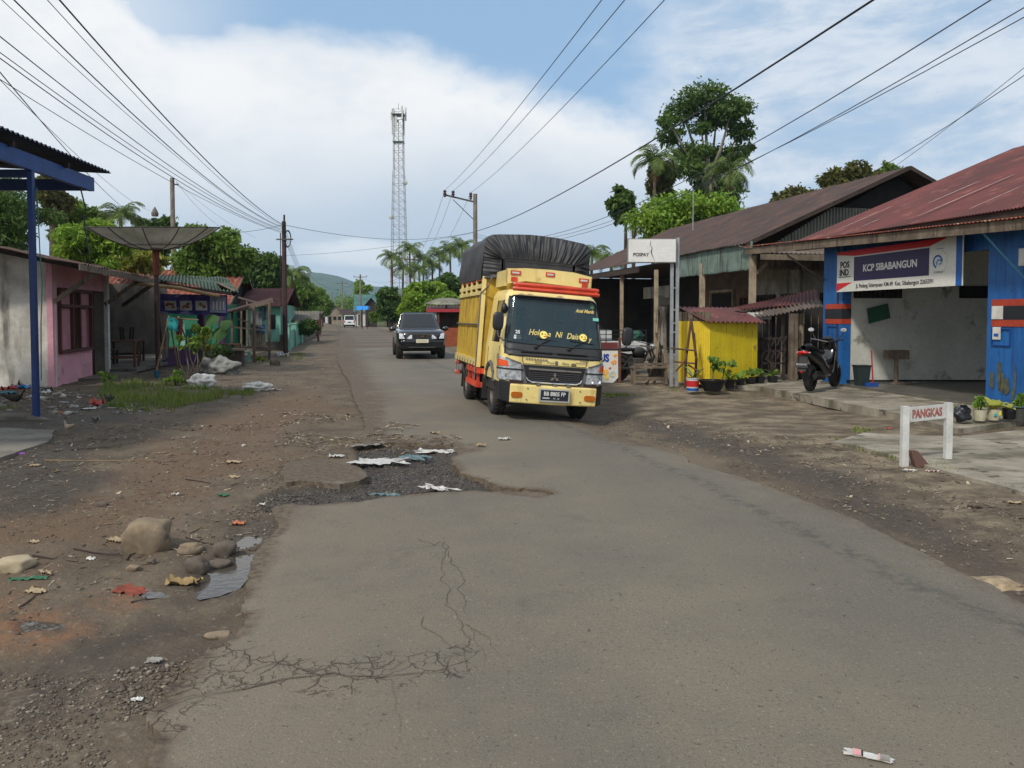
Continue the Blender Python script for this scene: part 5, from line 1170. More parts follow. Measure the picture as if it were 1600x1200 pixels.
# front panel patches (x, z) laid on the skin
def patch(mb, q, off=.012, th=.012, nu=8, nv=4):
    g = []
    for j in range(nv+1):
        for i in range(nu+1):
            u, v = i/nu, j/nv; x = (q[0][0]*(1-u)+q[1][0]*u)*(1-v)+(q[3][0]*(1-u)+q[2][0]*u)*v; z = (q[0][1]*(1-u)+q[1][1]*u)*(1-v)+(q[3][1]*(1-u)+q[2][1]*u)*v
            xx = x; y = yb(x, z)
            if abs(x) > CW-.001: y = CR+.035+(abs(x)-CW); xx = math.copysign(CW, x)
            nx = math.copysign(max(0, (abs(xx)-(CW-CR))/CR), xx); d_ = Vector((nx, -math.sqrt(max(0, 1-nx*nx)), 0))
            g.append(Vector((xx, y, z))+d_*off)
    n_ = len(g); fs = [(j*(nu+1)+i, j*(nu+1)+i+1, (j+1)*(nu+1)+i+1, (j+1)*(nu+1)+i) for j in range(nv) for i in range(nu)]
    mb.add(g+[p+Vector((0, .03, 0)) for p in g], fs+[tuple(reversed([i+n_ for i in f])) for f in fs]+[(i, i+n_, i+1+n_, i+1) for i in range(nu)]+[(nv*(nu+1)+i+1, nv*(nu+1)+i+1+n_, nv*(nu+1)+i+n_, nv*(nu+1)+i) for i in range(nu)]
      +[(j*(nu+1), (j+1)*(nu+1), (j+1)*(nu+1)+n_, j*(nu+1)+n_) for j in range(nv)]+[((j+1)*(nu+1)+nu, j*(nu+1)+nu, j*(nu+1)+nu+n_, (j+1)*(nu+1)+nu+n_) for j in range(nv)])
    return mb
sil = mat('silver_trim', C(120, 120, 118), C(96, 96, 94), ns=6, rough=.4, metal=.3)
mb = MB(); patch(mb, [(-.60, .60), (.60, .60), (.56, .895), (-.56, .895)], .012); gs_ = mb.build('grille_surround', sil, t)
mb = MB(); patch(mb, [(-.43, .615), (.43, .615), (.5, .89), (-.5, .89)], .020); gr_ = mb.build('grille', mat('grille_black', C(30, 29, 30), rough=.5), t)
mb = MB()
for z in (.66, .69, .72, .75, .78): mb.tube([(x, yb(x, z)-.03, z) for x in np.linspace(-.42, .42, 9)], .006, 4)
for x in np.linspace(-.4, .4, 25): mb.cyl((x, yb(x, .7)-.027, .645), (x, yb(x, .7)-.027, .79), .004, n=4)
mb.build('grille_mesh', mat('mesh_grey', C(66, 64, 66), rough=.5), gr_)
mb = MB(); mb.beam((-.42, -.022, .835), (.16, -.025, .83), .03, .03).beam((.16, -.022, .83), (.43, -.015, .828), .02, .022)
mb.tube([(-.45, -.02, .70), (-.42, -.025, .655), (-.36, -.027, .632), (0, -.03, .625), (.36, -.027, .632), (.42, -.025, .655), (.45, -.02, .70)], .011, 6); mb.build('chrome_trim', chrome, gr_)
def diamonds(mb, c, s, n=(0, -1, 0)):
    c = Vector(c)
    for a in (90, 210, 330):
        a = rad(a); d1 = Vector((math.cos(a), 0, math.sin(a))); l = Vector((math.cos(a+rad(30)), 0, math.sin(a+rad(30)))); r = Vector((math.cos(a-rad(30)), 0, math.sin(a-rad(30))))
        mb.prism([c, c+r*s*.58, c+d1*s, c+l*s*.58], Vector(n)*.012)
mb = MB(); diamonds(mb, (0, -.035, .715), .085); mb.build('emblem', chrome, gr_)
for sd in (-1, 1):
    mb = MB(); patch(mb, [(sd*.52, .645), (sd*.90, .645), (sd*.99, 1.035), (sd*.54, .905)] if sd > 0 else [(-.90, .645), (-.52, .645), (-.54, .905), (-.99, 1.035)], .02, nu=12); hl = mb.build('headlight', lens, t, smooth=True)
    mb = MB(); patch(mb, [(sd*.5, .80), (sd*.93, .80), (sd*.93, .822), (sd*.5, .822)] if sd > 0 else [(-.93, .80), (-.5, .80), (-.5, .822), (-.93, .822)], .028, nu=12); mb.build('lamp_bar', chassis, hl)
    mb = MB()
    for (x, z, r) in ((.60, .70, .045), (.72, .71, .055)): mb.lathe([(.001, .03), (r*.5, .02), (r, 0)], (sd*x, yb(x, z)-.025, z), 14, 'y', caps=False)
    mb.build('reflector', chrome, hl, smooth=True)
    mb = MB(); patch(mb, [(sd*.72, .85), (sd*.84, .85), (sd*.86, .96), (sd*.74, .93)] if sd > 0 else [(-.84, .85), (-.72, .85), (-.74, .93), (-.86, .96)], .027, nu=5); mb.build('indicator', ored, hl)
    mb = MB(); mb.tube([(sd*x, yb(x, z)-.026, z) for x, z in ((.54, .91), (.62, .93), (.70, .955), (.78, .985))], .01, 5); mb.build('trim', sil, hl)
    # wheel arch flare and corner of the bumper
    mb = MB(); mb.tube([(sd*(CW+.004), .62, .56), (sd*(CW+.01), .68, .72), (sd*(CW+.01), .8, .82), (sd*(CW+.01), .95, .86), (sd*(CW+.01), 1.12, .82), (sd*(CW+.01), 1.24, .72), (sd*(CW+.01), 1.3, .56)], .035, 6); mb.build('arch_flare', mat('flare_grey', C(84, 84, 82), rough=.6), t, smooth=True)
    MB().hexa([Vector((sd*.70, -.05, .30)), Vector((sd*.82, .10, .32)), Vector((sd*.82, .50, .34)), Vector((sd*.70, .50, .32))], [Vector((sd*.70, -.05, .62)), Vector((sd*.83, .10, .64)), Vector((sd*.83, .52, .62)), Vector((sd*.70, .5, .6))]).build('bumper_corner', black, t, bevel=.015)
    MB().box(sd*.70-.12, sd*.70+.12, .5, 1.35, .45, .62).build('inner_arch', chassis, t) if False else None
bm_ = MB(); pr = [(-.705, .31), (-.70, .60), (.70, .60), (.705, .31)]
bm_.hexa([Vector((-.70, -.035, .30)), Vector((0, -.075, .29)), Vector((.70, -.035, .30)), Vector((.70, .12, .30)), Vector((-.70, .12, .30))], [Vector((-.70, -.045, .585)), Vector((0, -.09, .585)), Vector((.70, -.045, .585)), Vector((.70, .12, .60)), Vector((-.70, .12, .60))])
bum = bm_.build('bumper', cream, t, bevel=.02)
for sd in (-1, 1):
    m_ = MB(); c = (sd*.585, -.052, .425); pts_ = []
    for i in range(20): a = 2*PI*i/20; pts_.append(Vector((c[0]+.09*math.copysign(abs(math.cos(a))**.5, math.cos(a)), c[1]-.006, c[2]+.045*math.copysign(abs(math.sin(a))**.5, math.sin(a)))))
    m_.prism(pts_, (0, .03, 0)); m_.build('fog_lamp', amber, bum)
    mm = MB(); 
    for x, z in ((.42, .53), (.43, .36)): mm.blob((sd*x, -.066, z), .012, 1, 0, 1)
    mm.build('bolt', rimm, bum)
MB().box(-.245, .245, -.105, -.082, .345, .545).build('plate_frame', mat('plate_grey', C(176, 176, 172), rough=.5), bum)
pl = MB().box(-.22, .22, -.111, -.104, .37, .525).build('plate', mat('plate_dark', C(30, 34, 42), rough=.5), bum)
mb = MB(); text(mb, 'BB 8805 FP', .085, (0, -.114, .468), (1, 0, 0), (0, 0, 1), bold=.002, xs=.88); text(mb, '01 . 26', .035, (.03, -.114, .40), (1, 0, 0), (0, 0, 1)); mb.box(-.19, -.08, -.113, -.110, .395, .41); mb.build('plate_lettering', inkw, bum)
mb = MB()
for x in (-.26, 0, .22):
    for dx in (-.022, 0, .022): mb.cyl((x+dx, -.07, .60), (x+dx, -.07, .625), .009, n=8)
    mb.box(x-.035, x+.035, -.085, -.05, .585, .60)
mb.build('marker_lamps', chrome, bum)
MB().box(-.70, .70, .0, .16, .585, .65).build('lower_skirt', mat('dark_maroon', C(48, 28, 30), rough=.7), t)
# badges and stickers
mb = MB(); 
for i in range(8): x = -.46+i*.045; mb.blob((x, yb(x, .985)-.012, .987-i*.001), (.022, .012, .014), i, 0, 1)
mb.build('chrome_badge', chrome, t, smooth=True)
mb = MB(); text(mb, 'TURBO', .045, (.47, yb(.47, .98)-.008, .995), (1, 0, 0), (0, 0, 1)); text(mb, 'INTERCOOLER', .028, (.43, yb(.43, .96)-.008, .962), (1, 0, 0), (0, 0, 1)); text(mb, 'Ramli', .05, (-.28, yb(0, .93)-.008, .945), (1, 0, 0), (0, 0, 1), shear=.4); text(mb, 'Truck', .05, (-.08, yb(0, .93)-.008, .945), (1, 0, 0), (0, 0, 1), shear=.4); text(mb, 'Mania', .05, (.16, yb(0, .93)-.008, .945), (1, 0, 0), (0, 0, 1), shear=.4)
mb.build('badge_lettering', mat('badge_grey', C(120, 112, 96), rough=.4), t)
MB().box(.02-.02, .02+.02, yb(0, .94)-.012, yb(0, .94), .92, .975).build('square_badge', sil, t)
mb = MB(); mb.tube([(.30+.035*math.cos(a), yb(.3, .93)-.008, .935+.016*math.sin(a)) for a in np.linspace(0, 2*PI, 13)], .006, 5); mb.build('hood_handle', chassis, t)
def onglass(mb, body, size, x, z, **kw):
    sl_ = Vector((0, .36, 1)).normalized(); o = Vector((x, yb(x, z)-.008, z)); return text(mb, body, size, o, (1, 0, 0), sl_, **kw)
gold = mat('gold_letters', C(220, 198, 118), rough=.5); 
for tx_, s_z, x, z in (('Hol', .135, -.35, 1.395), ('a', .125, -.10, 1.385), ('Ni', .135, .05, 1.385), ('Dais', .135, .28, 1.375), ('y', .11, .57, 1.345), ('Anti Manis', .085, .50, 1.79)): mb = MB(); onglass(mb, tx_, s_z, x, z, shear=.35, bold=.002, xs=.82); mb.build('windshield_lettering', gold, ws)
for i, (x, z) in enumerate(((-.19, 1.365), (.46, 1.365))):
    yy = yb(x, z); sl_ = Vector((0, .36, 1)).normalized(); fwd = Vector((0, -1, .36)).normalized(); c = Vector((x, yy, z))+fwd*.012
    def disc(cx, cz, rx, rz, m_, o_, nm, par): q = c+Vector((1, 0, 0))*cx+sl_*cz+fwd*o_; return MB().prism([q+Vector((1, 0, 0))*rx*math.cos(a)+sl_*rz*math.sin(a) for a in np.linspace(0, 2*PI, 20)[:-1]], fwd*.003).build(nm, m_, par)
    st_ = disc(0, 0, .064, .064, mat('face_yellow', C(246, 226, 120), rough=.5), 0, 'round_sticker', ws)
    br_ = mat('face_brown', C(84, 54, 20), rough=.6)
    disc(-.022, .012, .011, .014, br_, .004, 'face_mark', ws); disc(.028, .012, .016, .005, br_, .004, 'face_mark', ws); disc(.012, -.026, .01, .008, br_, .004, 'face_mark', ws); disc(.038, -.022, .014, .012, mat('face_red', C(206, 60, 40)), .004, 'face_mark', ws)
mb = MB(); a = Vector((-.66, yb(-.66, 1.3)-.008, 1.28)); s_ = Vector((0, .36, 1)).normalized()
for (x0, x1, z0, z1) in ((-.0, .12, 0, .035), (0.005, .115, .042, .062)): mb.prism([a+Vector((x0, 0, 0))+s_*z0, a+Vector((x1, 0, 0))+s_*z0, a+Vector((x1, 0, 0))+s_*z1, a+Vector((x0, 0, 0))+s_*z1], (0, -.002, 0))
mb.build('white_sticker', inkw, ws); mb = MB(); onglass(mb, '25', .075, -.60, 1.385, bold=.003); mb.build('sticker_number', inkw, ws)
mb = MB(); a = Vector((.64, yb(.64, 1.66)-.006, 1.65)); mb.prism([a, a+Vector((.1, .01, 0)), a+Vector((.1, .01, 0))+s_*.05, a+s_*.05], (0, -.002, 0)).build('green_sticker', mat('green_sticker', C(120, 196, 180)), ws)
mb = MB(); q = Vector((.63, yb(.63, 1.87)-.01, 1.87)); mb.prism([q+Vector((.03*math.cos(a), 0, 0))+s_*.03*math.sin(a) for a in np.linspace(0, 2*PI, 16)[:-1]], (0, -.002, 0)).build('round_badge', mat('badge_green', C(90, 150, 90)), ws)
mb = MB()
for x in (-.32, .22): mb.tube([(x, yb(x, 1.18)-.02, 1.17), (x+.1, yb(x, 1.24)-.025, 1.235), (x+.22, yb(x, 1.29)-.02, 1.295)], .009, 5).tube([(x+.02, yb(x, 1.29)-.012, 1.31), (x+.42, yb(x, 1.29)-.004, 1.275)], .007, 4).blob((x, yb(x, 1.17)-.02, 1.165), (.035, .025, .02), 1, 0, 1)
mb.build('wipers', black, t)
# mirrors on long arms
mb = MB().tube([(-.93, .1, 1.42), (-.92, .05, 1.30), (-.85, -.02, 1.245), (-.5, -.06, 1.215), (.2, -.07, 1.20), (.75, -.04, 1.21), (.98, .0, 1.22), (1.16, .06, 1.26), (1.2, .1, 1.34)], .013, 6).build('mirror_arm', black, t)
for (x, z, y) in ((-.93, 1.53, .1), (1.19, 1.44, .12)): MB().blob((x, y, z), (.085, .045, .145), 2, 0, 3, sq=.6).build('mirror', mat('mirror_back', C(38, 38, 40), rough=.45), t, smooth=True)
MB().blob((-.80, .34, 1.74), (.05, .05, .09), 2, .1, 2).build('upper_mirror', black, t, smooth=True)
MB().tube([(-.86, 1.50, 2.35), (-.9, 1.4, 2.1), (-1.0, 1.35, 1.95), (-1.02, 1.4, 1.5), (-1.0, 1.45, .5)], .014, 6).build('corner_rod', sil, t) if False else None
# interior with the driver
MB().box(-.7, .7, .35, .6, 1.05, 1.22).build('dashboard', chassis, t)
for x in (-.38, .38): MB().box(x-.24, x+.24, 1.0, 1.12, 1.0, 1.62).box(x-.24, x+.24, .75, 1.1, .92, 1.0).box(x-.11, x+.11, 1.02, 1.1, 1.64, 1.8).build('seat', mat('seat_cloth', C(70, 60, 56), rough=.9), t, bevel=.02)
MB().lathe([(.17, 0), (.18, .012), (.19, 0), (.18, -.012), (.17, 0)], (-.38, .62, 1.28), 20, 'y', caps=False).build('steering_wheel', black, t)
# visor, roof board
mb = MB(); 
for z, y, w_ in ((2.13, .24, .69), (2.06, .22, .70)): mb.tube([(-w_, y+.03, z), (-w_+.06, y, z), (0, y-.03, z), (w_-.06, y, z), (w_, y+.03, z)], .034, 8)
for x in (-.64, -.5, .5, .64, 0): mb.box(x-.03, x+.03, .22, .3, 2.03, 2.15)
mb.build('visor', orangep, t, smooth=True)
mb = MB(); zt = [2.40, 2.43, 2.44, 2.43, 2.38]; xs_ = [-.73, -.4, 0, .4, .72]
mb.prism([Vector((x, .72, z)) for x, z in zip(xs_, zt)]+[Vector((.72, .72, 2.12)), Vector((.4, .72, 2.2)), (-.4, .72, 2.22), Vector((-.73, .72, 2.15))], (0, .03, 0)); mb.box(-.73, -.71, .72, 1.6, 2.12, 2.38).box(.70, .72, .72, 1.6, 2.12, 2.36); rb_ = mb.build('roof_board', cream, t)
for x, z, w_ in ((-.58, 2.34, .085), (0, 2.36, .075), (.58, 2.31, .085)): MB().box(x-w_, x+w_, .705, .718, z-.035, z+.035).build('orange_tag', orangep, rb_); MB().box(x-w_*.7, x+w_*.7, .700, .704, z-.015, z+.015).build('tag_print', paper, rb_)
for x in (-.6, .6): MB().box(x-.05, x+.05, .70, .72, 2.20, 2.27).build('orange_tag', orangep, rb_)
# cargo box
BX, Y0, Y1, ZB, ZT = .92, 1.72, 4.45, .74, 2.28
rg = random.Random(6); y = Y0+.08; sl2 = {-1: MB(), 1: MB()}
while y < Y1-.05:
    w_ = rg.uniform(.05, .085); 
    for sd in (-1, 1): sl2[sd].hexa([Vector((sd*BX, y, ZB+.1)), Vector((sd*(BX-.02), y, ZB+.1)), Vector((sd*(BX-.02), y+w_, ZB+.1)), Vector((sd*BX, y+w_, ZB+.1))], [Vector((sd*BX, y+rg.uniform(-.01, .01), 2.0)), Vector((sd*(BX-.02), y, 2.0)), Vector((sd*(BX-.02), y+w_, 2.0)), Vector((sd*BX, y+w_, 2.0))])
    y += w_+rg.uniform(.03, .08)
for sd in (-1, 1): sl2[sd].build('slats', yslat, t)
mb = MB()
for sd in (-1, 1):
    for z, h in ((ZB+.05, .12), (2.02, .07), (2.14, .07)): mb.box(sd*BX-.03, sd*BX+.03, Y0, Y1, z-h/2, z+h/2)
    for yy in (2.3, 2.9, 3.5, 4.1): mb.box(sd*BX-.035, sd*BX+.0, yy, yy+.06, 2.0, 2.3)
mb.build('side_rail', cream, t)
mb = MB().box(-BX-.02, -BX+.02, Y0, Y1, 2.24, 2.27).box(BX-.02, BX+.02, Y0, Y1, 2.24, 2.27); mb.build('top_rail', orangep, t)
MB().cyl((-BX-.03, Y0-.02, 1.46), (-BX-.03, Y1, 1.46), .014).build('tie_bar', rimm, t)
MB().box(-BX+.03, BX-.03, Y0+.04, Y1-.02, ZB, 2.25).build('load', dark, t)
MB().box(-BX, BX, Y0-.03, Y0+.04, ZB, 2.3).build('headboard', yslat, t); MB().box(-BX, BX, Y1-.02, Y1+.03, ZB, 2.28).build('tailboard', yslat, t)
for x in (-BX, BX): MB().box(x-.035, x+.035, Y0-.06, Y0+.02, ZB-.02, 2.3).build('corner_post', cream, t)
MB().tube([(-BX-.05, Y0-.04, 2.0), (-BX-.05, Y0-.05, 1.0), (-BX-.05, Y0-.05, .5)], .013, 5).tube([(-BX-.05, Y0-.04, 2.0), (-BX+.05, Y0-.2, 2.12), (-BX+.1, Y0-.22, 2.3)], .014, 5).build('ladder_rod', sil, t)
MB().box(-.45, .45, .4, 4.4, .5, .62).box(-.85, .85, 1.75, 4.4, .66, .74).box(-.8, .8, .3, 1.55, .42, .6).build('chassis', chassis, t)
MB().box(-.25, .25, .2, .9, .3, .5).cyl((-.65, .95, .4), (.65, .95, .4), .05).cyl((-.65, 3.3, .4), (.65, 3.3, .4), .07).build('axles', chassis, t)
mb = MB()
for z in (.66, .42): mb.beam((-BX+.0, 1.55, z), (-BX+.0, 2.75, z), .06, .09); mb.beam((-BX+.0, 1.6, z), (-BX+.25, 1.55, z), .06, .09)
for yy in (1.7, 2.2, 2.7): mb.box(-BX+.0, -BX+.05, yy, yy+.06, .4, .72)
mb.build('side_guard', orangep, t)
mb = MB()
for z in (.66, .46): mb.tube([(-BX, 4.05, z), (-BX, 4.35, z), (-BX+.2, 4.45, z), (.7, 4.45, z)], .045, 6)
mb.build('rear_guard', mat('faded_red_paint', C(184, 96, 84), rough=.6), t)
for i in range(7): y_ = 2.0+i*.33; MB().tube([(-BX-.035, y_, .8), (-BX-.05, y_+.03, .66), (-BX-.04, y_, .52)], .006, 4).build('chain', rimm, t)
MB().box(-.88, -.5, 3.75, 3.78, .2, .7).build('mudflap', chassis, t); MB().box(-.86, -.5, 1.45, 1.48, .2, .6).build('mudflap', chassis, t)
for x in (-.69, .69): wheel(t, 'front_wheel', (x, .95, .37), .375, .2, side=(-1 if x < 0 else 1))
for x in (-.76, .76): wheel(t, 'rear_wheel', (x, 3.3, .37), .375, .2, side=(-1 if x < 0 else 1))
for x in (-.53, .53): wheel(t, 'inner_rear_wheel', (x, 3.3, .37), .375, .19, side=-1)
# tarpaulin
tarp = mat('black_tarpaulin', C(56, 56, 58), C(42, 42, 44), ns=2, rough=.58, spots=C(74, 72, 72), sps=5, spt=(.58, .72), bump=.004, bs=9)
def arch(a, grow=0.0):       # a 0..1 around the hoop, left foot to right foot
    W2, zt_, r, z0 = .96, 3.04, .17, 2.26; L1 = zt_-r-z0; La = PI/2*r; L2 = 2*(W2-r); tot = 2*L1+2*La+L2; s = a*tot
    if s < L1: return Vector((-W2, 0, z0+s)), Vector((-1, 0, 0))
    s -= L1
    if s < La: q = s/r; n = Vector((-math.cos(q), 0, math.sin(q))); return Vector((-W2+r, 0, zt_-r))+n*r, n
    s -= La
    if s < L2: f = s/L2; return Vector((-W2+r+s, 0, zt_+.06*math.sin(PI*f))), Vector((0, 0, 1))
    s -= L2
    if s < La: q = s/r; n = Vector((math.sin(q), 0, math.cos(q))); return Vector((W2-r, 0, zt_-r))+n*r, n
    s -= La
    return Vector((W2, 0, zt_-r-s)), Vector((1, 0, 0))
NA, NY = 150, 34; vs = []
for j in range(NY+1):
    y = Y0-.02+(Y1+.05-Y0)*j/NY
    for i in range(NA+1):
        a = i/NA; p, n = arch(a); foot = max(0, 1-min(a, 1-a)*7)
        dsp = .022*mnoise.noise(Vector((y*1.3, a*9, 0)))+foot*.028*math.sin(y*26+5*mnoise.noise(Vector((y*3, 0, 0))))+.012*math.sin(j/NY*PI*5)*(1-foot)
        vs.append(p+Vector((0, y, 0))+n*dsp)
fs = [(j*(NA+1)+i, j*(NA+1)+i+1, (j+1)*(NA+1)+i+1, (j+1)*(NA+1)+i) for j in range(NY) for i in range(NA)]
mb = MB().add(vs, fs); NR = 22; vs = []; NA2 = 300
for k_ in range(NR+1):      # gathered front, drawn in towards a low band
    f = k_/NR
    for i in range(NA2+1):
        a = i/NA2; p, n = arch(a); e_ = Vector((max(-.66, min(.66, p.x*.72)), 0, 2.62 if p.z > 2.62 else (2.28+(p.z-2.26)*.9)))
        g = f**.9; q = p.lerp(e_, g); bul = .13*math.sin(min(1, f*1.25)*PI*.5)
        pl_ = math.sin(a*150+6*mnoise.noise(Vector((a*14, f*.8, 0))))+.5*math.sin(a*330+f*2+4*mnoise.noise(Vector((a*20, 3, 0)))); amp_ = .02*math.sin(PI*min(1, f*.9+.06))**.7
        vs.append(Vector((q.x, Y0-.03-bul-pl_*amp_, q.z)))
fs = [(j*(NA2+1)+i, j*(NA2+1)+i+1, (j+1)*(NA2+1)+i+1, (j+1)*(NA2+1)+i) for j in range(NR) for i in range(NA2)]
mb.add(vs, fs)
vs = [];  # the flat band in the middle
for j in range(6):
    for i in range(30): x = -.62+1.24*i/29; z = 2.30+.33*j/5; vs.append(Vector((x, Y0-.165-.012*mnoise.noise(Vector((x*5, z*6, 0)))-.012*math.sin(PI*j/5), z)))
mb.add(vs, [(j*30+i, j*30+i+1, (j+1)*30+i+1, (j+1)*30+i) for j in range(5) for i in range(29)])
mb.poly([arch(i/40)[0]+Vector((0, Y1+.03, 0)) for i in range(41)])
mb.build('tarpaulin', tarp, t, smooth='all')
MB().tube([(-.62, Y0-.19, 2.34), (-.63, Y0-.19, 2.60), (-.6, Y0-.20, 2.635), (0, Y0-.21, 2.64), (.6, Y0-.20, 2.63), (.63, Y0-.19, 2.34)], .009, 4).build('rope', black, t)

def skin_person(name, label, joints, edges, radii, m_skin, loc, rz=0, parts=()):
    me = bpy.data.meshes.new(name); me.from_pydata(joints, edges, []); me.update()
    o = bpy.data.objects.new('body_tmp', me); COL.objects.link(o)
    o.modifiers.new('s', 'SKIN'); me.skin_vertices[0].data.foreach_set  # data layer exists once the modifier does
    for v, r in zip(me.skin_vertices[0].data, radii): v.radius = r if hasattr(r, '__len__') else (r, r)
    me.skin_vertices[0].data[0].use_root = True
    sb = o.modifiers.new('b', 'SUBSURF'); sb.levels = 2; sb.render_levels = 2
    dg = bpy.context.evaluated_depsgraph_get(); m2 = bpy.data.meshes.new_from_object(o.evaluated_get(dg)); bpy.data.objects.remove(o)
    m2.materials.clear(); m2.materials.append(m_skin); m2.polygons.foreach_set('use_smooth', [True]*len(m2.polygons))
    p = bpy.data.objects.new(name, m2); COL.objects.link(p); p.location = loc; p.rotation_euler = (0, 0, rz); tag(p, label, 'person'); ORG[p.name] = Vector(loc)
    return p
skinm = mat('skin', C(150, 104, 78), C(134, 90, 68), ns=6, rough=.6)
Jn = [(0, .06, 1.02), (0, .04, 1.2), (0, .02, 1.38), (0, 0, 1.48), (0, -.02, 1.56), (0, -.03, 1.66),
      (-.16, 0, 1.42), (-.22, -.14, 1.24), (-.14, -.32, 1.3), (.16, 0, 1.42), (.22, -.14, 1.24), (.14, -.32, 1.3), (-.1, -.3, .98), (.1, -.3, .98), (-.11, -.36, .66), (.11, -.36, .66),
      (-.11, -.38, 1.32), (.11, -.38, 1.32)]
Ed = [(0, 1), (1, 2), (2, 3), (3, 4), (4, 5), (2, 6), (6, 7), (7, 8), (2, 9), (9, 10), (10, 11), (0, 12), (0, 13), (12, 14), (13, 15), (8, 16), (11, 17)]
Rd = [(.15, .11), (.15, .11), (.15, .1), (.05, .05), (.075, .085), (.07, .08), .05, .04, .03, .05, .04, .03, .07, .07, .05, .05, .03, .03]
try:
    cs_, sn_ = math.cos(TH), math.sin(TH); lx, ly, lz = -.38, .98, -.02
    bet = rad(4.4); lx2, lz2 = lx*math.cos(bet)+lz*math.sin(bet), -lx*math.sin(bet)+lz*math.cos(bet)
    wl_ = Vector((.60+cs_*lx2-sn_*ly, 12.0+sn_*lx2+cs_*ly, -.062+lz2))
    dv = skin_person('person', 'driver in a pinkish shirt seated behind the truck windshield', Jn, Ed, Rd, skinm, wl_, TH)
    mb = MB(); mb.blob((0, .03, 1.22), (.185, .135, .24), 3, .06, 3).blob((-.2, -.03, 1.33), (.085, .1, .12), 3, .05, 2).blob((.2, -.03, 1.33), (.085, .1, .12), 3, .05, 2); mb.build('shirt', mat('pink_shirt', C(170, 110, 128), rough=.9), dv, smooth='all')
    MB().blob((0, -.005, 1.67), (.092, .105, .085), 4, .05, 3).build('hair', mat('black_hair', C(20, 17, 16), rough=.6), dv, smooth='all')
    mb = MB(); mb.blob((0, -.115, 1.60), (.014, .02, .022), 1, 0, 2)
    for sx in (-1, 1): mb.blob((sx*.086, -.02, 1.6), (.012, .02, .03), 1, 0, 1)
    mb.build('nose_and_ears', skinm, dv, smooth='all'); mb = MB()
    for sx in (-1, 1): mb.blob((sx*.032, -.1, 1.625), (.013, .008, .006), 1, 0, 1)
    mb.box(-.022, .022, -.106, -.1, 1.556, 1.562); mb.build('eyes_and_mouth', black, dv)
except Exception as ex: print('driver failed', ex)

# ------------------------------------------------------------------ cars
def section_body(stations, n=20):   # stations: (y, halfwidth, zbottom, ztop, power)
    vs = []; fs = []
    for (y, w_, z0, z1, pw) in stations:
        for i in range(n):
            a = 2*PI*i/n; c, s = math.cos(a), math.sin(a)
            vs.append((w_*math.copysign(abs(c)**pw, c), y, (z0+z1)/2+(z1-z0)/2*math.copysign(abs(s)**pw, s)))
    for k_ in range(len(stations)-1):
        for i in range(n): fs.append((k_*n+i, (k_+1)*n+i, (k_+1)*n+(i+1) % n, k_*n+(i+1) % n))
    fs.append(tuple(range(n))); fs.append(tuple(reversed(range((len(stations)-1)*n, len(stations)*n))))
    return vs, fs
def greenhouse(t, y0, y1, w0, z0, y0t, y1t, w1, z1, m, gl, sides=3, splits=(0, .5, 1), names=('windshield', 'rear_window')):
    b = [Vector((-w0, y0, z0)), Vector((w0, y0, z0)), Vector((w0, y1, z0)), Vector((-w0, y1, z0))]; u = [Vector((-w1, y0t, z1)), Vector((w1, y0t, z1)), Vector((w1, y1t, z1)), Vector((-w1, y1t, z1))]
    MB().hexa(b, u).build('cabin', m, t, bevel=.05)
    cr = MB(); 
    def win(A, B, Cc, D, f0, f1, nm, g0=.12, g1=.9):
        a = A.lerp(B, f0); b_ = A.lerp(B, f1); c = D.lerp(Cc, f1); d = D.lerp(Cc, f0); p = [a.lerp(d, g0), b_.lerp(c, g0), b_.lerp(c, g1), a.lerp(d, g1)]
        n = (p[1]-p[0]).cross(p[3]-p[0]).normalized(); MB().prism([x+n*.004 for x in p], n*.008).build(nm, gl, t, bevel=.02)
    win(b[0], b[1], u[1], u[0], .07, .93, names[0]); win(b[2], b[3], u[3], u[2], .1, .9, names[1])
    for i in range(len(splits)-1):
        f0, f1 = splits[i]+.03, splits[i+1]-.02
        win(b[1], b[2], u[2], u[1], f0, f1, 'side_window'); win(b[3], b[0], u[0], u[3], 1-f1, 1-f0, 'side_window')
qp = G(660, 561); blackp = mat('black_car_paint', C(12, 13, 16), rough=.22, coat=1.0, var=0)
pk = thing('pickup', 'black double cab pickup following behind the yellow truck', 'car', (qp.x+.02, qp.y-.3, 0), rad(11)); t = pk
vs, fs = section_body([(-.02, .60, .52, .98, .45), (.06, .80, .45, 1.05, .4), (.3, .90, .42, 1.10, .35), (1.2, .91, .42, 1.15, .3), (1.5, .905, .4, 1.17, .3), (3.3, .905, .4, 1.15, .3), (5.1, .90, .45, 1.12, .3), (5.2, .86, .5, 1.08, .4)], 28)
MB().add(vs, fs).build('body', blackp, t, smooth='all')
greenhouse(t, 1.1, 3.5, .80, 1.12, 2.0, 3.15, .61, 1.76, blackp, glass_d, splits=(0, .5, 1))
MB().box(-.56, .56, 2.1, 3.0, 1.76, 1.785).build('roof', blackp, t, bevel=.008)
for x in (-.55, .55):
    hl = sx = math.copysign(1, x); hp_ = [(sx*.36, -.06), (sx*.84, .03), (sx*.84, .2), (sx*.36, .2)]; MB().hexa([Vector((a, b, .77)) for a, b in hp_], [Vector((a, b+.03, .93+.05*(i in (1, 2)))) for i, (a, b) in enumerate(hp_)]).build('headlight', mat('bright_lens', C(226, 228, 230), C(176, 180, 184), ns=9, rough=.15), t, bevel=.02)
    MB().blob((x*.98, -.01, .62), (.06, .04, .06), 1, 0, 2).build('fog_lamp', lens, t, smooth=True)
    MB().blob((x*1.87, 1.45, 1.13), (.13, .08, .09), 1, .05, 2).build('mirror', blackp, t, smooth=True)
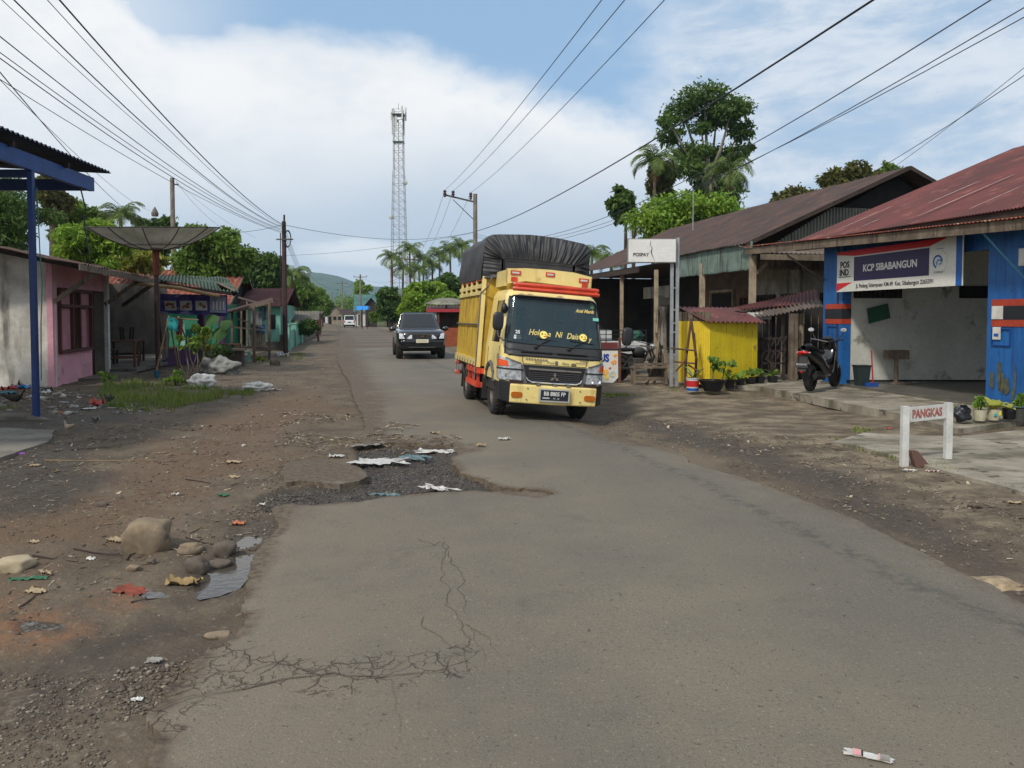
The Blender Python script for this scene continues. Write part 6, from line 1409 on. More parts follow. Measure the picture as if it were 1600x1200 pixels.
mb = MB(); mb.box(-.36, .36, -.05, .02, .80, .95); gr2 = mb.build('grille', black, t, bevel=.01)
mb = MB()
for x in np.linspace(-.32, .32, 13): mb.box(x-.006, x+.006, -.062, -.05, .81, .94)
mb.box(-.36, .36, -.066, -.055, .935, .95); mb.build('grille_bars', chrome, gr2)
mb = MB(); diamonds(mb, (0, -.07, .875), .075); mb.build('emblem', chrome, gr2)
MB().box(-.80, .80, -.06, .2, .42, .72).build('bumper', blackp, t, bevel=.05); mb = MB().box(-.5, .5, -.07, -.05, .455, .47); mb.build('bumper_trim', chrome, t)
pl = MB().box(-.22, .24, -.09, -.06, .63, .76).build('plate', mat('plate_pale', C(214, 208, 180), rough=.5), t)
mb = MB(); text(mb, 'BB 1234 M', .07, (0, -.093, .70), (1, 0, 0), UP, xs=.9) if False else mb.box(-.15, .17, -.093, -.09, .69, .70); mb.build('plate_print', ink, pl)
MB().tube([(-.5, 1.28, 1.17), (.1, 1.22, 1.18), (.55, 1.26, 1.17)], .01, 4).build('wiper', black, t)
for x in (-.8, .8): wheel(t, 'front_wheel', (x, .85, .38), .385, .25, side=(-1 if x < 0 else 1)); wheel(t, 'rear_wheel', (x, 3.85, .38), .385, .25, side=(-1 if x < 0 else 1))
MB().box(-.7, .7, .3, 4.9, .3, .5).build('underbody', chassis, t)

whitep = mat('white_car_paint', C(210, 212, 212), rough=.3, coat=.6, var=.03)
def minibus(label, px, py, rz, name='minivan', front=False):
    q = G(px, py); t = thing(name, label, 'van', (q.x, q.y, 0), rz)
    vs, fs = section_body([(0, .70, .42, 1.0, .4), (.08, .80, .38, 1.1, .3), (.5, .83, .36, 1.12, .25), (3.6, .83, .36, 1.1, .25), (4.0, .78, .4, .95, .35)], 24)
    MB().add(vs, fs).build('body', whitep, t, smooth='all')
    greenhouse(t, .06, 3.5, .81, 1.02, .18, 2.9, .70, 1.82, whitep, glass_d, splits=(0, .33, .66, 1), names=('rear_window', 'windshield'))
    for x in (-.7, .7): MB().box(x-.07, x+.07, -.01, .05, .7, 1.05).build('tail_light', redl, t); wheel(t, 'rear_wheel', (x*1.02, .7, .29), .29, .17, side=(-1 if x < 0 else 1), n=16); wheel(t, 'front_wheel', (x*1.02, 3.2, .29), .29, .17, side=(-1 if x < 0 else 1), n=16)
    MB().box(-.78, .78, -.08, .1, .38, .58).build('bumper', whitep, t, bevel=.04); MB().box(-.25, .25, -.03, .0, .72, .84).build('plate', black, t)
    MB().box(-.7, .7, .3, 3.7, .2, .4).build('underbody', chassis, t)
    return t
minibus('white minivan driving away down the middle of the road', 546, 511.5, rad(13))

# ------------------------------------------------------------------ two-wheelers
def two_wheeler(t, L, r, scooter=True, pm=None):
    """local +x is forward; origin under the rear axle"""
    pm = pm or blackp
    for x, nm in ((0, 'rear_wheel'), (L, 'front_wheel')): wheel(t, nm, (x, 0, r), r, .11 if scooter else .085, side=1, ax='y', n=22)
    mb = MB()
    if scooter:
        mb.tube([(L, -.07, r), (L-.1, -.06, .55), (L-.22, -.03, .8)], .022, 6).tube([(L, .07, r), (L-.1, .06, .55), (L-.22, .03, .8)], .022, 6)
        mb.build('fork', chassis, t)
        bd = MB()
        prof = [(-.42, .80, .05, .05), (-.25, .80, .10, .09), (0, .72, .14, .14), (.3, .62, .15, .17), (.55, .42, .15, .16), (.75, .38, .16, .14), (.92, .48, .15, .2), (1.02, .66, .13, .2), (1.06, .86, .11, .14), (1.02, .98, .09, .06)]
        vs = []; n = 14
        for (x, z, w_, h) in prof:
            for i in range(n): a = 2*PI*i/n; vs.append((x, w_*math.copysign(abs(math.cos(a))**.7, math.cos(a)), z+h*math.copysign(abs(math.sin(a))**.7, math.sin(a))))
        fs = [(k_*n+i, k_*n+(i+1) % n, (k_+1)*n+(i+1) % n, (k_+1)*n+i) for k_ in range(len(prof)-1) for i in range(n)]+[tuple(reversed(range(n))), tuple(range((len(prof)-1)*n, len(prof)*n))]
        bd.add(vs, fs).build('body', pm, t, smooth='all')
        st = MB(); vs = []
        for (x, z, w_) in ((-.40, .90, .05), (-.2, .91, .10), (.05, .86, .14), (.15, .80, .15), (.45, .79, .12), (.6, .76, .06)):
            for i in range(n): a = 2*PI*i/n; vs.append((x, w_*math.cos(a), z+.045*math.sin(a)))
        st.add(vs, [(k_*n+i, k_*n+(i+1) % n, (k_+1)*n+(i+1) % n, (k_+1)*n+i) for k_ in range(5) for i in range(n)]).build('seat', mat('seat_vinyl', C(20, 20, 21), rough=.6), t, smooth='all')
        MB().hexa([Vector(v) for v in ((1.04, -.15, .78), (1.10, 0, .80), (1.04, .15, .78), (1.0, 0, .78))], [Vector(v) for v in ((.90, -.12, 1.06), (.95, 0, 1.12), (.90, .12, 1.06), (.92, 0, 1.05))]).build('screen', glass_d, t)
        MB().blob((L, 0, r+.18), (.2, .07, .1), 1, .05, 2).build('front_mudguard', pm, t, smooth='all')
        mb = MB().tube([(.86, -.34, 1.04), (.88, -.2, 1.02), (.92, 0, .98), (.88, .2, 1.02), (.86, .34, 1.04)], .018, 6); mb.build('handlebar', black, t)
        for sy in (-1, 1): 
            m_ = MB().tube([(.88, sy*.24, 1.03), (.9, sy*.3, 1.14), (.9, sy*.33, 1.2)], .008, 4).blob((.9, sy*.34, 1.24), (.02, .075, .05), 1, 0, 2); mo = m_.build('mirror', black, t, smooth=True); MB().blob((.878, sy*.34, 1.24), (.004, .065, .042), 1, 0, 2).build('mirror_glass', lens, mo)
        MB().blob((-.40, 0, .80), (.05, .12, .035), 1, 0, 2).build('tail_light', redl, t, smooth=True); MB().blob((-.37, .12, .80), (.05, .02, .02), 1, 0, 1).blob((-.37, -.12, .80), (.05, .02, .02), 1, 0, 1).build('tail_lens', lens, t)
        MB().beam((-.36, 0, .72), (-.46, 0, .42), .16, .02, up=(1, 0, 0)).build('rear_mudguard', black, t)
        pl = MB().box(-.475, -.465, -.125, .125, .50, .60).build('plate', mat('plate_dim', C(60, 62, 66), rough=.5), t); mb = MB(); text(mb, 'BB 2204 NF', .05, (-.478, 0, .565), (0, -1, 0), UP, xs=.85); mb.build('plate_lettering', inkw, t)
        MB().blob((-.47, 0, .42), (.01, .03, .025), 1, 0, 1).build('reflector', redl, t)
        MB().box(-.05, .3, .06, .14, .2, .38).cyl((-.1, -.13, .32), (.35, -.13, .26), .05, n=12).box(.1, .5, -.1, .1, .22, .4).build('engine', chassis, t)
    else:
        mb.tube([(L, -.07, r), (L-.22, -.05, .8)], .02, 6).tube([(L, .07, r), (L-.22, .05, .8)], .02, 6).tube([(0, -.06, r), (.35, -.05, .62)], .02, 5).tube([(0, .06, r), (.35, .05, .62)], .02, 5).tube([(L-.25, 0, .78), (.75, 0, .42), (.45, 0, .32)], .03, 6).tube([(-.3, 0, .76), (.3, 0, .64), (L-.25, 0, .72)], .025, 6); mb.build('frame', chassis, t)
        MB().blob((.15, 0, .78), (.38, .1, .06), 1, .03, 2).build('seat', MATS['seat_vinyl'], t, smooth='all'); MB().blob((.62, 0, .72), (.22, .11, .12), 1, .03, 2).build('fuel_tank', pm, t, smooth='all')
        MB().box(.4, .72, -.11, .11, .28, .55).cyl((-.15, -.12, .32), (.4, -.12, .3), .04, n=10).build('engine', rimm, t, bevel=.02)
        MB().tube([(-.33, 0, .6), (-.25, 0, .66), (0, 0, .64), (.3, 0, .5)], [.02, .05, .06, .03], 6).build('mudguard', pm, t); MB().tube([(L-.3, 0, r+.2), (L, 0, r+.3), (L+.24, 0, r+.14)], [.03, .05, .02], 6).build('mudguard', pm, t)
        mb = MB().tube([(L-.42, -.33, .98), (L-.3, -.15, .93), (L-.26, 0, .9), (L-.3, .15, .93), (L-.42, .33, .98)], .014, 6); mb.build('handlebar', black, t); MB().blob((L-.14, 0, .82), (.07, .09, .09), 1, 0, 2).build('headlight', lens, t, smooth=True); MB().blob((-.4, 0, .66), (.03, .05, .03), 1, 0, 1).build('tail_light', redl, t)
a, b = G(1266, 611, .085), G(1315, 602, .085); an = math.atan2(b.y-a.y, b.x-a.x)
t = thing('scooter', 'black scooter with a red tail light parked beside the left blue pier', 'scooter', a, an); two_wheeler(t, 1.36, .27)
a = G(990, 604); t = thing('motorcycle', 'dusty black motorcycle parked behind the rough trestle and bench', 'motorcycle', Vector((a.x-.1, 19.3, 0)), rad(32)); two_wheeler(t, 1.22, .29, False, mat('dusty_black', C(40, 38, 37), C(60, 56, 52), ns=8, rough=.6))
q = P(1208, 590, 18.9); t = thing('motorcycle', 'motorcycle with a red panel standing in the dark beside the scooter', 'motorcycle', (P(1252, 590, 19.2).x, 19.2, .02), rad(60)); two_wheeler(t, 1.2, .28, False, mat('red_panel', C(150, 26, 30), rough=.35))
# white flatbed behind the juice board
ya = 21.5; q = P(975, 580, ya)
t = thing('flatbed_cart', 'small white flatbed cargo cart behind the juice board', 'cart', (q.x, ya, 0)); wb = mat('cart_white', C(196, 198, 196), C(168, 172, 170), ns=2, rough=.5)
def lp(px, py, y=ya): v = P(px, py, y); return v.x-q.x, v.z
x0, z0 = lp(925, 553); x1, z1 = lp(1011, 535)
bed = MB().box(x0, x1, 0, .04, z0, z1).box(x0, x1, 1.3, 1.34, z0, z1).box(x1-.04, x1, .04, 1.3, z0, z1).box(x0, x1, .04, 1.3, z0, z0+.04).build('bed', wb, t); mb = MB().box(x0, x1, -.01, 0, z0+.1, z0+.115).box(x0, x1, -.01, 0, z0+.22, z0+.235).box(x1-.03, x1, -.02, 0, z0, z1).build('bed_ribs', MATS['grey_frame'], bed)
mb = MB()
for z in (z1+.1, z1+.22, z1+.34): mb.beam((x0, .02, z), (x1, .02, z), .02, .02)
for x in np.linspace(x0+.02, x1-.02, 5): mb.beam((x, .02, z1), (x, .02, z1+.36), .025, .025)
mb.build('rail', black, t)
xa, za = lp(926, 531); xb, zb = lp(958, 516); MB().box(xa, xb, .3, .9, za, zb).build('white_box', wb, t)
wheel(t, 'wheel', (lp(975, 580)[0], .12, .31), .31, .17, side=-1, ax='y', n=22); wheel(t, 'wheel', (x0+.1, .12, .31), .31, .17, side=-1, ax='y', n=22); MB().box(x0, x1, .2, 1.2, .35, z0).build('underframe', chassis, t)
sk_ = MB().blob((P(1000, 526, ya).x, ya+.5, P(1000, 526, ya).z), (.2, .16, .14), 5, .3, 2).build('green_bundle', mat('green_bundle', C(30, 84, 66), C(20, 60, 48), ns=8), loc=P(1000, 526, ya)); tag(sk_, 'dark green bundle lying in the white flatbed cart', 'bundle')
# ------------------------------------------------------------------ foliage
def leaf_mesh(name, cent, size, seed, out=None, aspect=.45, droop=.3, jit=.35):
    """one bent leaf-shaped quad pair per centre"""
    rs = np.random.RandomState(seed); n = len(cent)
    d = rs.normal(size=(n, 3)); 
    if out is not None: d = d*.8+out*1.0
    d[:, 2] -= droop; d /= np.linalg.norm(d, axis=1)[:, None]+1e-9
    r = rs.normal(size=(n, 3)); s = np.cross(d, r); s /= np.linalg.norm(s, axis=1)[:, None]+1e-9
    L = size*(1+jit*rs.uniform(-1, 1, n))[:, None]; nn = np.cross(d, s)
    b = cent-d*L*.5; t = cent+d*L*.5-np.array([0, 0, 1])*L*.12; m1 = cent+s*L*aspect*.5+nn*L*.08; m2 = cent-s*L*aspect*.5+nn*L*.08
    v = np.stack([b, m1, t, m2], 1).reshape(-1, 3); q = np.arange(n*4).reshape(n, 4)
    return np_mesh(name, v, q)
def crown_pts(blobs, n, clus, seed, shell=.62):
    rs = np.random.RandomState(seed); vol = np.array([b[3]*b[4]*b[5] for b in blobs])**.667; k = rs.choice(len(blobs), n//clus+1, p=vol/vol.sum())
    B = np.array(blobs)[k]; u = rs.normal(size=(len(k), 3)); u /= np.linalg.norm(u, axis=1)[:, None]
    rr = shell+(1-shell)*rs.uniform(0, 1, len(k))**.6; inner = rs.uniform(size=len(k)) < .16; rr[inner] *= rs.uniform(.3, .9, inner.sum())
    c = B[:, :3]+u*B[:, 3:]*rr[:, None]; cr = (B[:, 3:].mean(1)*.16)[:, None]
    c2 = np.repeat(c, clus, 0)+rs.normal(size=(len(k)*clus, 3))*np.repeat(cr, clus, 0); return c2, np.repeat(u, clus, 0)
def mkblobs(c, rx, ry, rz, n, seed, k=(.24, .42), flat=.8):
    rs = np.random.RandomState(seed); out = []
    for i in range(n):
        while 1:
            u = rs.uniform(-1, 1, 3)
            if .12 < (u**2).sum() < 1: break
        u = u/np.sqrt((u**2).sum())*rs.uniform(.5, .86); f = rs.uniform(*k)
        out.append((c[0]+u[0]*rx, c[1]+u[1]*ry, c[2]+u[2]*rz, rx*f, ry*f, rz*f*flat))
    return out
bark = mat('bark', C(104, 92, 78), C(70, 60, 50), ns=3, rough=.95, bump=.02, bs=8, streak=C(50, 44, 38), ss=(6, 6, 1), st=(.5, .7))
L_mid = leafmat('leaf_mid', C(80, 110, 40), C(122, 148, 58)); L_dark = leafmat('leaf_dark', C(56, 84, 38), C(94, 120, 50)); L_brt = leafmat('leaf_bright', C(98, 138, 38), C(146, 172, 62)); L_yel = leafmat('leaf_yellow', C(112, 124, 40), C(150, 152, 62)); L_brn = leafmat('leaf_olive', C(72, 76, 38), C(112, 110, 54)); L_palm = leafmat('leaf_palm', C(72, 96, 46), C(120, 138, 66), .25)
def tree(name, label, px, top, bot, wpx, Y, m, n, leaf, seed, group=None, nb=11, trunk=.2, k=(.24, .42), deep=.8, lean=0, shell=.62, cat='tree', asp=.45):
    a, b = P(px-wpx/2, top, Y), P(px+wpx/2, bot, Y); c = (a+b)/2; rx = abs(b.x-a.x)/2; rz_ = abs(a.z-b.z)/2
    t = thing(name, label, cat, (c.x+lean, Y, 0), group=group); cc = Vector((-lean, 0, c.z))
    bl_ = mkblobs((cc.x, 0, cc.z), rx, rx*deep, rz_, int(nb*1.8), seed, k)+[(cc.x, 0, cc.z, rx*.5, rx*.5*deep, rz_*.5)]; p, u = crown_pts(bl_, n, 5, seed, shell)
    o = bpy.data.objects.new('crown', leaf_mesh('crown', p, leaf, seed, u, aspect=asp)); o.data.materials.append(m); COL.objects.link(o); o.parent = t
    if trunk:
        mb = MB(); zc = cc.z-rz_*.5; rg = random.Random(seed); mb.tube([(0, 0, -.1), (rg.uniform(-.1, .1), 0, zc*.5), (cc.x*.6, 0, zc)], [trunk*1.25, trunk, trunk*.8], 8)
        for q in bl_[:8]: mb.tube([(cc.x*.6, 0, zc-rz_*.1), ((cc.x*.6+q[0])/2, q[1]/2, (zc+q[2])/2-rz_*.05), (q[0], q[1], q[2])], [trunk*.55, trunk*.35, trunk*.1], 5)
        mb.build('trunk', bark, t, smooth=True)
    return t
def frond(mb, o, az_, el0, L, n=26, w=.32, seed=0, drp=1.0, tip=.06):
    rg = random.Random(seed); h = Vector((math.cos(az_), math.sin(az_), 0)); p = Vector(o); pts_ = [p.copy()]; e = el0; st = L/n
    for i in range(n): e -= drp*(.04+.10*i/n)*26/n; p = p+(h*math.cos(e)+UP*math.sin(e))*st; pts_.append(p.copy())
    mb.tube(pts_, [.035*(1-i/(n+1))+.006 for i in range(n+1)], 4); side = h.cross(UP)
    for i in range(2, n+1):
        f = i/n; wl = w*L*(math.sin(PI*min(.97, f*.9+.12))**.6)*rg.uniform(.8, 1.1); d_ = (pts_[i]-pts_[i-1]).normalized()
        for s in (-1, 1):
            for k_ in (0, .5):
                b = pts_[i-1].lerp(pts_[i], k_); tipp = b+(side*s*.8+d_*.62).normalized()*wl-UP*wl*rg.uniform(.15, .65); wd_ = L*.014; mid = b.lerp(tipp, .5)+UP*wl*.07
                mb.add([b, mid+d_*wd_, tipp, mid-d_*wd_], [(0, 1, 2, 3)])
def palm(label, px, ctr, Y, L, n=22, group='palms', seed=1, zbase=0, tr=.13, name='palm_tree', skirt=0, el=(.1, 1.45), w=.34):
    c = P(px, ctr, Y); t = thing(name, label, 'palm', (c.x, Y, 0), group=group); rg = random.Random(seed); h = c.z
    MB().tube([(rg.uniform(-.4, .4), 0, -.1), (rg.uniform(-.15, .15), 0, h*.5), (0, 0, h)], [tr*1.4, tr, tr*.8], 8).build('trunk', bark, t, smooth=True)
    mb = MB()
    for i in range(n): frond(mb, (0, 0, h), 2*PI*i/n*2.4+rg.uniform(-.2, .2), el[0]+(el[1]-el[0])*((i*7) % n)/n, L*rg.uniform(.85, 1.1), 18 if Y > 40 else 24, w, seed*31+i)
    mb.build('crown', L_palm, t)
    if skirt:
        mb = MB()
        for i in range(skirt): frond(mb, (0, 0, h-.3), rg.uniform(0, 6.3), -.9, L*.55, 10, w, seed+i, .6)
        mb.build('dead_fronds', mat('dead_frond', C(128, 100, 64), C(96, 74, 50), rough=.9), t)
    return t
G1, G2, G3 = 'trees behind the left houses', 'trees behind the right houses', 'trees along the far street'
tree('bamboo_clump', 'dense dark green bamboo clump above the mouldy wall at the left edge', 0, 262, 400, 200, 31, L_dark, 15000, .26, 2, G1, 13, .3, asp=.22)
tree('pine_tree', 'tall open dark tree whose sparse branches show behind the blue post', 82, 262, 350, 75, 44, L_brn, 2600, .34, 3, G1, 9, .22, k=(.22, .36), shell=.3)
tree('shade_tree', 'olive green tree between the blue post and the palm on the left', 130, 310, 400, 85, 47, L_mid, 5500, .34, 4, G1, 10, .25)
tree('mango_tree', 'bright fresh green mango tree rising over the pink house roof', 142, 346, 425, 125, 28, L_brt, 12000, .23, 5, G1, 12, .2, asp=.25)
palm('short palm among the left trees between two crowns', 188, 338, 44, 1.7, 20, G1, 6)
tree('shade_tree', 'dark rounded tree just left of the slim concrete pole', 238, 332, 420, 78, 49, L_dark, 6000, .32, 7, G1, 10, .25)
tree('shade_tree', 'yellowish low tree seen below the satellite dish', 210, 385, 430, 110, 40, L_yel, 3500, .3, 8, G1, 8, .15)
tree('mango_tree', 'big round mango tree filling the gap right of the satellite dish', 330, 346, 455, 124, 43, L_mid, 16000, .3, 9, G1, 14, .3)
tree('mango_tree', 'deep green mango tree behind the brown street pole', 405, 380, 480, 90, 62, L_dark, 11000, .36, 10, G1, 12, .3)
tree('hedge_bush', 'yellow green bushes beside the mint house roof', 428, 452, 500, 46, 54, L_yel, 4200, .22, 11, None, 8, .08, cat='bush')
palm('coconut palm standing just right of the brown street pole', 456, 432, 74, 2.6, 22, None, 12, skirt=5)
tree('shade_tree', 'low green trees over the grey ribbed shelter roof', 470, 428, 500, 66, 84, L_mid, 9000, .34, 13, G1, 12, .2)
tree('shade_tree', 'farthest leafy tree on the left before the street bends', 503, 442, 498, 36, 125, L_mid, 4500, .5, 14, G1, 9, .2)
tree('street_shrub', 'leafy dark shrub beside the red hut post on the left verge', 484, 497, 530, 36, 46, L_dark, 4600, .14, 15, None, 10, 0, cat='shrub')
tree('shade_tree', 'far single rounded tree above the teal roofed house', 566, 438, 470, 30, 185, L_brt, 3500, .7, 16, G3, 8, .3)
# middle cluster of palms
for i, (px, cy_, Y, L) in enumerate(((612, 408, 95, 3.6), (640, 396, 92, 3.8), (662, 412, 98, 3.6), (686, 404, 96, 4.0), (703, 398, 90, 3.8), (722, 392, 86, 3.8), (630, 425, 88, 3.2), (655, 428, 84, 3.0), (676, 420, 100, 3.4))):
    palm(['slim palm left of the radio tower foot, first of the palm cluster', 'tallest palm right beside the radio tower foot', 'palm in the middle of the cluster behind the black pickup', 'palm with full crown in the cluster right of the middle', 'palm of the cluster nearest the tarpaulin of the truck', 'palm whose fronds touch the truck tarpaulin', 'short palm under the radio tower left side', 'short palm low in the middle of the cluster', 'short palm hidden among the right palms of the cluster'][i], px, cy_-6, Y, L*.6, 18, 'palm cluster beyond the pickup', 20+i, w=.36, el=(-.1, 1.45))
tree('dark_tree', 'dark tree mass beside the red roadside hut', 612, 448, 505, 56, 82, L_dark, 8000, .34, 31, G3, 12, .25)
tree('broadleaf_tree', 'bright yellow green spreading tree above the black pickup', 664, 438, 505, 92, 66, L_brt, 13000, .32, 32, G3, 13, .2)
tree('dark_tree', 'dark green tree between the pickup roof and the truck', 706, 425, 500, 70, 76, L_dark, 9000, .34, 33, G3, 12, .25)
tree('verge_plants', 'low leafy plants on the verge beside the orange barriers', 588, 482, 505, 26, 88, L_mid, 2200, .3, 34, None, 7, 0, cat='plant')
# right hand side
tree('round_tree', 'bright green bushy tree just behind the long brown roof', 1075, 294, 400, 168, 46, L_brt, 20000, .27, 40, G2, 15, .3)
tree('small_tree', 'small dark tree left of the bright bushy tree', 978, 283, 360, 58, 50, L_dark, 2600, .34, 41, G2, 8, .12)
palm('coconut palm left of the tall tree with long drooping fronds', 1024, 252, 54, 2.3, 22, G2, 42, skirt=3)
palm('coconut palm in front of the tall tree on its right side', 1138, 268, 56, 2.4, 22, G2, 43, skirt=4)
palm('small palm behind the small dark tree, with dead hanging fronds', 990, 345, 49, 1.5, 8, G2, 44, skirt=5)
tree('vine_tree', 'olive vine covered column of leaves beside the left coconut palm', 1038, 232, 330, 50, 56, L_brn, 7000, .26, 45, G2, 9, .2)
for i, (px, cy_, Y, L) in enumerate(((925, 398, 62, 2.6), (955, 408, 58, 2.0))): palm(['palm whose tip shows right behind the truck tarpaulin', 'low palm fronds over the garage roof left of the white sign'][i], px, cy_, Y, L*.75, 20, G2, 50+i)
tree('dark_tree', 'dark rounded tree crown showing above the long brown roof peak', 1330, 250, 330, 100, 47, L_brn, 9000, .3, 52, G2, 11, .3)
tree('dark_tree', 'green tree tip just left of the roof peak', 1385, 250, 320, 56, 49, L_mid, 4000, .3, 53, G2, 8, .2)
tree('dark_tree', 'low tree crowns farther left above the long brown roof', 1245, 288, 350, 90, 55, L_brn, 5000, .3, 54, G2, 9, .2)
# the tall open tree
Yt = 62; c = P(1105, 340, Yt); t = thing('tall_tree', 'tallest tree of the scene, open crown with bare limbs over the right roofs', 'tree', (c.x, Yt, 0), group=G2)
def lt(px, py, dy=0): v = P(px, py, Yt+dy); return (v.x-c.x, dy, v.z)
bl_ = [(*lt(1100, 150), 2.4, 2.2, 1.1), (*lt(1065, 175, 1), 1.7, 1.8, 1.1), (*lt(1145, 170, -1), 1.7, 1.8, 1.0), (*lt(1048, 212, 1), 1.3, 1.4, .8), (*lt(1158, 205), 1.2, 1.5, 1.0), (*lt(1120, 185, 1.5), 2.2, 1.6, 1.0), (*lt(1082, 238), 1.9, 1.8, .9), (*lt(1075, 262, -1), 1.5, 1.6, 1.1), (*lt(1120, 245, 1), 1.7, 1.6, .9),
       (*lt(1150, 240), 1.1, 1.4, .8), (*lt(1108, 285, 1), 1.8, 1.7, 1.4), (*lt(1140, 300), 1.3, 1.5, 1.6), (*lt(1095, 315), 1.5, 1.5, 1.3), (*lt(1042, 190, -1), .9, 1, .6), (*lt(1168, 232, 1), .7, .8, .5), (*lt(1095, 200, 0), 1.2, 1.2, .5)]
bl_ = [(*b[:3], b[3]*.84, b[4]*.84, b[5]*.8) for b in bl_]; p, u = crown_pts(bl_, 15000, 6, 60, .45); o = bpy.data.objects.new('crown', leaf_mesh('crown', p, .34, 60, u)); o.data.materials.append(leafmat('leaf_tall', C(60, 90, 38), C(102, 126, 52))); COL.objects.link(o); o.parent = t
mb = MB(); fk = lt(1108, 275); mb.tube([(0, 0, 0), lt(1106, 330), fk], [.5, .42, .36], 9)
for q in bl_: m_ = Vector(fk).lerp(Vector(q[:3]), .5)+Vector((0, 0, -.5)); mb.tube([fk, m_, (q[0], q[1], q[2]+.2)], [.2, .12, .04], 6)
mb.build('trunk', mat('pale_bark', C(150, 142, 128), C(110, 100, 88), ns=2, rough=.9), t, smooth=True)

# ------------------------------------------------------------------ hills and the far wood
def ridge(name, prof, Yc, depth, m, seed):
    vs = []; nj = 14; xs_ = np.arange(-900, 2600, 14.0)
    for j in range(nj+1):
        f = j/nj; g = math.sin(PI*f*.5)**1.3 if f < .7 else math.cos((f-.7)/.3*PI/2)
        g = math.sin(PI*min(1, f/.7)*.5)**1.2 if f <= .7 else math.cos((f-.7)/.3*PI/2)
        for px in xs_:
            base = np.interp(px, [p[0] for p in prof], [p[1] for p in prof]); v = P(px, base, Yc)
            h = max(1.0, v.z); Y = Yc+depth*(f-.7); nz = mnoise.noise(Vector((px*.022, f*3, seed)))*.16+mnoise.noise(Vector((px*.07, f*7, seed)))*.07+mnoise.noise(Vector((px*.25, f*12, seed)))*.03
            vs.append((v.x*(Y/Yc), Y, h*g*(1+nz*(.25+1.2*f*(1-f)))-2))
    n = len(xs_); q = np.array([(j*n+i, j*n+i+1, (j+1)*n+i+1, (j+1)*n+i) for j in range(nj) for i in range(n-1)])
    me = np_mesh(name, np.array(vs), q, None, True); me.materials.append(m); o = bpy.data.objects.new(name, me); COL.objects.link(o); tag(o, kind='structure'); return o
hillm = mat('hill_forest', C(42, 66, 38), C(66, 84, 46), ns=.01, rough=.95, spots=C(94, 100, 62), sps=.02, spt=(.56, .64), streak=C(30, 48, 30), ss=(.05, .05, .05), st=(.5, .6), bump=3, bs=.06)
ridge('hill', [(-900, 452), (200, 440), (380, 432), (440, 430), (470, 427), (492, 426), (515, 430), (540, 437), (560, 441), (590, 449), (620, 452), (700, 460), (900, 466), (1300, 455), (2600, 462)], 2600, 1500, hillm, 1)
ridge('hill', [(-900, 478), (300, 470), (470, 462), (520, 466), (580, 462), (640, 452), (700, 458), (900, 470), (1500, 470), (2600, 480)], 1500, 700, hillm, 5)
rs = np.random.RandomState(9); cpts = []
for i in range(150):
    Y = rs.uniform(230, 420); px = rs.uniform(250, 900); 
    if abs(px-(530-8)) < 9: continue
    v = P(px, 495, Y); h = rs.uniform(5, 9); cpts.append((v.x, Y, h*.55, h*.5, h*.5, h*.5))
p, u = crown_pts(cpts, 70000, 5, 11, .5); me = leaf_mesh('far_wood', p, .95, 12, u); me.materials.append(L_mid); o = bpy.data.objects.new('far_wood', me); COL.objects.link(o); tag(o, kind='stuff')

# ------------------------------------------------------------------ small plants
def plant(parent, o, n, L, W_, m, seed, el=(.5, 1.3), droop=.5, stem=True, nm='leaves', seg=5):
    mb = MB(); sm_ = MB(); rg = random.Random(seed); o = Vector(o)
    for i in range(n):
        a = 2*PI*i/n*2.4+rg.uniform(-.3, .3); e = rg.uniform(*el); l = L*rg.uniform(.6, 1.1); p = o.copy(); h = Vector((math.cos(a), math.sin(a), 0)); side = h.cross(UP); row = []
        for k_ in range(seg+1):
            f = k_/seg; w_ = W_*math.sin(PI*min(.98, f*.92+.04))**.8*.5; row += [p-side*w_+UP*w_*.25, p-UP*w_*.1, p+side*w_+UP*w_*.25]; e -= droop/seg*(1+f); p = p+(h*math.cos(e)+UP*math.sin(e))*(l/seg)
        mb.add(row, [(k_*3+j, k_*3+j+1, (k_+1)*3+j+1, (k_+1)*3+j) for k_ in range(seg) for j in (0, 1)])
    return mb.build(nm, m, parent, smooth='all')
def bushy(parent, c, r, n, leaf, m, seed, nm='leaves', asp=.4):
    p, u = crown_pts(mkblobs(c, r[0], r[1], r[2], 6, seed), n, 4, seed, .4); o = bpy.data.objects.new(nm, leaf_mesh(nm, p, leaf, seed, u, asp)); o.data.materials.append(m); COL.objects.link(o); o.parent = parent; return o
L_pot = leafmat('leaf_pot', C(96, 134, 50), C(150, 172, 84)); polybag = mat('poly_bag', C(26, 28, 34), rough=.35, spots=C(60, 64, 70), sps=14)
def pot(name, label, loc, r, h, m, seed, kind='bush', pl=(.3, .3), lm=None, taper=1.2, group=None):
    t = thing(name, label, 'potted plant', loc, group=group); MB().lathe([(r*.9, 0), (r*taper, h), (r*taper*.92, h), (r*taper*.9, h*.9)], n=16, caps=False).lathe([(.001, h*.88), (r*taper*.9, h*.88)], n=16, caps=False).lathe([(.001, 0), (r*.9, 0)], n=16, caps=False).build('pot', m, t, smooth=True)
    lm = lm or L_pot
    if kind == 'bush':
        MB().tube([(0, 0, h*.8), (.02, 0, h+pl[1]*.5), (0, 0, h+pl[1])], .012, 5).build('stem', bark, t); bushy(t, (0, 0, h+pl[1]), (pl[0], pl[0], pl[0]*.8), 260, .11, lm, seed)
    else: plant(t, (0, 0, h*.85), 9, pl[1], pl[0], lm, seed, el=(.7, 1.45), droop=.9)
    return t
pot('potted_plant', 'tall bright shrub in a wide black tub before the yellow kiosk', G(1113, 611), .19, .24, polybag, 2, 'bush', (.26, .42), taper=1.6)
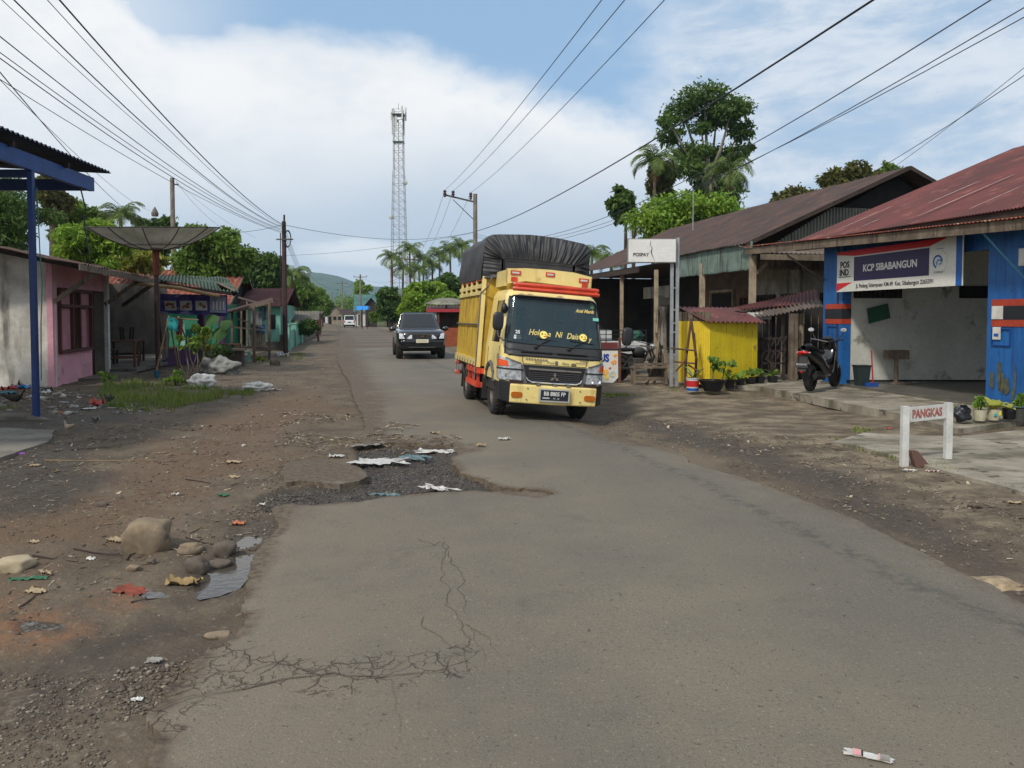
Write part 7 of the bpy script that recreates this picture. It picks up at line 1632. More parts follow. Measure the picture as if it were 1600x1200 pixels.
q = G(1120, 609); t = thing('potted_plant', 'second feathery shrub growing from the black tub on its right', 'potted plant', q+Vector((.12, 0, .2))); bushy(t, (.05, .05, .32), (.24, .2, .2), 300, .1, L_pot, 5); MB().tube([(0, 0, 0), (.04, 0, .25)], .012, 5).build('stem', bark, t)
for i, (px, py, k_, sz) in enumerate(((1140, 607, 'leaf', (.09, .35)), (1156, 605, 'leaf', (.07, .45)), (1172, 603, 'bush', (.12, .16)), (1187, 602, 'bush', (.1, .12)), (1207, 601, 'leaf', (.08, .34)))):
    pot('potted_plant', ['small leafy plant in a black bag beside the wide tub', 'spiky aloe like plant in a black bag before the kiosk', 'small red brown bush in the bag at the kiosk corner', 'little grey bush in a black bag just right of the kiosk', 'bright arching plant in a black bag below the dark rack'][i], G(px, py), .105, .2, polybag, 60+i, k_, sz, group='potted plants along the kiosk')
q = G(1082, 611); t = thing('paint_bucket', 'red white and blue paint bucket at the corner of the yellow kiosk', 'bucket', q)
MB().lathe([(.12, 0), (.135, .27), (.145, .27), (.145, .285), (.13, .285)], n=20, caps=False).lathe([(.001, .005), (.12, .005)], n=20, caps=False).build('body', white, t, smooth=True); MB().lathe([(.1225, .01), (.1265, .07)], n=20, caps=False).build('blue_band', bbl, t, smooth=True); MB().lathe([(.129, .10), (.1365, .23)], n=20, caps=False).build('red_band', mat('bucket_red', C(190, 34, 40), rough=.5), t, smooth=True); MB().lathe([(.1305, .04), (.1375, .16)], n=20, caps=False)
plant(t, (0, 0, .25), 5, .4, .14, mat('taro_leaf', C(110, 150, 110), rough=.6), 3, el=(.9, 1.4))
for i, (px, py, k_, sz, nm, m_) in enumerate(((1503, 658, None, 0, 'black', polybag), (1531, 657, 'bush', (.09, .1), 'cream', mat('cream_pot', C(190, 184, 158), C(170, 164, 136), ns=6)), (1552, 656, 'leaf', (.13, .34), 'cream2', MATS['cream_pot']), (1576, 655, 'leaf', (.07, .2), 'black2', polybag), (1592, 655, 'bush', (.1, .12), 'grey', mat('grey_pot', C(66, 66, 62), rough=.8)))):
    lb = ['black bag bundle tied at the top on the kerb of the post office', 'cream tin with a small green sprout on the kerb', 'cream paint tin with yellow spots and a tall leaf shoot on the kerb', 'black poly bag holding a withered plant beside the right blue pier', 'low grey bowl with a small leafy plant at the right edge'][i]; q = G(px, py, .085)
    if k_ is None: t = thing('plastic_bundle', lb, 'bag', q); MB().blob((0, 0, .1), (.125, .1, .11), 4, .3, 3).build('bag', polybag, t, smooth='all'); MB().tube([(-.09, 0, .17), (-.04, 0, .225), (.05, 0, .22), (.09, 0, .17)], .02, 6).build('knot', polybag, t)
    else:
        t = pot('potted_plant', lb, q, .08, .16, m_, 80+i, k_, sz, leafmat('leaf_croton', C(150, 160, 60), C(206, 196, 110)) if k_ == 'leaf' else None, group='tins on the post office kerb')
        if i == 2: MB().blob((-.02, -.088, .08), (.03, .01, .03), 1, .1, 1).build('print', mat('print_teal', C(60, 150, 160)), t); MB().blob((.05, -.076, .1), (.025, .015, .05), 1, .1, 1).build('print', mat('print_yellow', C(210, 200, 60)), t)
for i, (px, py) in enumerate(((1463, 634), (1492, 630))):
    t = thing('seedling', ['green fern like seedling behind the right post of the barber sign', 'long yellowish leaf shoot standing on the pavement edge'][i], 'plant', G(px, py+20, .085)); plant(t, (0, 0, 0), 5 if i == 0 else 3, .35, .07 if i == 0 else .1, MATS['leaf_croton'], 7+i, el=(.9, 1.4))
# taro, shrubs and weeds on the left
q = G(330, 572); t = thing('taro_plant', 'big leaved taro plant growing beside the purple stall posts', 'plant', q); tl_ = leafmat('leaf_taro', C(56, 96, 46), C(84, 122, 62)); mb = MB(); rg = random.Random(3)
lf = MB()
for (px, py, s) in ((330, 497, .4), (343, 518, .44), (324, 522, .4), (350, 505, .34), (303, 512, .3), (338, 540, .3)):
    tp = P(px, py, q.y-.1); o_ = Vector((tp.x-q.x, 0, tp.z)); mb.tube([(0, 0, 0), (o_.x*.4, -.05, o_.z*.6), tuple(o_)], [.03, .02, .012], 5); ax_ = Vector((rg.uniform(-.6, .6), -.5, -.7)).normalized(); sd_ = ax_.cross(Vector((0, -1, .4))).normalized(); nn_ = ax_.cross(sd_)
    ring_ = [(0, .28), (.32, .30), (.42, .05), (.34, -.3), (.16, -.6), (0, -.8), (-.16, -.6), (-.34, -.3), (-.42, .05), (-.32, .30)]; n_ = len(ring_)
    lf.add([o_]+[o_+sd_*x*s*1.3-ax_*y*s*1.2+nn_*abs(x)*s*.25 for x, y in ring_], [(0, i+1, (i+1) % n_+1) for i in range(n_)])
mb.build('stems', mat('taro_stem', C(96, 120, 60)), t); lf.build('leaves', tl_, t)
for i, (px, py, r, h, m_, n_, lb) in enumerate(((307, 590, .34, 1.15, L_mid, 900, 'slender leafy shrub with bare stems beside the bamboo trestle'), (333, 578, .5, .55, L_dark, 900, 'low tangled dark bush at the foot of the purple posts'), (292, 596, .3, .9, L_mid, 500, 'thin young shrub at the edge of the weeds'), (318, 584, .32, .9, L_yel, 500, 'yellow green shrub between the purple posts and the road'))):
    q = G(px, py); t = thing('shrub', lb, 'shrub', q); MB().tube([(0, 0, 0), (.05, 0, h*.4), (-.04, 0, h)], .018, 5).tube([(.03, 0, .1), (.2, .05, h*.6), (.26, 0, h*.9)], .012, 5).tube([(-.02, 0, .1), (-.15, -.03, h*.5), (-.22, 0, h*.95)], .012, 5).build('stems', wood, t); bushy(t, (0, 0, h), (r, r, r*.9), n_, .1, m_, 90+i)
for i, (px, py, r, n_) in enumerate(((412, 566, .3, 260), (268, 600, .45, 500), (166, 603, .28, 240))):
    q = G(px, py); t = thing('weed_clump', ['yellowish leafy weeds under the plank shelter post', 'dense green weeds in front of the bamboo trestle', 'tall single green weed beside the porch step'][i], 'weeds', q); bushy(t, (0, 0, .16), (r, r, .18), n_, .09, L_yel if i == 0 else L_mid, 110+i)
def blades(name, spots, h, m, seed, w=.008):
    rs = np.random.RandomState(seed); V = []; n = len(spots); sp = np.array(spots); a = rs.uniform(0, 6.28, n); hh = h*rs.uniform(.4, 1.2, n)*sp[:, 3]; le = rs.uniform(.1, .7, n)
    dx, dy = np.cos(a), np.sin(a); b0 = sp[:, :3]+np.stack([-dy*w, dx*w, 0*a], 1); b1 = sp[:, :3]+np.stack([dy*w, -dx*w, 0*a], 1); tp = sp[:, :3]+np.stack([dx*hh*le, dy*hh*le, hh], 1); md = sp[:, :3]+np.stack([dx*hh*le*.35, dy*hh*le*.35, hh*.6], 1)
    v = np.stack([b0, b1, md+np.stack([dy*w*.7, -dx*w*.7, 0*a], 1), tp, md-np.stack([dy*w*.7, -dx*w*.7, 0*a], 1)], 1).reshape(-1, 3); i0 = np.arange(n)*5
    me = np_mesh(name, v, np.stack([i0, i0+1, i0+2, i0+4], 1), np.stack([i0+4, i0+2, i0+3], 1)); me.materials.append(m); o = bpy.data.objects.new(name, me); COL.objects.link(o); tag(o, kind='stuff'); return o
sp_ = []; rs = np.random.RandomState(4)
for poly_, n_, hf in (([(148, 622), (165, 600), (230, 597), (300, 602), (345, 612), (330, 632), (270, 642), (215, 645), (170, 636)], 5200, 1), ([(305, 612), (400, 606), (395, 616), (340, 622)], 900, .5), ([(440, 552), (480, 550), (470, 562), (440, 560)], 900, .5), ([(480, 512), (520, 512), (505, 525), (478, 530)], 900, .7),
     ([(0, 625), (30, 628), (20, 640), (-20, 640)], 500, .5), ([(1300, 684), (1345, 690), (1500, 735), (1600, 765), (1600, 772), (1490, 742), (1330, 698)], 1700, .4), ([(1335, 665), (1365, 668), (1360, 676), (1330, 673)], 150, .3), ([(1425, 692), (1445, 700), (1500, 722), (1470, 722), (1430, 706)], 500, .3), ([(935, 612), (985, 614), (975, 620), (930, 618)], 260, .3), ([(960, 616), (1060, 603), (1060, 609), (980, 620)], 200, .25)):
    a_ = np.array([tuple(q) for q in pix(poly_)]); lo, hi = a_.min(0), a_.max(0); p = rs.uniform(lo, hi, (n_*3, 2)); p = p[sdf_(p, a_) < 0]; cl_ = vnoise(p, 2.2, 5)+vnoise(p, 6, 6)*.6; p = p[cl_ > .0][:n_]; sp_ += [(x, y, -.04, hf*.62) for x, y in p.tolist()]
blades('grass', sp_, .30, leafmat('grass_blade', C(84, 108, 44), C(134, 142, 66), .3), 5)
# ------------------------------------------------------------------ poles, tower and wires
concp = mat('pole_concrete', C(138, 130, 118), C(112, 104, 94), ns=2, rough=.9, streak=C(88, 78, 66), ss=(8, 8, .6), st=(.55, .7)); wirem = mat('wire_black', C(34, 36, 42), rough=.6, var=0); ironp = mat('rusty_pole', C(84, 54, 46), C(56, 38, 34), ns=3, rough=.75, streak=C(36, 28, 26), ss=(16, 16, .6), st=(.48, .6))
mat('insulator', C(70, 56, 50), rough=.4)
def pole(label, px, top, Y, r0, r1, m, group=None, name='utility_pole', arms=()):
    q = P(px, top, Y); t = thing(name, label, 'pole', (q.x, Y, 0), group=group); MB().cyl((0, 0, -.2), (0, 0, q.z), r0, r1, 12).build('shaft', m, t, smooth=True)
    for (z, x0, x1) in arms:
        a = MB().beam((x0, -.1, q.z+z), (x1, -.1, q.z+z), .08, .09).build('crossarm', rimm, t)
        mb = MB()
        for x in np.linspace(x0+.08, x1-.08, 3): mb.lathe([(.03, 0), (.05, .06), (.03, .1), (.06, .14), (.04, .2), (.02, .26)], (x, -.1, q.z+z+.04), 10)
        mb.build('insulators', mat('insulator', C(70, 56, 50), rough=.4), a)
    return t, q
t, q443 = pole('dark rusty iron street pole with a coil of cable near its top', 443.5, 346, 31.7, .115, .085, ironp)
MB().cyl((.0, 0, 5.05), (.02, 0, 5.75), .04, n=8).build('cap', ironp, t)
mb = MB()
for k_ in range(5): mb.tube([(.17+.13*math.cos(a)+.0, -.1+.01*k_, 4.75+.33*math.sin(a)+.01*k_) for a in np.linspace(0, 2*PI, 25)], .016, 5)
mb.build('cable_coil', wirem, t); MB().box(-.28, .4, -.13, -.08, 4.72, 4.77).build('bracket', rimm, t)
for i in range(2): MB().tube([(-.1-.02*i, -.1, 5.0), (-.13, -.1, 3), (-.11, -.1, .2)], .012, 4).build('cable', wirem, t)
t, qc = pole('slim pale concrete pole rising behind the satellite dish', 269, 278, 45, .15, .12, concp); MB().box(.1, .35, -.05, .05, qc.z-.4, qc.z-.34).build('bracket', rimm, t)
t, q742 = pole('concrete power pole with a one sided crossarm behind the truck', 742.5, 303, 50, .17, .13, concp)
arm0, arm1 = P(693, 304, 50), P(741, 315.5, 50); o_ = Vector((q742.x, 50, 0))
ar = MB().beam(arm0-o_, arm1-o_, .1, .1).build('crossarm', rimm, t); MB().beam(P(708, 312, 50)-o_, P(741, 344, 50)-o_, .05, .05).build('brace', rimm, t)
ins = [P(695, 297, 49.9), P(708, 298, 49.9), P(735.5, 301, 49.9)]; mb = MB()
for p in ins: mb.lathe([(.05, -.45), (.1, -.38), (.06, -.3), (.13, -.24), (.07, -.16), (.12, -.08), (.06, 0)], p-o_, 12)
mb.build('insulators', MATS['insulator'], ar, smooth=True)
for i, (px, top, Y, lb) in enumerate(((563, 429, 125, 'far concrete pole with a crossarm in front of the teal roofed house'), (534.5, 440, 165, 'second far concrete pole with a crossarm beyond the bend'), (518, 455, 215, 'third far pole with a lamp beyond the bend'), (482, 426, 115, 'thin pale pole above the low trees left of the street'), (507, 460, 250, 'farthest thin pole by the left side of the street'), (647, 400, 86, 'concrete pole hidden among the palms'))):
    pole(lb, px, top, Y, .17, .13, concp, arms=((-.4, -1.1, 1.1),) if i in (0, 1, 5) else ())
# radio tower
Yw = 185; b0 = P(624, 430, Yw); b0 = Vector((b0.x, Yw, 0)); ztw = P(624, 172, Yw).z
t = thing('radio_tower', 'tall slim steel lattice radio tower with antennas at its top', 'tower', b0); tw = mat('tower_steel', C(150, 152, 152), C(128, 128, 128), rough=.5); twr = mat('tower_red', C(150, 70, 62), rough=.6)
def tw_w(z): f = z/ztw; return 2.05*(1-f)+.95*f if f < .72 else 1.14-.1*(f-.72)
lv = np.linspace(0, ztw, 27); mb = MB(); mr_ = MB()
for i in range(len(lv)-1):
    z0, z1 = lv[i], lv[i+1]; w0, w1 = tw_w(z0), tw_w(z1); m_ = mr_ if 5 <= i < 8 else mb
    c0_ = [(-w0, -w0), (w0, -w0), (w0, w0), (-w0, w0)]; c1_ = [(-w1, -w1), (w1, -w1), (w1, w1), (-w1, w1)]
    for k_ in range(4):
        a, b = c0_[k_], c1_[k_]; a2, b2 = c0_[(k_+1) % 4], c1_[(k_+1) % 4]; m_.beam((*a, z0), (*b, z1), .11, .11); m_.beam((*b, z1), (*b2, z1), .07, .07); m_.beam((*a, z0), (*b2, z1), .045, .045); m_.beam((*a2, z0), (*b, z1), .045, .045)
mb.beam((0, 0, 0), (0, 0, ztw*.95), .14, .14)
mb.build('lattice', tw, t); mr_.build('red_lattice', twr, t)
MB().box(-1.5, 1.5, -1.5, 1.5, ztw-1.2, ztw-1.1).box(-1.3, 1.3, -1.3, 1.3, ztw*.85, ztw*.85+.1).build('platforms', tw, t)
for k_ in range(7):
    a = 2*PI*k_/7; x, y = 1.7*math.cos(a), 1.7*math.sin(a); MB().box(x-.18, x+.18, y-.14, y+.14, ztw-2.5-(k_ % 2)*3, ztw+.6-(k_ % 3)*1.2).build('antenna', white, t)
for z, x in ((.5, -1.7), (.66, 1.6)): MB().lathe([(.001, 0), (.5, .12), (.6, .3)], (x, -1, ztw*z), 14, 'y', caps=False).build('drum_antenna', white, t)
MB().cyl((0, 0, ztw), (0, 0, ztw+1.6), .06, n=6).cyl((1, 0, ztw), (1, 0, ztw+1), .04, n=6).build('mast', tw, t)
# wires
def wire(label, A_, B_, sag, r=.012, group=None, ext=.35, n=22, name='power_wire'):
    A_, B_ = Vector(A_), Vector(B_); pts_ = [A_.lerp(B_, i/n)-UP*sag*4*(i/n)*(1-i/n) for i in range(n+1)]
    if ext: d_ = pts_[-1]-pts_[-2]; d_.z = max(d_.z, 0)*.6; pts_ += [pts_[-1]+d_*k_ for k_ in range(1, int(n*ext)+1)]
    o = MB().tube([p-A_ for p in pts_], r*.7, 5).build(name, wirem, smooth='all'); o.location = A_; tag(o, label, 'wire', group); return o
def ex(px, py, z): return P(px, py, max(3.0, (z-H_CAM)*F/(HOR-py)))
ga_ = 'three wires on the crossarm'
for p, e, zz in zip(ins, ((940, 0), (976, 0), (1038, 0)), (7.2, 7.2, 7.2)): wire('one of three parallel power wires running from the crossarm overhead', p, ex(*e, zz), .25, .013, ga_)
for p, px in zip(ins, (640, 650, 662)): wire('one of three power wires leading from the crossarm down to the palms', p, P(px, 404, 86), 1.3, .014, 'wires beyond the crossarm pole', 0)
att = P(743, 364, 50)
for i, (e, zz, r, sg) in enumerate((((1364, 0), 6.2, .026, .45), ((1548, 0), 6.0, .014, 1.5), ((1600, 12), 5.9, .012, 1.6), ((1600, 27), 5.8, .011, 1.35), ((1600, 106), 5.0, .012, 1.9), ((1600, 118), 5.0, .016, 2.2))):
    wire(['thick twisted cable running from the crossarm pole to the upper right', 'upper thin wire crossing the right sky below the thick cable', 'middle thin wire crossing the right sky', 'lower thin wire of the three crossing the right sky', 'faint wire over the roof peak on the right', 'dark lowest wire rising from behind the brown roof peak'][i], att+UP*(.1-.12*i) if i < 4 else P(1290-40*(i-4), 330, 40), ex(*e, zz) if i < 4 else P(*e, 20), sg if i < 4 else .2, r)
top = P(442, 351, 31.7)
for i, (e, zz, r, sg) in enumerate((((93, 0), 5.6, .017, .32), ((74, 0), 5.6, .008, .34), ((22, 0), 5.6, .014, .40), ((3, 0), 5.6, .007, .36), ((0, 57), 5.5, .012, .35), ((0, 82), 5.4, .010, .30), ((0, 91), 5.4, .012, .34), ((0, 124), 5.2, .009, .25))):
    wire(['thickest wire to the rusty street pole, the rightmost overhead on the left', 'thin wire beside the thickest one on the upper left', 'second heavy wire descending to the rusty street pole', 'thin faint wire from the top left corner to the rusty pole', 'wire entering at the left edge above the other left edge wires', 'thin upper wire of the close pair from the left edge', 'lower wire of the close pair from the left edge', 'lowest long wire passing in front of the slim concrete pole'][i], top-UP*(.05*i if i < 7 else .35), ex(*e, zz), sg, r, 'wires to the rusty street pole')
wire('dark steep wire dropping behind the blue canopy to the left trees', P(200, 330, 40), ex(0, 113, 5.4), .2, .014)
wire('faint steep wire beside the dark one above the canopy', P(236, 330, 44), ex(0, 125, 5.2), .3, .008)
wire('long slack wire crossing the street from the rusty pole to the crossarm pole', top, P(742, 362, 50), .55, .014, ext=0)
wire('lower slack wire crossing behind the radio tower foot', P(395, 400, 60), P(742, 363, 50), .4, .014, ext=0)
wire('short wire from the rusty pole to the big mango tree', top, P(330, 360, 45), .2, .014, ext=0)
for i in range(2): wire('one of two service wires from the slim concrete pole', P(275, 283+i, 44.9), (P(356, 362, 43), P(400, 372, 60))[i], .3, .010, 'service wires at the slim pole', 0)
for i in range(4): wire('one of four wires from the coil down the street to the thin pale pole', P(447, 362+6*i, 31.7), P(482, 432+3*i, 115), .6, .012, 'wires along the left street side', 0)
wire('far slack wire over the street bend between the distant poles', P(482, 428, 115), P(563, 432, 125), 2.2, .02, ext=0); wire('far wire between the crossarm poles beyond the minivan', P(534.5, 443, 165), P(563, 431, 125), 1.2, .02, ext=0); wire('far wire from the crossarm pole to the palm cluster', P(563, 431, 125), P(640, 425, 90), 1.2, .016, ext=0)

# ------------------------------------------------------------------ the far street
def house(name, label, px0, px1, Y, wz, rz_, wallm, roofm, deep=6, gable=False, openings=2, over=.4):
    a, b = P(px0, 495, Y), P(px1, 495, Y); W2 = (b.x-a.x)/2; c = Vector(((a.x+b.x)/2, Y, 0)); t = thing(name, label, 'house', c, rad(8) if not gable else rad(10))
    MB().box(-W2, W2, 0, deep, 0, wz).build('wall', wallm, t); o = over
    if gable:
        MB().prism([(-W2, 0, wz), (W2, 0, wz), (0, 0, rz_-.1)], (0, .1, 0)).build('gable', wallm, t)
        for s in (-1, 1): MB().corr((s*(W2+o), -o, wz-.15), (s*(W2+o), deep+o, wz-.15), (0, deep+o, rz_), (0, -o, rz_), 30, amp=.03).build('roof', roofm, t)
    else:
        MB().corr((-W2-o, -o, wz-.1), (W2+o, -o, wz-.1), (W2+o, deep/2, rz_), (-W2-o, deep/2, rz_), 34, amp=.03).build('roof', roofm, t); MB().corr((W2+o, deep+o, wz-.1), (-W2-o, deep+o, wz-.1), (-W2-o, deep/2, rz_), (W2+o, deep/2, rz_), 34, amp=.03).build('roof', roofm, t)
    for k_ in range(openings): x = -W2+2*W2*(k_+.5)/openings; MB().box(x-W2*.22, x+W2*.22, -.03, 0, .9 if k_ else .1, wz*.75).build('window' if k_ else 'door', dark, t)
    return t
teal = mat('teal_roof', C(88, 128, 124), C(70, 106, 104), ns=.6, rough=.7); tanw = mat('tan_wall', C(150, 138, 118), C(124, 112, 96), ns=1, rough=.9); brick = mat('brick', C(156, 84, 52), C(132, 68, 44), ns=4, rough=.9)
house('mint_house', 'mint green house with a dull red sheet roof left of the rusty street pole', 386, 437, 44, 2.3, 3.3, mint, redroof, 6, False, 2)
house('house', 'white house with a tall teal roof beyond the minivan', 556, 584, 135, 2.6, 5.6, white, teal, 9)
house('house', 'dark gabled house with a dull red roof beside the teal roof', 571, 589, 122, 3.2, 4.6, wood_d, redroof, 8, True)
house('house', 'brown gabled house with a wide porch where the street bends', 512, 534, 165, 2.2, 4.0, tanw, redroof, 8, True, 3)
house('house', 'long low house with a rusty brown roof left of the blue tarps', 534, 558, 142, 2.2, 3.0, mat('pale_green_wall', C(160, 176, 150), rough=.9), brownroof, 7, False, 3)
house('house', 'small red roofed house at the far left of the bend', 498, 514, 190, 2.2, 4.4, white, redroof, 7, False, 1)
for i, (px, w_) in enumerate(((561, 9), (570, 8))):
    a = P(px-w_/2, 484, 104); b = P(px+w_/2, 478, 104); t = thing('blue_tarp_awning', ['left bright blue tarpaulin awning under the red roofed house', 'right bright blue tarpaulin awning under the red roofed house'][i], 'awning', (a.x, 104, 0))
    MB().hexa([Vector((0, 0, a.z)), Vector((b.x-a.x, 0, a.z)), Vector((b.x-a.x, 2, a.z+.1)), Vector((0, 2, a.z+.1))], [Vector((0, .6, b.z)), Vector((b.x-a.x, .6, b.z)), Vector((b.x-a.x, 1.6, b.z)), Vector((0, 1.6, b.z))]).build('tarp', mat('tarp_blue', C(30, 130, 210), rough=.5), t)
    for x in (0, b.x-a.x): MB().box(x-.04, x+.04, 0, .08, 0, a.z).build('post', wood_d, t)
for i, (px, py) in enumerate(((564, 500), (573, 503))):
    q = G(px, py); t = thing('orange_barrier', ['farther orange barrier stall box on the right verge', 'nearer orange barrier stall box on the right verge'][i], 'barrier', q); MB().box(-.45, .45, 0, .5, .25, .85).build('box', mat('orange_box', C(226, 150, 26), rough=.5), t)
    for x in (-.38, .38): MB().box(x-.04, x+.04, .05, .12, 0, .25).build('leg', wood_d, t)
q = G(617, 511); t = thing('red_hut', 'little roadside hut with a red tiled roof left of the pickup', 'hut', q, rad(8))
MB().box(-1.3, 1.5, .5, 2.2, 0, 1.5).build('wall', wood_d, t); MB().corr((-.9, -.2, 1.35), (1.6, -.2, 1.35), (1.6, 1.1, 2.35), (-.6, 1.1, 2.35), 12, amp=.03).build('roof', mat('hut_red', C(160, 60, 48), rough=.7), t); MB().corr((-1.9, -.1, 1.45), (-.7, -.1, 1.35), (-.7, .9, 1.7), (-1.5, .9, 1.75), 6, amp=.03).build('side_roof', mat('hut_pale', C(150, 156, 120), rough=.7), t)
MB().box(-.6, 1.5, .35, .45, 0, .55).build('counter', tanw, t); MB().box(.3, 1.4, .42, .48, .75, 1.2).build('blue_cloth', bbl, t)
for x in (-1.5, -.7, 1.45): MB().box(x-.05, x+.05, .0, .1, 0, 1.4).build('post', redwood, t)
q = P(690, 495, 46); t = thing('roadside_kiosk', 'kiosk with a red awning edge between the pickup and the truck', 'kiosk', (q.x, 46, 0), rad(6)); MB().box(-.8, 1.2, .8, 2.6, 0, 2.0).build('wall', wood_d, t); MB().corr((-.9, -.2, 2.0), (1.6, -.2, 2.0), (1.6, 2.6, 2.3), (-.9, 2.6, 2.3), 12, amp=.03).build('roof', redroof, t); MB().box(-.9, 1.6, -.24, -.2, 1.88, 2.06).build('red_edge', mat('awning_red', C(160, 44, 52), rough=.6), t)
for x in (-.2, 1.4): MB().box(x-.06, x+.06, -.1, .02, 0, 2).build('post', redwood, t)
MB().box(-.75, -.3, -.1, -.07, 1.35, 1.95).build('poster', mat('poster_pale', C(170, 186, 190), C(140, 160, 166), ns=7), t)
t = thing('satellite_dish', 'second smaller grey mesh dish above the red kiosk awning', 'satellite dish', (q.x+.2, 47, 0)); mb = MB(); vs = [dishpt(RD*.75*(.05+.95*i/8), 2*PI*j/30, rad(-6))+Vector((0, 0, 2.2)) for i in range(9) for j in range(30)]
vs = [Vector((v.x, v.y, 2.75-(v.z-2.2)*.9)) for v in vs]; mb.add(vs, [(i*30+j, i*30+(j+1) % 30, (i+1)*30+(j+1) % 30, (i+1)*30+j) for i in range(8) for j in range(30)]).build('reflector', dm, t, smooth='all'); MB().cyl((0, 0, 0), (0, 0, 2.7), .06).build('pole', MATS['brown_pipe'], t)
q = G(702, 541); t = thing('brick_wall', 'low orange brick wall seen between the pickup and the truck', 'wall', q, rad(13)); MB().box(-.35, .5, 0, .2, 0, 1.0).build('wall', brick, t)
t = thing('red_hut', 'dark red plank hut beside the leafy shrub on the left verge', 'hut', G(497, 523), rad(8)); MB().box(-.3, .15, 0, 1.2, 0, 1.9).build('wall', mat('hut_dark_red', C(96, 40, 36), rough=.8), t); MB().corr((-.6, -.3, 1.9), (.4, -.3, 1.9), (.4, 1.6, 2.1), (-.6, 1.6, 2.1), 6, amp=.03).build('roof', greyroof, t)
q = P(242, 333, 50); t = thing('roof_ornament', 'pale pointed dome ornament above the dark tree by the slim pole', 'ornament', (q.x, 50, 0)); MB().cyl((0, 0, 0), (0, 0, q.z-.3), .12).build('mast', greyplaster, t); MB().lathe([(.2, q.z-.2), (.22, q.z), (.13, q.z+.2), (.03, q.z+.4)], n=12).build('dome', greyplaster, t)
# ------------------------------------------------------------------ stones and gravel
stone_m = mat('stone', C(138, 120, 96), C(104, 92, 76), ns=5, rough=.9, bump=.006, bs=22, spots=C(84, 74, 62), sps=8); stone_d = mat('stone_dark', C(98, 88, 76), C(76, 68, 60), ns=6, rough=.9, bump=.005, bs=25)
def gz(x, y): return float(ground_z(np.array([[x, y]]))[0][0])
for i, (px, py, rx, rz_, m_, lb) in enumerate(((231, 858, .17, .135, stone_m, 'biggest boulder, squarish and brown, alone on the left verge'), (299, 862, .085, .04, stone_m, 'flat tan stone right of the big boulder'), (351, 866, .075, .06, stone_d, 'rounded grey stone above the long puddle'),
        (308, 892, .07, .06, stone_d, 'small brown cobble left of the long puddle'), (341, 881, .07, .035, stone_d, 'flat stone between the cobble and the puddle'), (20, 893, .11, .05, mat('pale_stone', C(176, 160, 132), C(150, 136, 110), ns=6, rough=.9), 'pale flat stone at the left edge of the dirt'), (209, 890, .04, .02, stone_m, 'little pale pebble below the big boulder'),
        (340, 992, .06, .015, stone_m, 'broken asphalt flake at the frayed road edge'), (1557, 915, .15, .025, mat('husk', C(168, 148, 118), C(120, 104, 82), ns=12, rough=.95), 'flat torn husk lying by the right road edge'), (236, 855+25, .03, .02, stone_d, 'tiny dark pebble in front of the boulder'), (430, 571, .16, .15, stone_d, 'dark boulder beside the plank shelter'), (160, 790, .05, .02, stone_d, 'small stone on the brown wheel track'))):
    q = G(px, py, -.04); o = MB().blob((0, 0, 0), (rx, rx*.8, rz_), 11+i, .22, 3, freq=.9, sq=.72).build('stone', m_, at=(q.x, q.y, gz(q.x, q.y)+rz_*.55), smooth='all'); tag(o, lb, 'stone')
bm = bmesh.new(); bmesh.ops.create_icosphere(bm, subdivisions=1, radius=1); iv = np.array([v.co[:] for v in bm.verts]); itr = np.array([[v.index for v in f.verts] for f in bm.faces]); bm.free()
def scatter(name, polys, m, seed):
    rs = np.random.RandomState(seed); V = []; T = []
    for px, n, r0, r1, thr in polys:
        a_ = np.array([tuple(q) for q in pix(px)]); lo, hi = a_.min(0), a_.max(0); p = rs.uniform(lo, hi, (n*4, 2)); p = p[sdf_(p, a_) < 0]; w = vnoise(p, 3, 8)+.6*vnoise(p, 9, 9); p = p[w > thr][:n]
        inside = sdf(p, outC) < .03; hs = sdf_(p, hole_near) < .03; p = p[~inside | hs]; z = ground_z(p)[0]; k = len(p); r = r0+(r1-r0)*rs.uniform(0, 1, k)**3
        jit = 1+rs.uniform(-.35, .35, (k, len(iv), 1)); sc_ = rs.uniform(.6, 1.2, (k, 1, 3))*np.array([1, 1, .65]); v = iv[None]*jit*sc_*r[:, None, None]; an_ = rs.uniform(0, 6.28, k); ca, sa = np.cos(an_)[:, None], np.sin(an_)[:, None]
        x = v[..., 0]*ca-v[..., 1]*sa; y = v[..., 0]*sa+v[..., 1]*ca; v = np.stack([x, y, v[..., 2]], 2)+np.stack([p[:, 0], p[:, 1], z+r*.25], 1)[:, None]
        off = sum(len(q) for q in V); V.append(v.reshape(-1, 3)); T.append((itr[None]+np.arange(k)[:, None, None]*len(iv)+off).reshape(-1, 3))
    me = np_mesh(name, np.concatenate(V), None, np.concatenate(T)); me.materials.append(m); o = bpy.data.objects.new(name, me); COL.objects.link(o); tag(o, kind='stuff'); return o
def gravmat(name, a, b_, c_):
    m = bpy.data.materials.new(name); m.use_nodes = True; k = NT(m.node_tree); b = m.node_tree.nodes['Principled BSDF']; g = k.n('ShaderNodeNewGeometry').outputs['Random Per Island']
    k.l(k.mix(k.mr(g, .6, 1, 0, 1), k.mix(k.mr(g, 0, .6), a, b_), c_), b.inputs['Base Color']); b.inputs['Roughness'].default_value = .9; return m
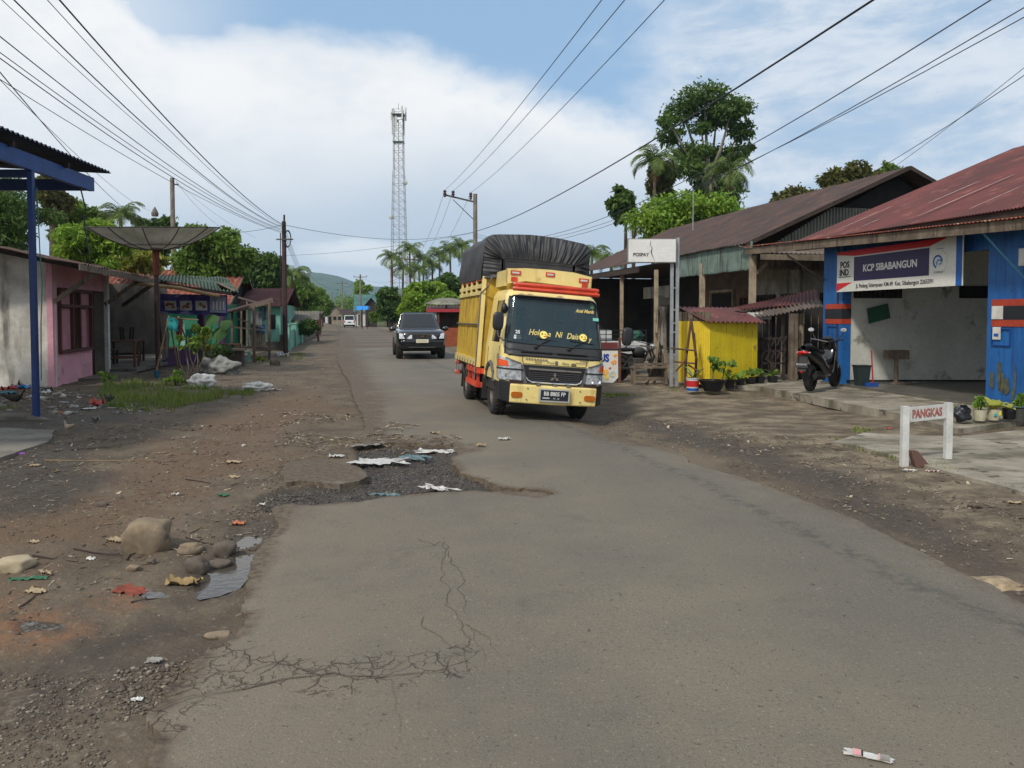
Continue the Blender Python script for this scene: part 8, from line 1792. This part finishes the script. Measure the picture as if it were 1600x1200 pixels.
scatter('gravel', [([(-250, 1030), (60, 1040), (200, 1060), (262, 1070), (240, 1120), (235, 1200), (220, 1300), (-300, 1300)], 6000, .002, .010, -.2), ([(180, 1040), (290, 1020), (330, 1000), (270, 1100), (190, 1120)], 900, .003, .016, -.3), ([(380, 760), (440, 720), (440, 790), (425, 860), (360, 880), (340, 840)], 1400, .003, .013, -.1),
    ([(-200, 700), (500, 650), (500, 780), (380, 830), (200, 1000), (-250, 1000)], 4200, .003, .016, -.1), ([(930, 660), (1080, 705), (1350, 810), (1600, 930), (1800, 1010), (1900, 900), (1600, 770), (1250, 680), (950, 630)], 4200, .004, .017, -.1), ([(-300, 600), (540, 560), (560, 640), (480, 660), (-300, 700)], 2200, .008, .03, 0)],
    gravmat('gravel_mix', C(104, 94, 80), C(76, 67, 58), C(140, 131, 114)), 3)
scatter('pothole_gravel', [([(425, 790), (560, 782), (700, 768), (790, 767), (764, 750), (722, 735), (704, 714), (690, 700), (600, 695), (556, 700), (576, 743), (520, 757), (446, 755), (400, 770)], 9500, .003, .014, -.5)], gravmat('gravel_dark', C(88, 82, 76), C(60, 56, 52), C(118, 112, 102)), 7)
# ------------------------------------------------------------------ litter
def litter(name, label, cat, px, py, w_, d_, h, m, seed, z=None, group=None, crisp=1.0, rot=None):
    q = G(px, py, -.03 if z is None else z); rg = random.Random(seed); n = 13; big = crisp > 1.5; zb = (gz(q.x, q.y) if z is None else z)+.004; vs = []; a = rot if rot is not None else rg.uniform(-.6, .6)
    for j in range(n):
        for i in range(n):
            u, v = i/(n-1)-.5, j/(n-1)-.5; k_ = 1+(.7 if big else .3)*mnoise.noise(Vector((u*(7 if big else 3), v*(7 if big else 3), seed)))+.15*mnoise.noise(Vector((u*15, v*15, seed))); x, y = u*w_*k_, v*d_*k_; zz = (abs(mnoise.noise(Vector((u*4*crisp, v*4*crisp, seed*1.7))))*1.4+.5*abs(mnoise.noise(Vector((u*11, v*11, seed)))))*h; vs.append((x*math.cos(a)-y*math.sin(a), x*math.sin(a)+y*math.cos(a), zz))
    N_ = n*n; vs += [(x, y, z_-.002) for x, y, z_ in vs]; fs = [(j*n+i, j*n+i+1, (j+1)*n+i+1, (j+1)*n+i) for j in range(n-1) for i in range(n-1)]; fs += [tuple(reversed([i+N_ for i in f])) for f in fs]
    o = MB().add(vs, fs).build(name, m, at=(q.x, q.y, zb), smooth='all'); tag(o, label, cat, group); return o
pl_w = mat('plastic_white', C(206, 204, 198), C(180, 176, 168), ns=14, rough=.45); pl_t = mat('paper_tan', C(166, 148, 118), C(140, 122, 96), ns=12, rough=.85); pl_g = mat('plastic_green', C(44, 100, 70), rough=.5); pl_r = mat('plastic_red', C(176, 66, 56), C(190, 92, 78), ns=9, rough=.5); pl_o = mat('plastic_orange', C(176, 106, 74), rough=.6); pl_v = mat('plastic_violet', C(150, 74, 180), rough=.5); pl_b = mat('plastic_blue', C(50, 130, 200), rough=.5); pl_y = mat('plastic_ochre', C(150, 128, 84), C(122, 100, 66), ns=10, rough=.8); pl_gr = mat('plastic_grey', C(146, 142, 134), C(120, 114, 106), ns=10, rough=.7)
L_ = [('paper_scrap', 'tan and white paper sheet tucked left of the big boulder', 'paper', 183, 842, .16, .08, .02, pl_t), ('sachet', 'violet plastic sachet near the concrete slab', 'wrapper', 28, 711, .18, .08, .02, pl_v), ('bag', 'green plastic scrap on the dirt above the boulder', 'wrapper', 349, 770, .10, .07, .02, pl_g),
 ('wrapper', 'orange white wrapper by the frayed road edge', 'wrapper', 373, 815, .09, .07, .03, pl_o), ('paper_scrap', 'brownish crumpled cloth below the small puddle', 'paper', 285, 908, .20, .10, .04, pl_y), ('red_rag', 'dull red rag lying on the orange mud', 'rag', 205, 922, .22, .12, .02, mat('dull_red', C(140, 62, 44), C(110, 58, 44), ns=12, rough=.9)), ('wrapper', 'yellowish white wrapper in the lower left mud', 'wrapper', 55, 925, .12, .05, .02, pl_t),
 ('husk', 'pale peel at the right of the small pebble', 'peel', 72, 898, .1, .03, .02, pl_t), ('paper_scrap', 'small tan scrap left of the big boulder', 'paper', 52, 848, .09, .05, .02, pl_t), ('paper_scrap', 'cream scrap on the dirt below the boulder', 'paper', 142, 871, .06, .04, .02, pl_w), ('bag', 'pale green bag strip half buried in the left mud', 'wrapper', 45, 907, .2, .03, .02, pl_g),
 ('bottle_cap', 'square grey plastic lid on the gravel by the cracks', 'lid', 240, 1032, .07, .05, .01, pl_gr), ('leaf_scrap', 'pale pointed leaf on the gravel at the lower left', 'leaf', 212, 1092, .06, .025, .01, pl_w), ('bag', 'crumpled white bag by the roadside weeds, left of the pair', 'bag', 150, 662, .1, .1, .1, pl_gr),
 ('bag', 'red plastic bag in front of the weeds', 'bag', 152, 636, .22, .16, .14, pl_r), ('bag', 'black plastic bag behind the red one', 'bag', 171, 631, .14, .12, .16, polybag), ('paper_scrap', 'white paper under the red bag', 'paper', 138, 641, .22, .1, .02, pl_w), ('paper_scrap', 'white sheet right of the black bag', 'paper', 175, 640, .14, .06, .02, pl_w), ('paper_scrap', 'white scrap near the middle of the trash strip', 'paper', 100, 632, .18, .06, .02, pl_w),
 ('wrapper', 'small peach wrapper right of the blue post', 'wrapper', 98, 649, .12, .07, .04, pl_o), ('rag', 'grey white rag at the right end of the trash strip', 'rag', 200, 635, .24, .12, .06, pl_gr), ('bag', 'white plastic sheet behind the blue post', 'bag', 68, 615, .3, .16, .08, pl_w), ('bag', 'black bag lump right behind the blue post', 'bag', 74, 614, .2, .16, .12, polybag),
 ('bag', 'orange plastic on the rubbish heap at the left edge', 'bag', 17, 598, .3, .2, .16, mat('plastic_amber', C(206, 128, 26), rough=.5)), ('bag', 'bright blue plastic on the rubbish heap', 'bag', 34, 609, .32, .2, .1, pl_b), ('bag', 'red sheet on the rubbish heap', 'bag', 14, 612, .3, .18, .1, mat('plastic_crimson', C(160, 46, 50), rough=.5)), ('sheet', 'teal sheet at the bottom of the rubbish heap', 'sheet', 4, 618, .5, .2, .06, mat('plastic_teal', C(60, 116, 126), rough=.5)), ('bag', 'grey white cardboard on the rubbish heap', 'cardboard', 24, 606, .4, .2, .16, pl_gr), ('sheet', 'pale panel leaning at the top of the rubbish heap', 'panel', 4, 600, .4, .2, .3, pl_gr),
 ('paper_scrap', 'small white strip beside the barber sign foot', 'paper', 1421, 739, .14, .04, .02, pl_w), ('paper_scrap', 'pinkish white strip right of the barber sign foot', 'paper', 1463, 741, .17, .05, .02, mat('paper_pink', C(196, 170, 166), rough=.8)), ('leaf_scrap', 'brown leaf on the right shoulder', 'leaf', 1523, 794, .1, .05, .03, wood_d), ('paper_scrap', 'small tan scrap at the right edge of the shoulder', 'paper', 1585, 790, .1, .05, .02, pl_t), ('paper_scrap', 'pale chip on the far right shoulder', 'paper', 1222, 775, .05, .04, .02, pl_t), ('wrapper', 'pink wrapper on the pavement before the porch', 'wrapper', 1390, 671, .1, .05, .02, pl_r),
 ('paper_scrap', 'tan scrap in the middle of the left dirt', 'paper', 365, 722, .2, .12, .02, pl_t), ('paper_scrap', 'smaller tan scrap below the middle one', 'paper', 365, 745, .12, .06, .02, pl_t), ('paper_scrap', 'tiny white chip left of the green scrap', 'paper', 274, 770, .06, .04, .02, pl_w), ('wrapper', 'white wrapper at the road edge above the pothole', 'wrapper', 410, 783, .05, .03, .02, pl_w), ('leaf_scrap', 'tan leaf near the concrete slab corner', 'leaf', 55, 733, .09, .05, .02, pl_t)]
for i, a in enumerate(L_): litter(*a, 200+i*3)
for i, (px, py, w_, d_, m_, lb) in enumerate(((595, 722, .55, .32, pl_w, 'large white plastic sheet in the far side of the pothole'), (680, 707, .42, .16, pl_w, 'white torn plastic at the right rim of the pothole'), (575, 697, .4, .12, pl_gr, 'greyish film at the back rim of the pothole'), (683, 765, .32, .12, pl_w, 'bright white plastic at the near lip of the pothole'), (648, 716, .3, .2, mat('film_blue', C(104, 128, 130), C(84, 104, 106), ns=9, rough=.4), 'bluish film between the white sheets in the pothole'), (605, 776, .26, .07, MATS['film_blue'], 'pale blue scrap at the near lip of the pothole'), (525, 714, .16, .06, pl_w, 'small white scrap at the left of the pothole'), (788, 687, .14, .07, pl_w, 'white scrap on the asphalt before the truck'), (680, 678, .12, .05, pl_t, 'pale scrap behind the pothole'), (752, 697, .1, .06, pl_t, 'tan scrap on the asphalt right of the pothole'))):
    litter('plastic_sheet', lb, 'litter', px, py, w_, d_, .03, m_, 300+i, z=-.035 if py < 780 and i < 7 else .005, crisp=2.2)
q = G(1356, 1182); t = litter('packet', 'flat white sachet with pink and grey bands on the asphalt, lower right', 'packet', 1356, 1182, .155, .042, .004, pl_w, 400, z=.004, rot=rad(-24))
ORG[t.name] = Vector(t.location)
for u0, u1, m_, nm in ((-.05, -.02, mat('packet_pink', C(206, 150, 146), rough=.5), 'pink_band'), (-.022, -.016, ink, 'dark_line'), (.035, .04, MATS['packet_pink'], 'red_line'), (.04, .072, pl_gr, 'grey_end')):
    a = rad(-24); o = MB().add([(x*math.cos(a)-y*math.sin(a), x*math.sin(a)+y*math.cos(a), .0068) for x, y in ((u0, -.019), (u1, -.019), (u1, .019), (u0, .019))]+[(x*math.cos(a)-y*math.sin(a), x*math.sin(a)+y*math.cos(a), .003) for x, y in ((u0, -.019), (u1, -.019), (u1, .019), (u0, .019))], [(0, 1, 2, 3), (0, 4, 5, 1), (1, 5, 6, 2), (2, 6, 7, 3), (3, 7, 4, 0)]).build(nm, m_, t)
for i, (px, py, r, lb) in enumerate(((316, 604, (.28, .16, .20), 'white sack slumped beside the roadside weeds'), (402, 608, (.30, .14, .11), 'flat white sack trailing a strip by the road'), (441, 556, (.24, .16, .13), 'white sack at the foot of the rusty street pole'), (342, 584, (.5, .25, .3), 'grey tarpaulin bundle before the brown counter box'))):
    q = G(px, py); o = MB().blob((0, 0, 0), r, 40+i, .38, 4, freq=1.6).build('sack', pl_w if i < 3 else mat('tarp_grey', C(140, 140, 134), C(112, 112, 106), ns=6, rough=.6), at=(q.x, q.y, r[2]*.6-.03), smooth='all'); tag(o, lb, 'sack')
o = litter('plastic_strip', 'thin white plastic strip trailing from the flat sack', 'litter', 425, 608, .5, .08, .03, pl_w, 55); 
# twigs
rg = random.Random(12)
for i, (x0, y0, x1, y1, lb) in enumerate(((295, 828, 315, 815, 'short pale stick above the flat stones'), (290, 833, 345, 848, 'dark twig above the rounded stone'), (50, 870, 122, 875, 'long thin twig left of the boulder'), (205, 938, 255, 925, 'dark stem on the orange mud'), (30, 942, 58, 926, 'small twig at the lower left mud'), (290, 746, 330, 752, 'brown twig on the middle of the dirt'), (115, 855, 190, 862, 'stalk running towards the boulder'), (198, 868, 212, 860, 'tiny twig beside the boulder'), (85, 708, 180, 700, 'dark branch on the dirt by the slab'), (70, 722, 240, 720, 'long pale bamboo strip on the left dirt'), (1290, 695, 1345, 690, 'dead stalk in the moss by the kerb'), (560, 700, 600, 690, 'dead stalk at the rim of the pothole'))):
    a, b = G(x0, y0, -.02), G(x1, y1, -.02); m_ = (a+b)/2+Vector((rg.uniform(-.03, .03), rg.uniform(-.03, .03), 0)); pts_ = [Vector((p.x, p.y, gz(p.x, p.y)+.008)) for p in (a, m_, b)]
    o = MB().tube([p-pts_[0] for p in pts_], [.006, .005, .003], 5).build('twig', bamboo if i in (0, 9) else wood_d); o.location = pts_[0]; tag(o, lb, 'twig')
scatter('rubbish_chips', [([(60, 602), (300, 645), (120, 650), (-50, 640), (-50, 600)], 260, .02, .07, -.2), ([(-100, 650), (500, 640), (480, 720), (0, 760)], 90, .01, .035, -.1)], gravmat('chip_mix', C(150, 144, 134), C(96, 88, 78), C(190, 186, 176)), 21)
# straw, chips and leaf crumbs scattered over the dirt
sp2 = []; rs = np.random.RandomState(8)
for poly_, n_ in (([(-200, 690), (560, 640), (560, 700), (430, 780), (400, 860), (200, 960), (-200, 960)], 2600), ([(440, 640), (720, 670), (720, 700), (560, 700), (430, 720)], 1400), ([(1000, 640), (1300, 680), (1600, 780), (1600, 900), (1100, 690)], 900), ([(60, 600), (280, 640), (120, 650), (-50, 645)], 1200)):
    a_ = np.array([tuple(q) for q in pix(poly_)]); lo, hi = a_.min(0), a_.max(0); p = rs.uniform(lo, hi, (n_*4, 2)); p = p[sdf_(p, a_) < 0]; w = vnoise(p, 1.7, 3)+.5*vnoise(p, 7, 2); p = p[w > -.05][:n_]; z = np.maximum(ground_z(p)[0], np.where(sdf(p, outC) < 0, .003, -1)); sp2 += list(zip(p[:, 0], p[:, 1], z))
sp2 = np.array(sp2); n = len(sp2); a = rs.uniform(0, 6.28, n); l = rs.uniform(.008, .05, n)*np.clip(sp2[:, 1]/8, .8, 1.6); w = rs.uniform(.0015, .005, n)*np.clip(sp2[:, 1]/6, .8, 2.5)*np.where(rs.uniform(size=n) < .15, 3, 1); d = np.stack([np.cos(a), np.sin(a), rs.uniform(-.15, .25, n)], 1); s_ = np.stack([-np.sin(a), np.cos(a), 0*a], 1); c = sp2+np.array([0, 0, .006])
v = np.stack([c-d*l[:, None]-s_*w[:, None], c+d*l[:, None]-s_*w[:, None]*.5, c+d*l[:, None]+s_*w[:, None]*.5, c-d*l[:, None]+s_*w[:, None]], 1).reshape(-1, 3)
me = np_mesh('straw_litter', v, np.arange(n*4).reshape(n, 4)); m = gravmat('straw_mix', C(120, 98, 66), C(72, 56, 42), C(186, 172, 146)); me.materials.append(m); o = bpy.data.objects.new('straw_litter', me); COL.objects.link(o); tag(o, kind='stuff')
# hen and chick
def bird(name, label, px, py, s, m_, rz):
    q = G(px, py); t = thing(name, label, 'bird', (q.x, q.y, 0), rz); mb = MB(); prof = [(-.34, .30, .01, .02), (-.26, .29, .035, .05), (-.16, .24, .06, .06), (-.05, .21, .085, .085), (.06, .21, .08, .085), (.13, .25, .05, .065), (.17, .32, .03, .035), (.19, .37, .027, .03), (.22, .39, .02, .022), (.245, .385, .008, .008)]; n = 10; vs = []
    for x, z, w_, h in prof:
        for i in range(n): a = 2*PI*i/n; vs.append((x*s, w_*s*math.cos(a), (z+h*math.sin(a))*s))
    mb.add(vs, [(k_*n+i, k_*n+(i+1) % n, (k_+1)*n+(i+1) % n, (k_+1)*n+i) for k_ in range(len(prof)-1) for i in range(n)]+[tuple(reversed(range(n))), tuple(range((len(prof)-1)*n, len(prof)*n))]); bd = mb.build('body', m_, t, smooth='all')
    for sy in (-1, 1): MB().tube([(0, sy*.04*s, .14*s), (-.015*s, sy*.04*s, .07*s), (.0, sy*.04*s, .01*s), (.05*s, sy*.05*s, .005*s)], .007*s, 5).build('leg', mat('bird_leg', C(150, 120, 60)), t)
    MB().blob((.2*s, 0, .415*s), (.03*s, .008*s, .016*s), 1, .1, 1).build('comb', mat('comb_red', C(160, 40, 34)), t); MB().tube([(.24*s, 0, .385*s), (.27*s, 0, .375*s)], [.008*s, .002*s], 5).build('beak', MATS['bird_leg'], t)
    MB().blob((-.03*s, 0, .22*s), (.12*s, .088*s, .05*s), 3, .1, 2).build('wings', m_, t, smooth='all')
bird('hen', 'dark brown hen pecking left of the blue post', 24, 636, .75, mat('hen_dark', C(52, 38, 32), C(34, 26, 24), ns=14), rad(5))
bird('chick', 'small pale chick walking right of the blue post', 107, 677, .42, mat('chick_pale', C(170, 152, 130), C(140, 122, 100), ns=20), rad(150))
# ------------------------------------------------------------------ air
hz = MB().box(-3000, 3000, -60, 3150, -4, 215).build('haze', None or bpy.data.materials.new('air')); am = bpy.data.materials['air']; am.use_nodes = True; at_ = am.node_tree; at_.nodes.clear()
vo = at_.nodes.new('ShaderNodeVolumePrincipled'); ou = at_.nodes.new('ShaderNodeOutputMaterial'); at_.links.new(vo.outputs[0], ou.inputs['Volume'])
vo.inputs['Color'].default_value = (.56, .78, 1.0, 1); vo.inputs['Density'].default_value = .00017; vo.inputs['Anisotropy'].default_value = .2
tag(hz, kind='stuff')
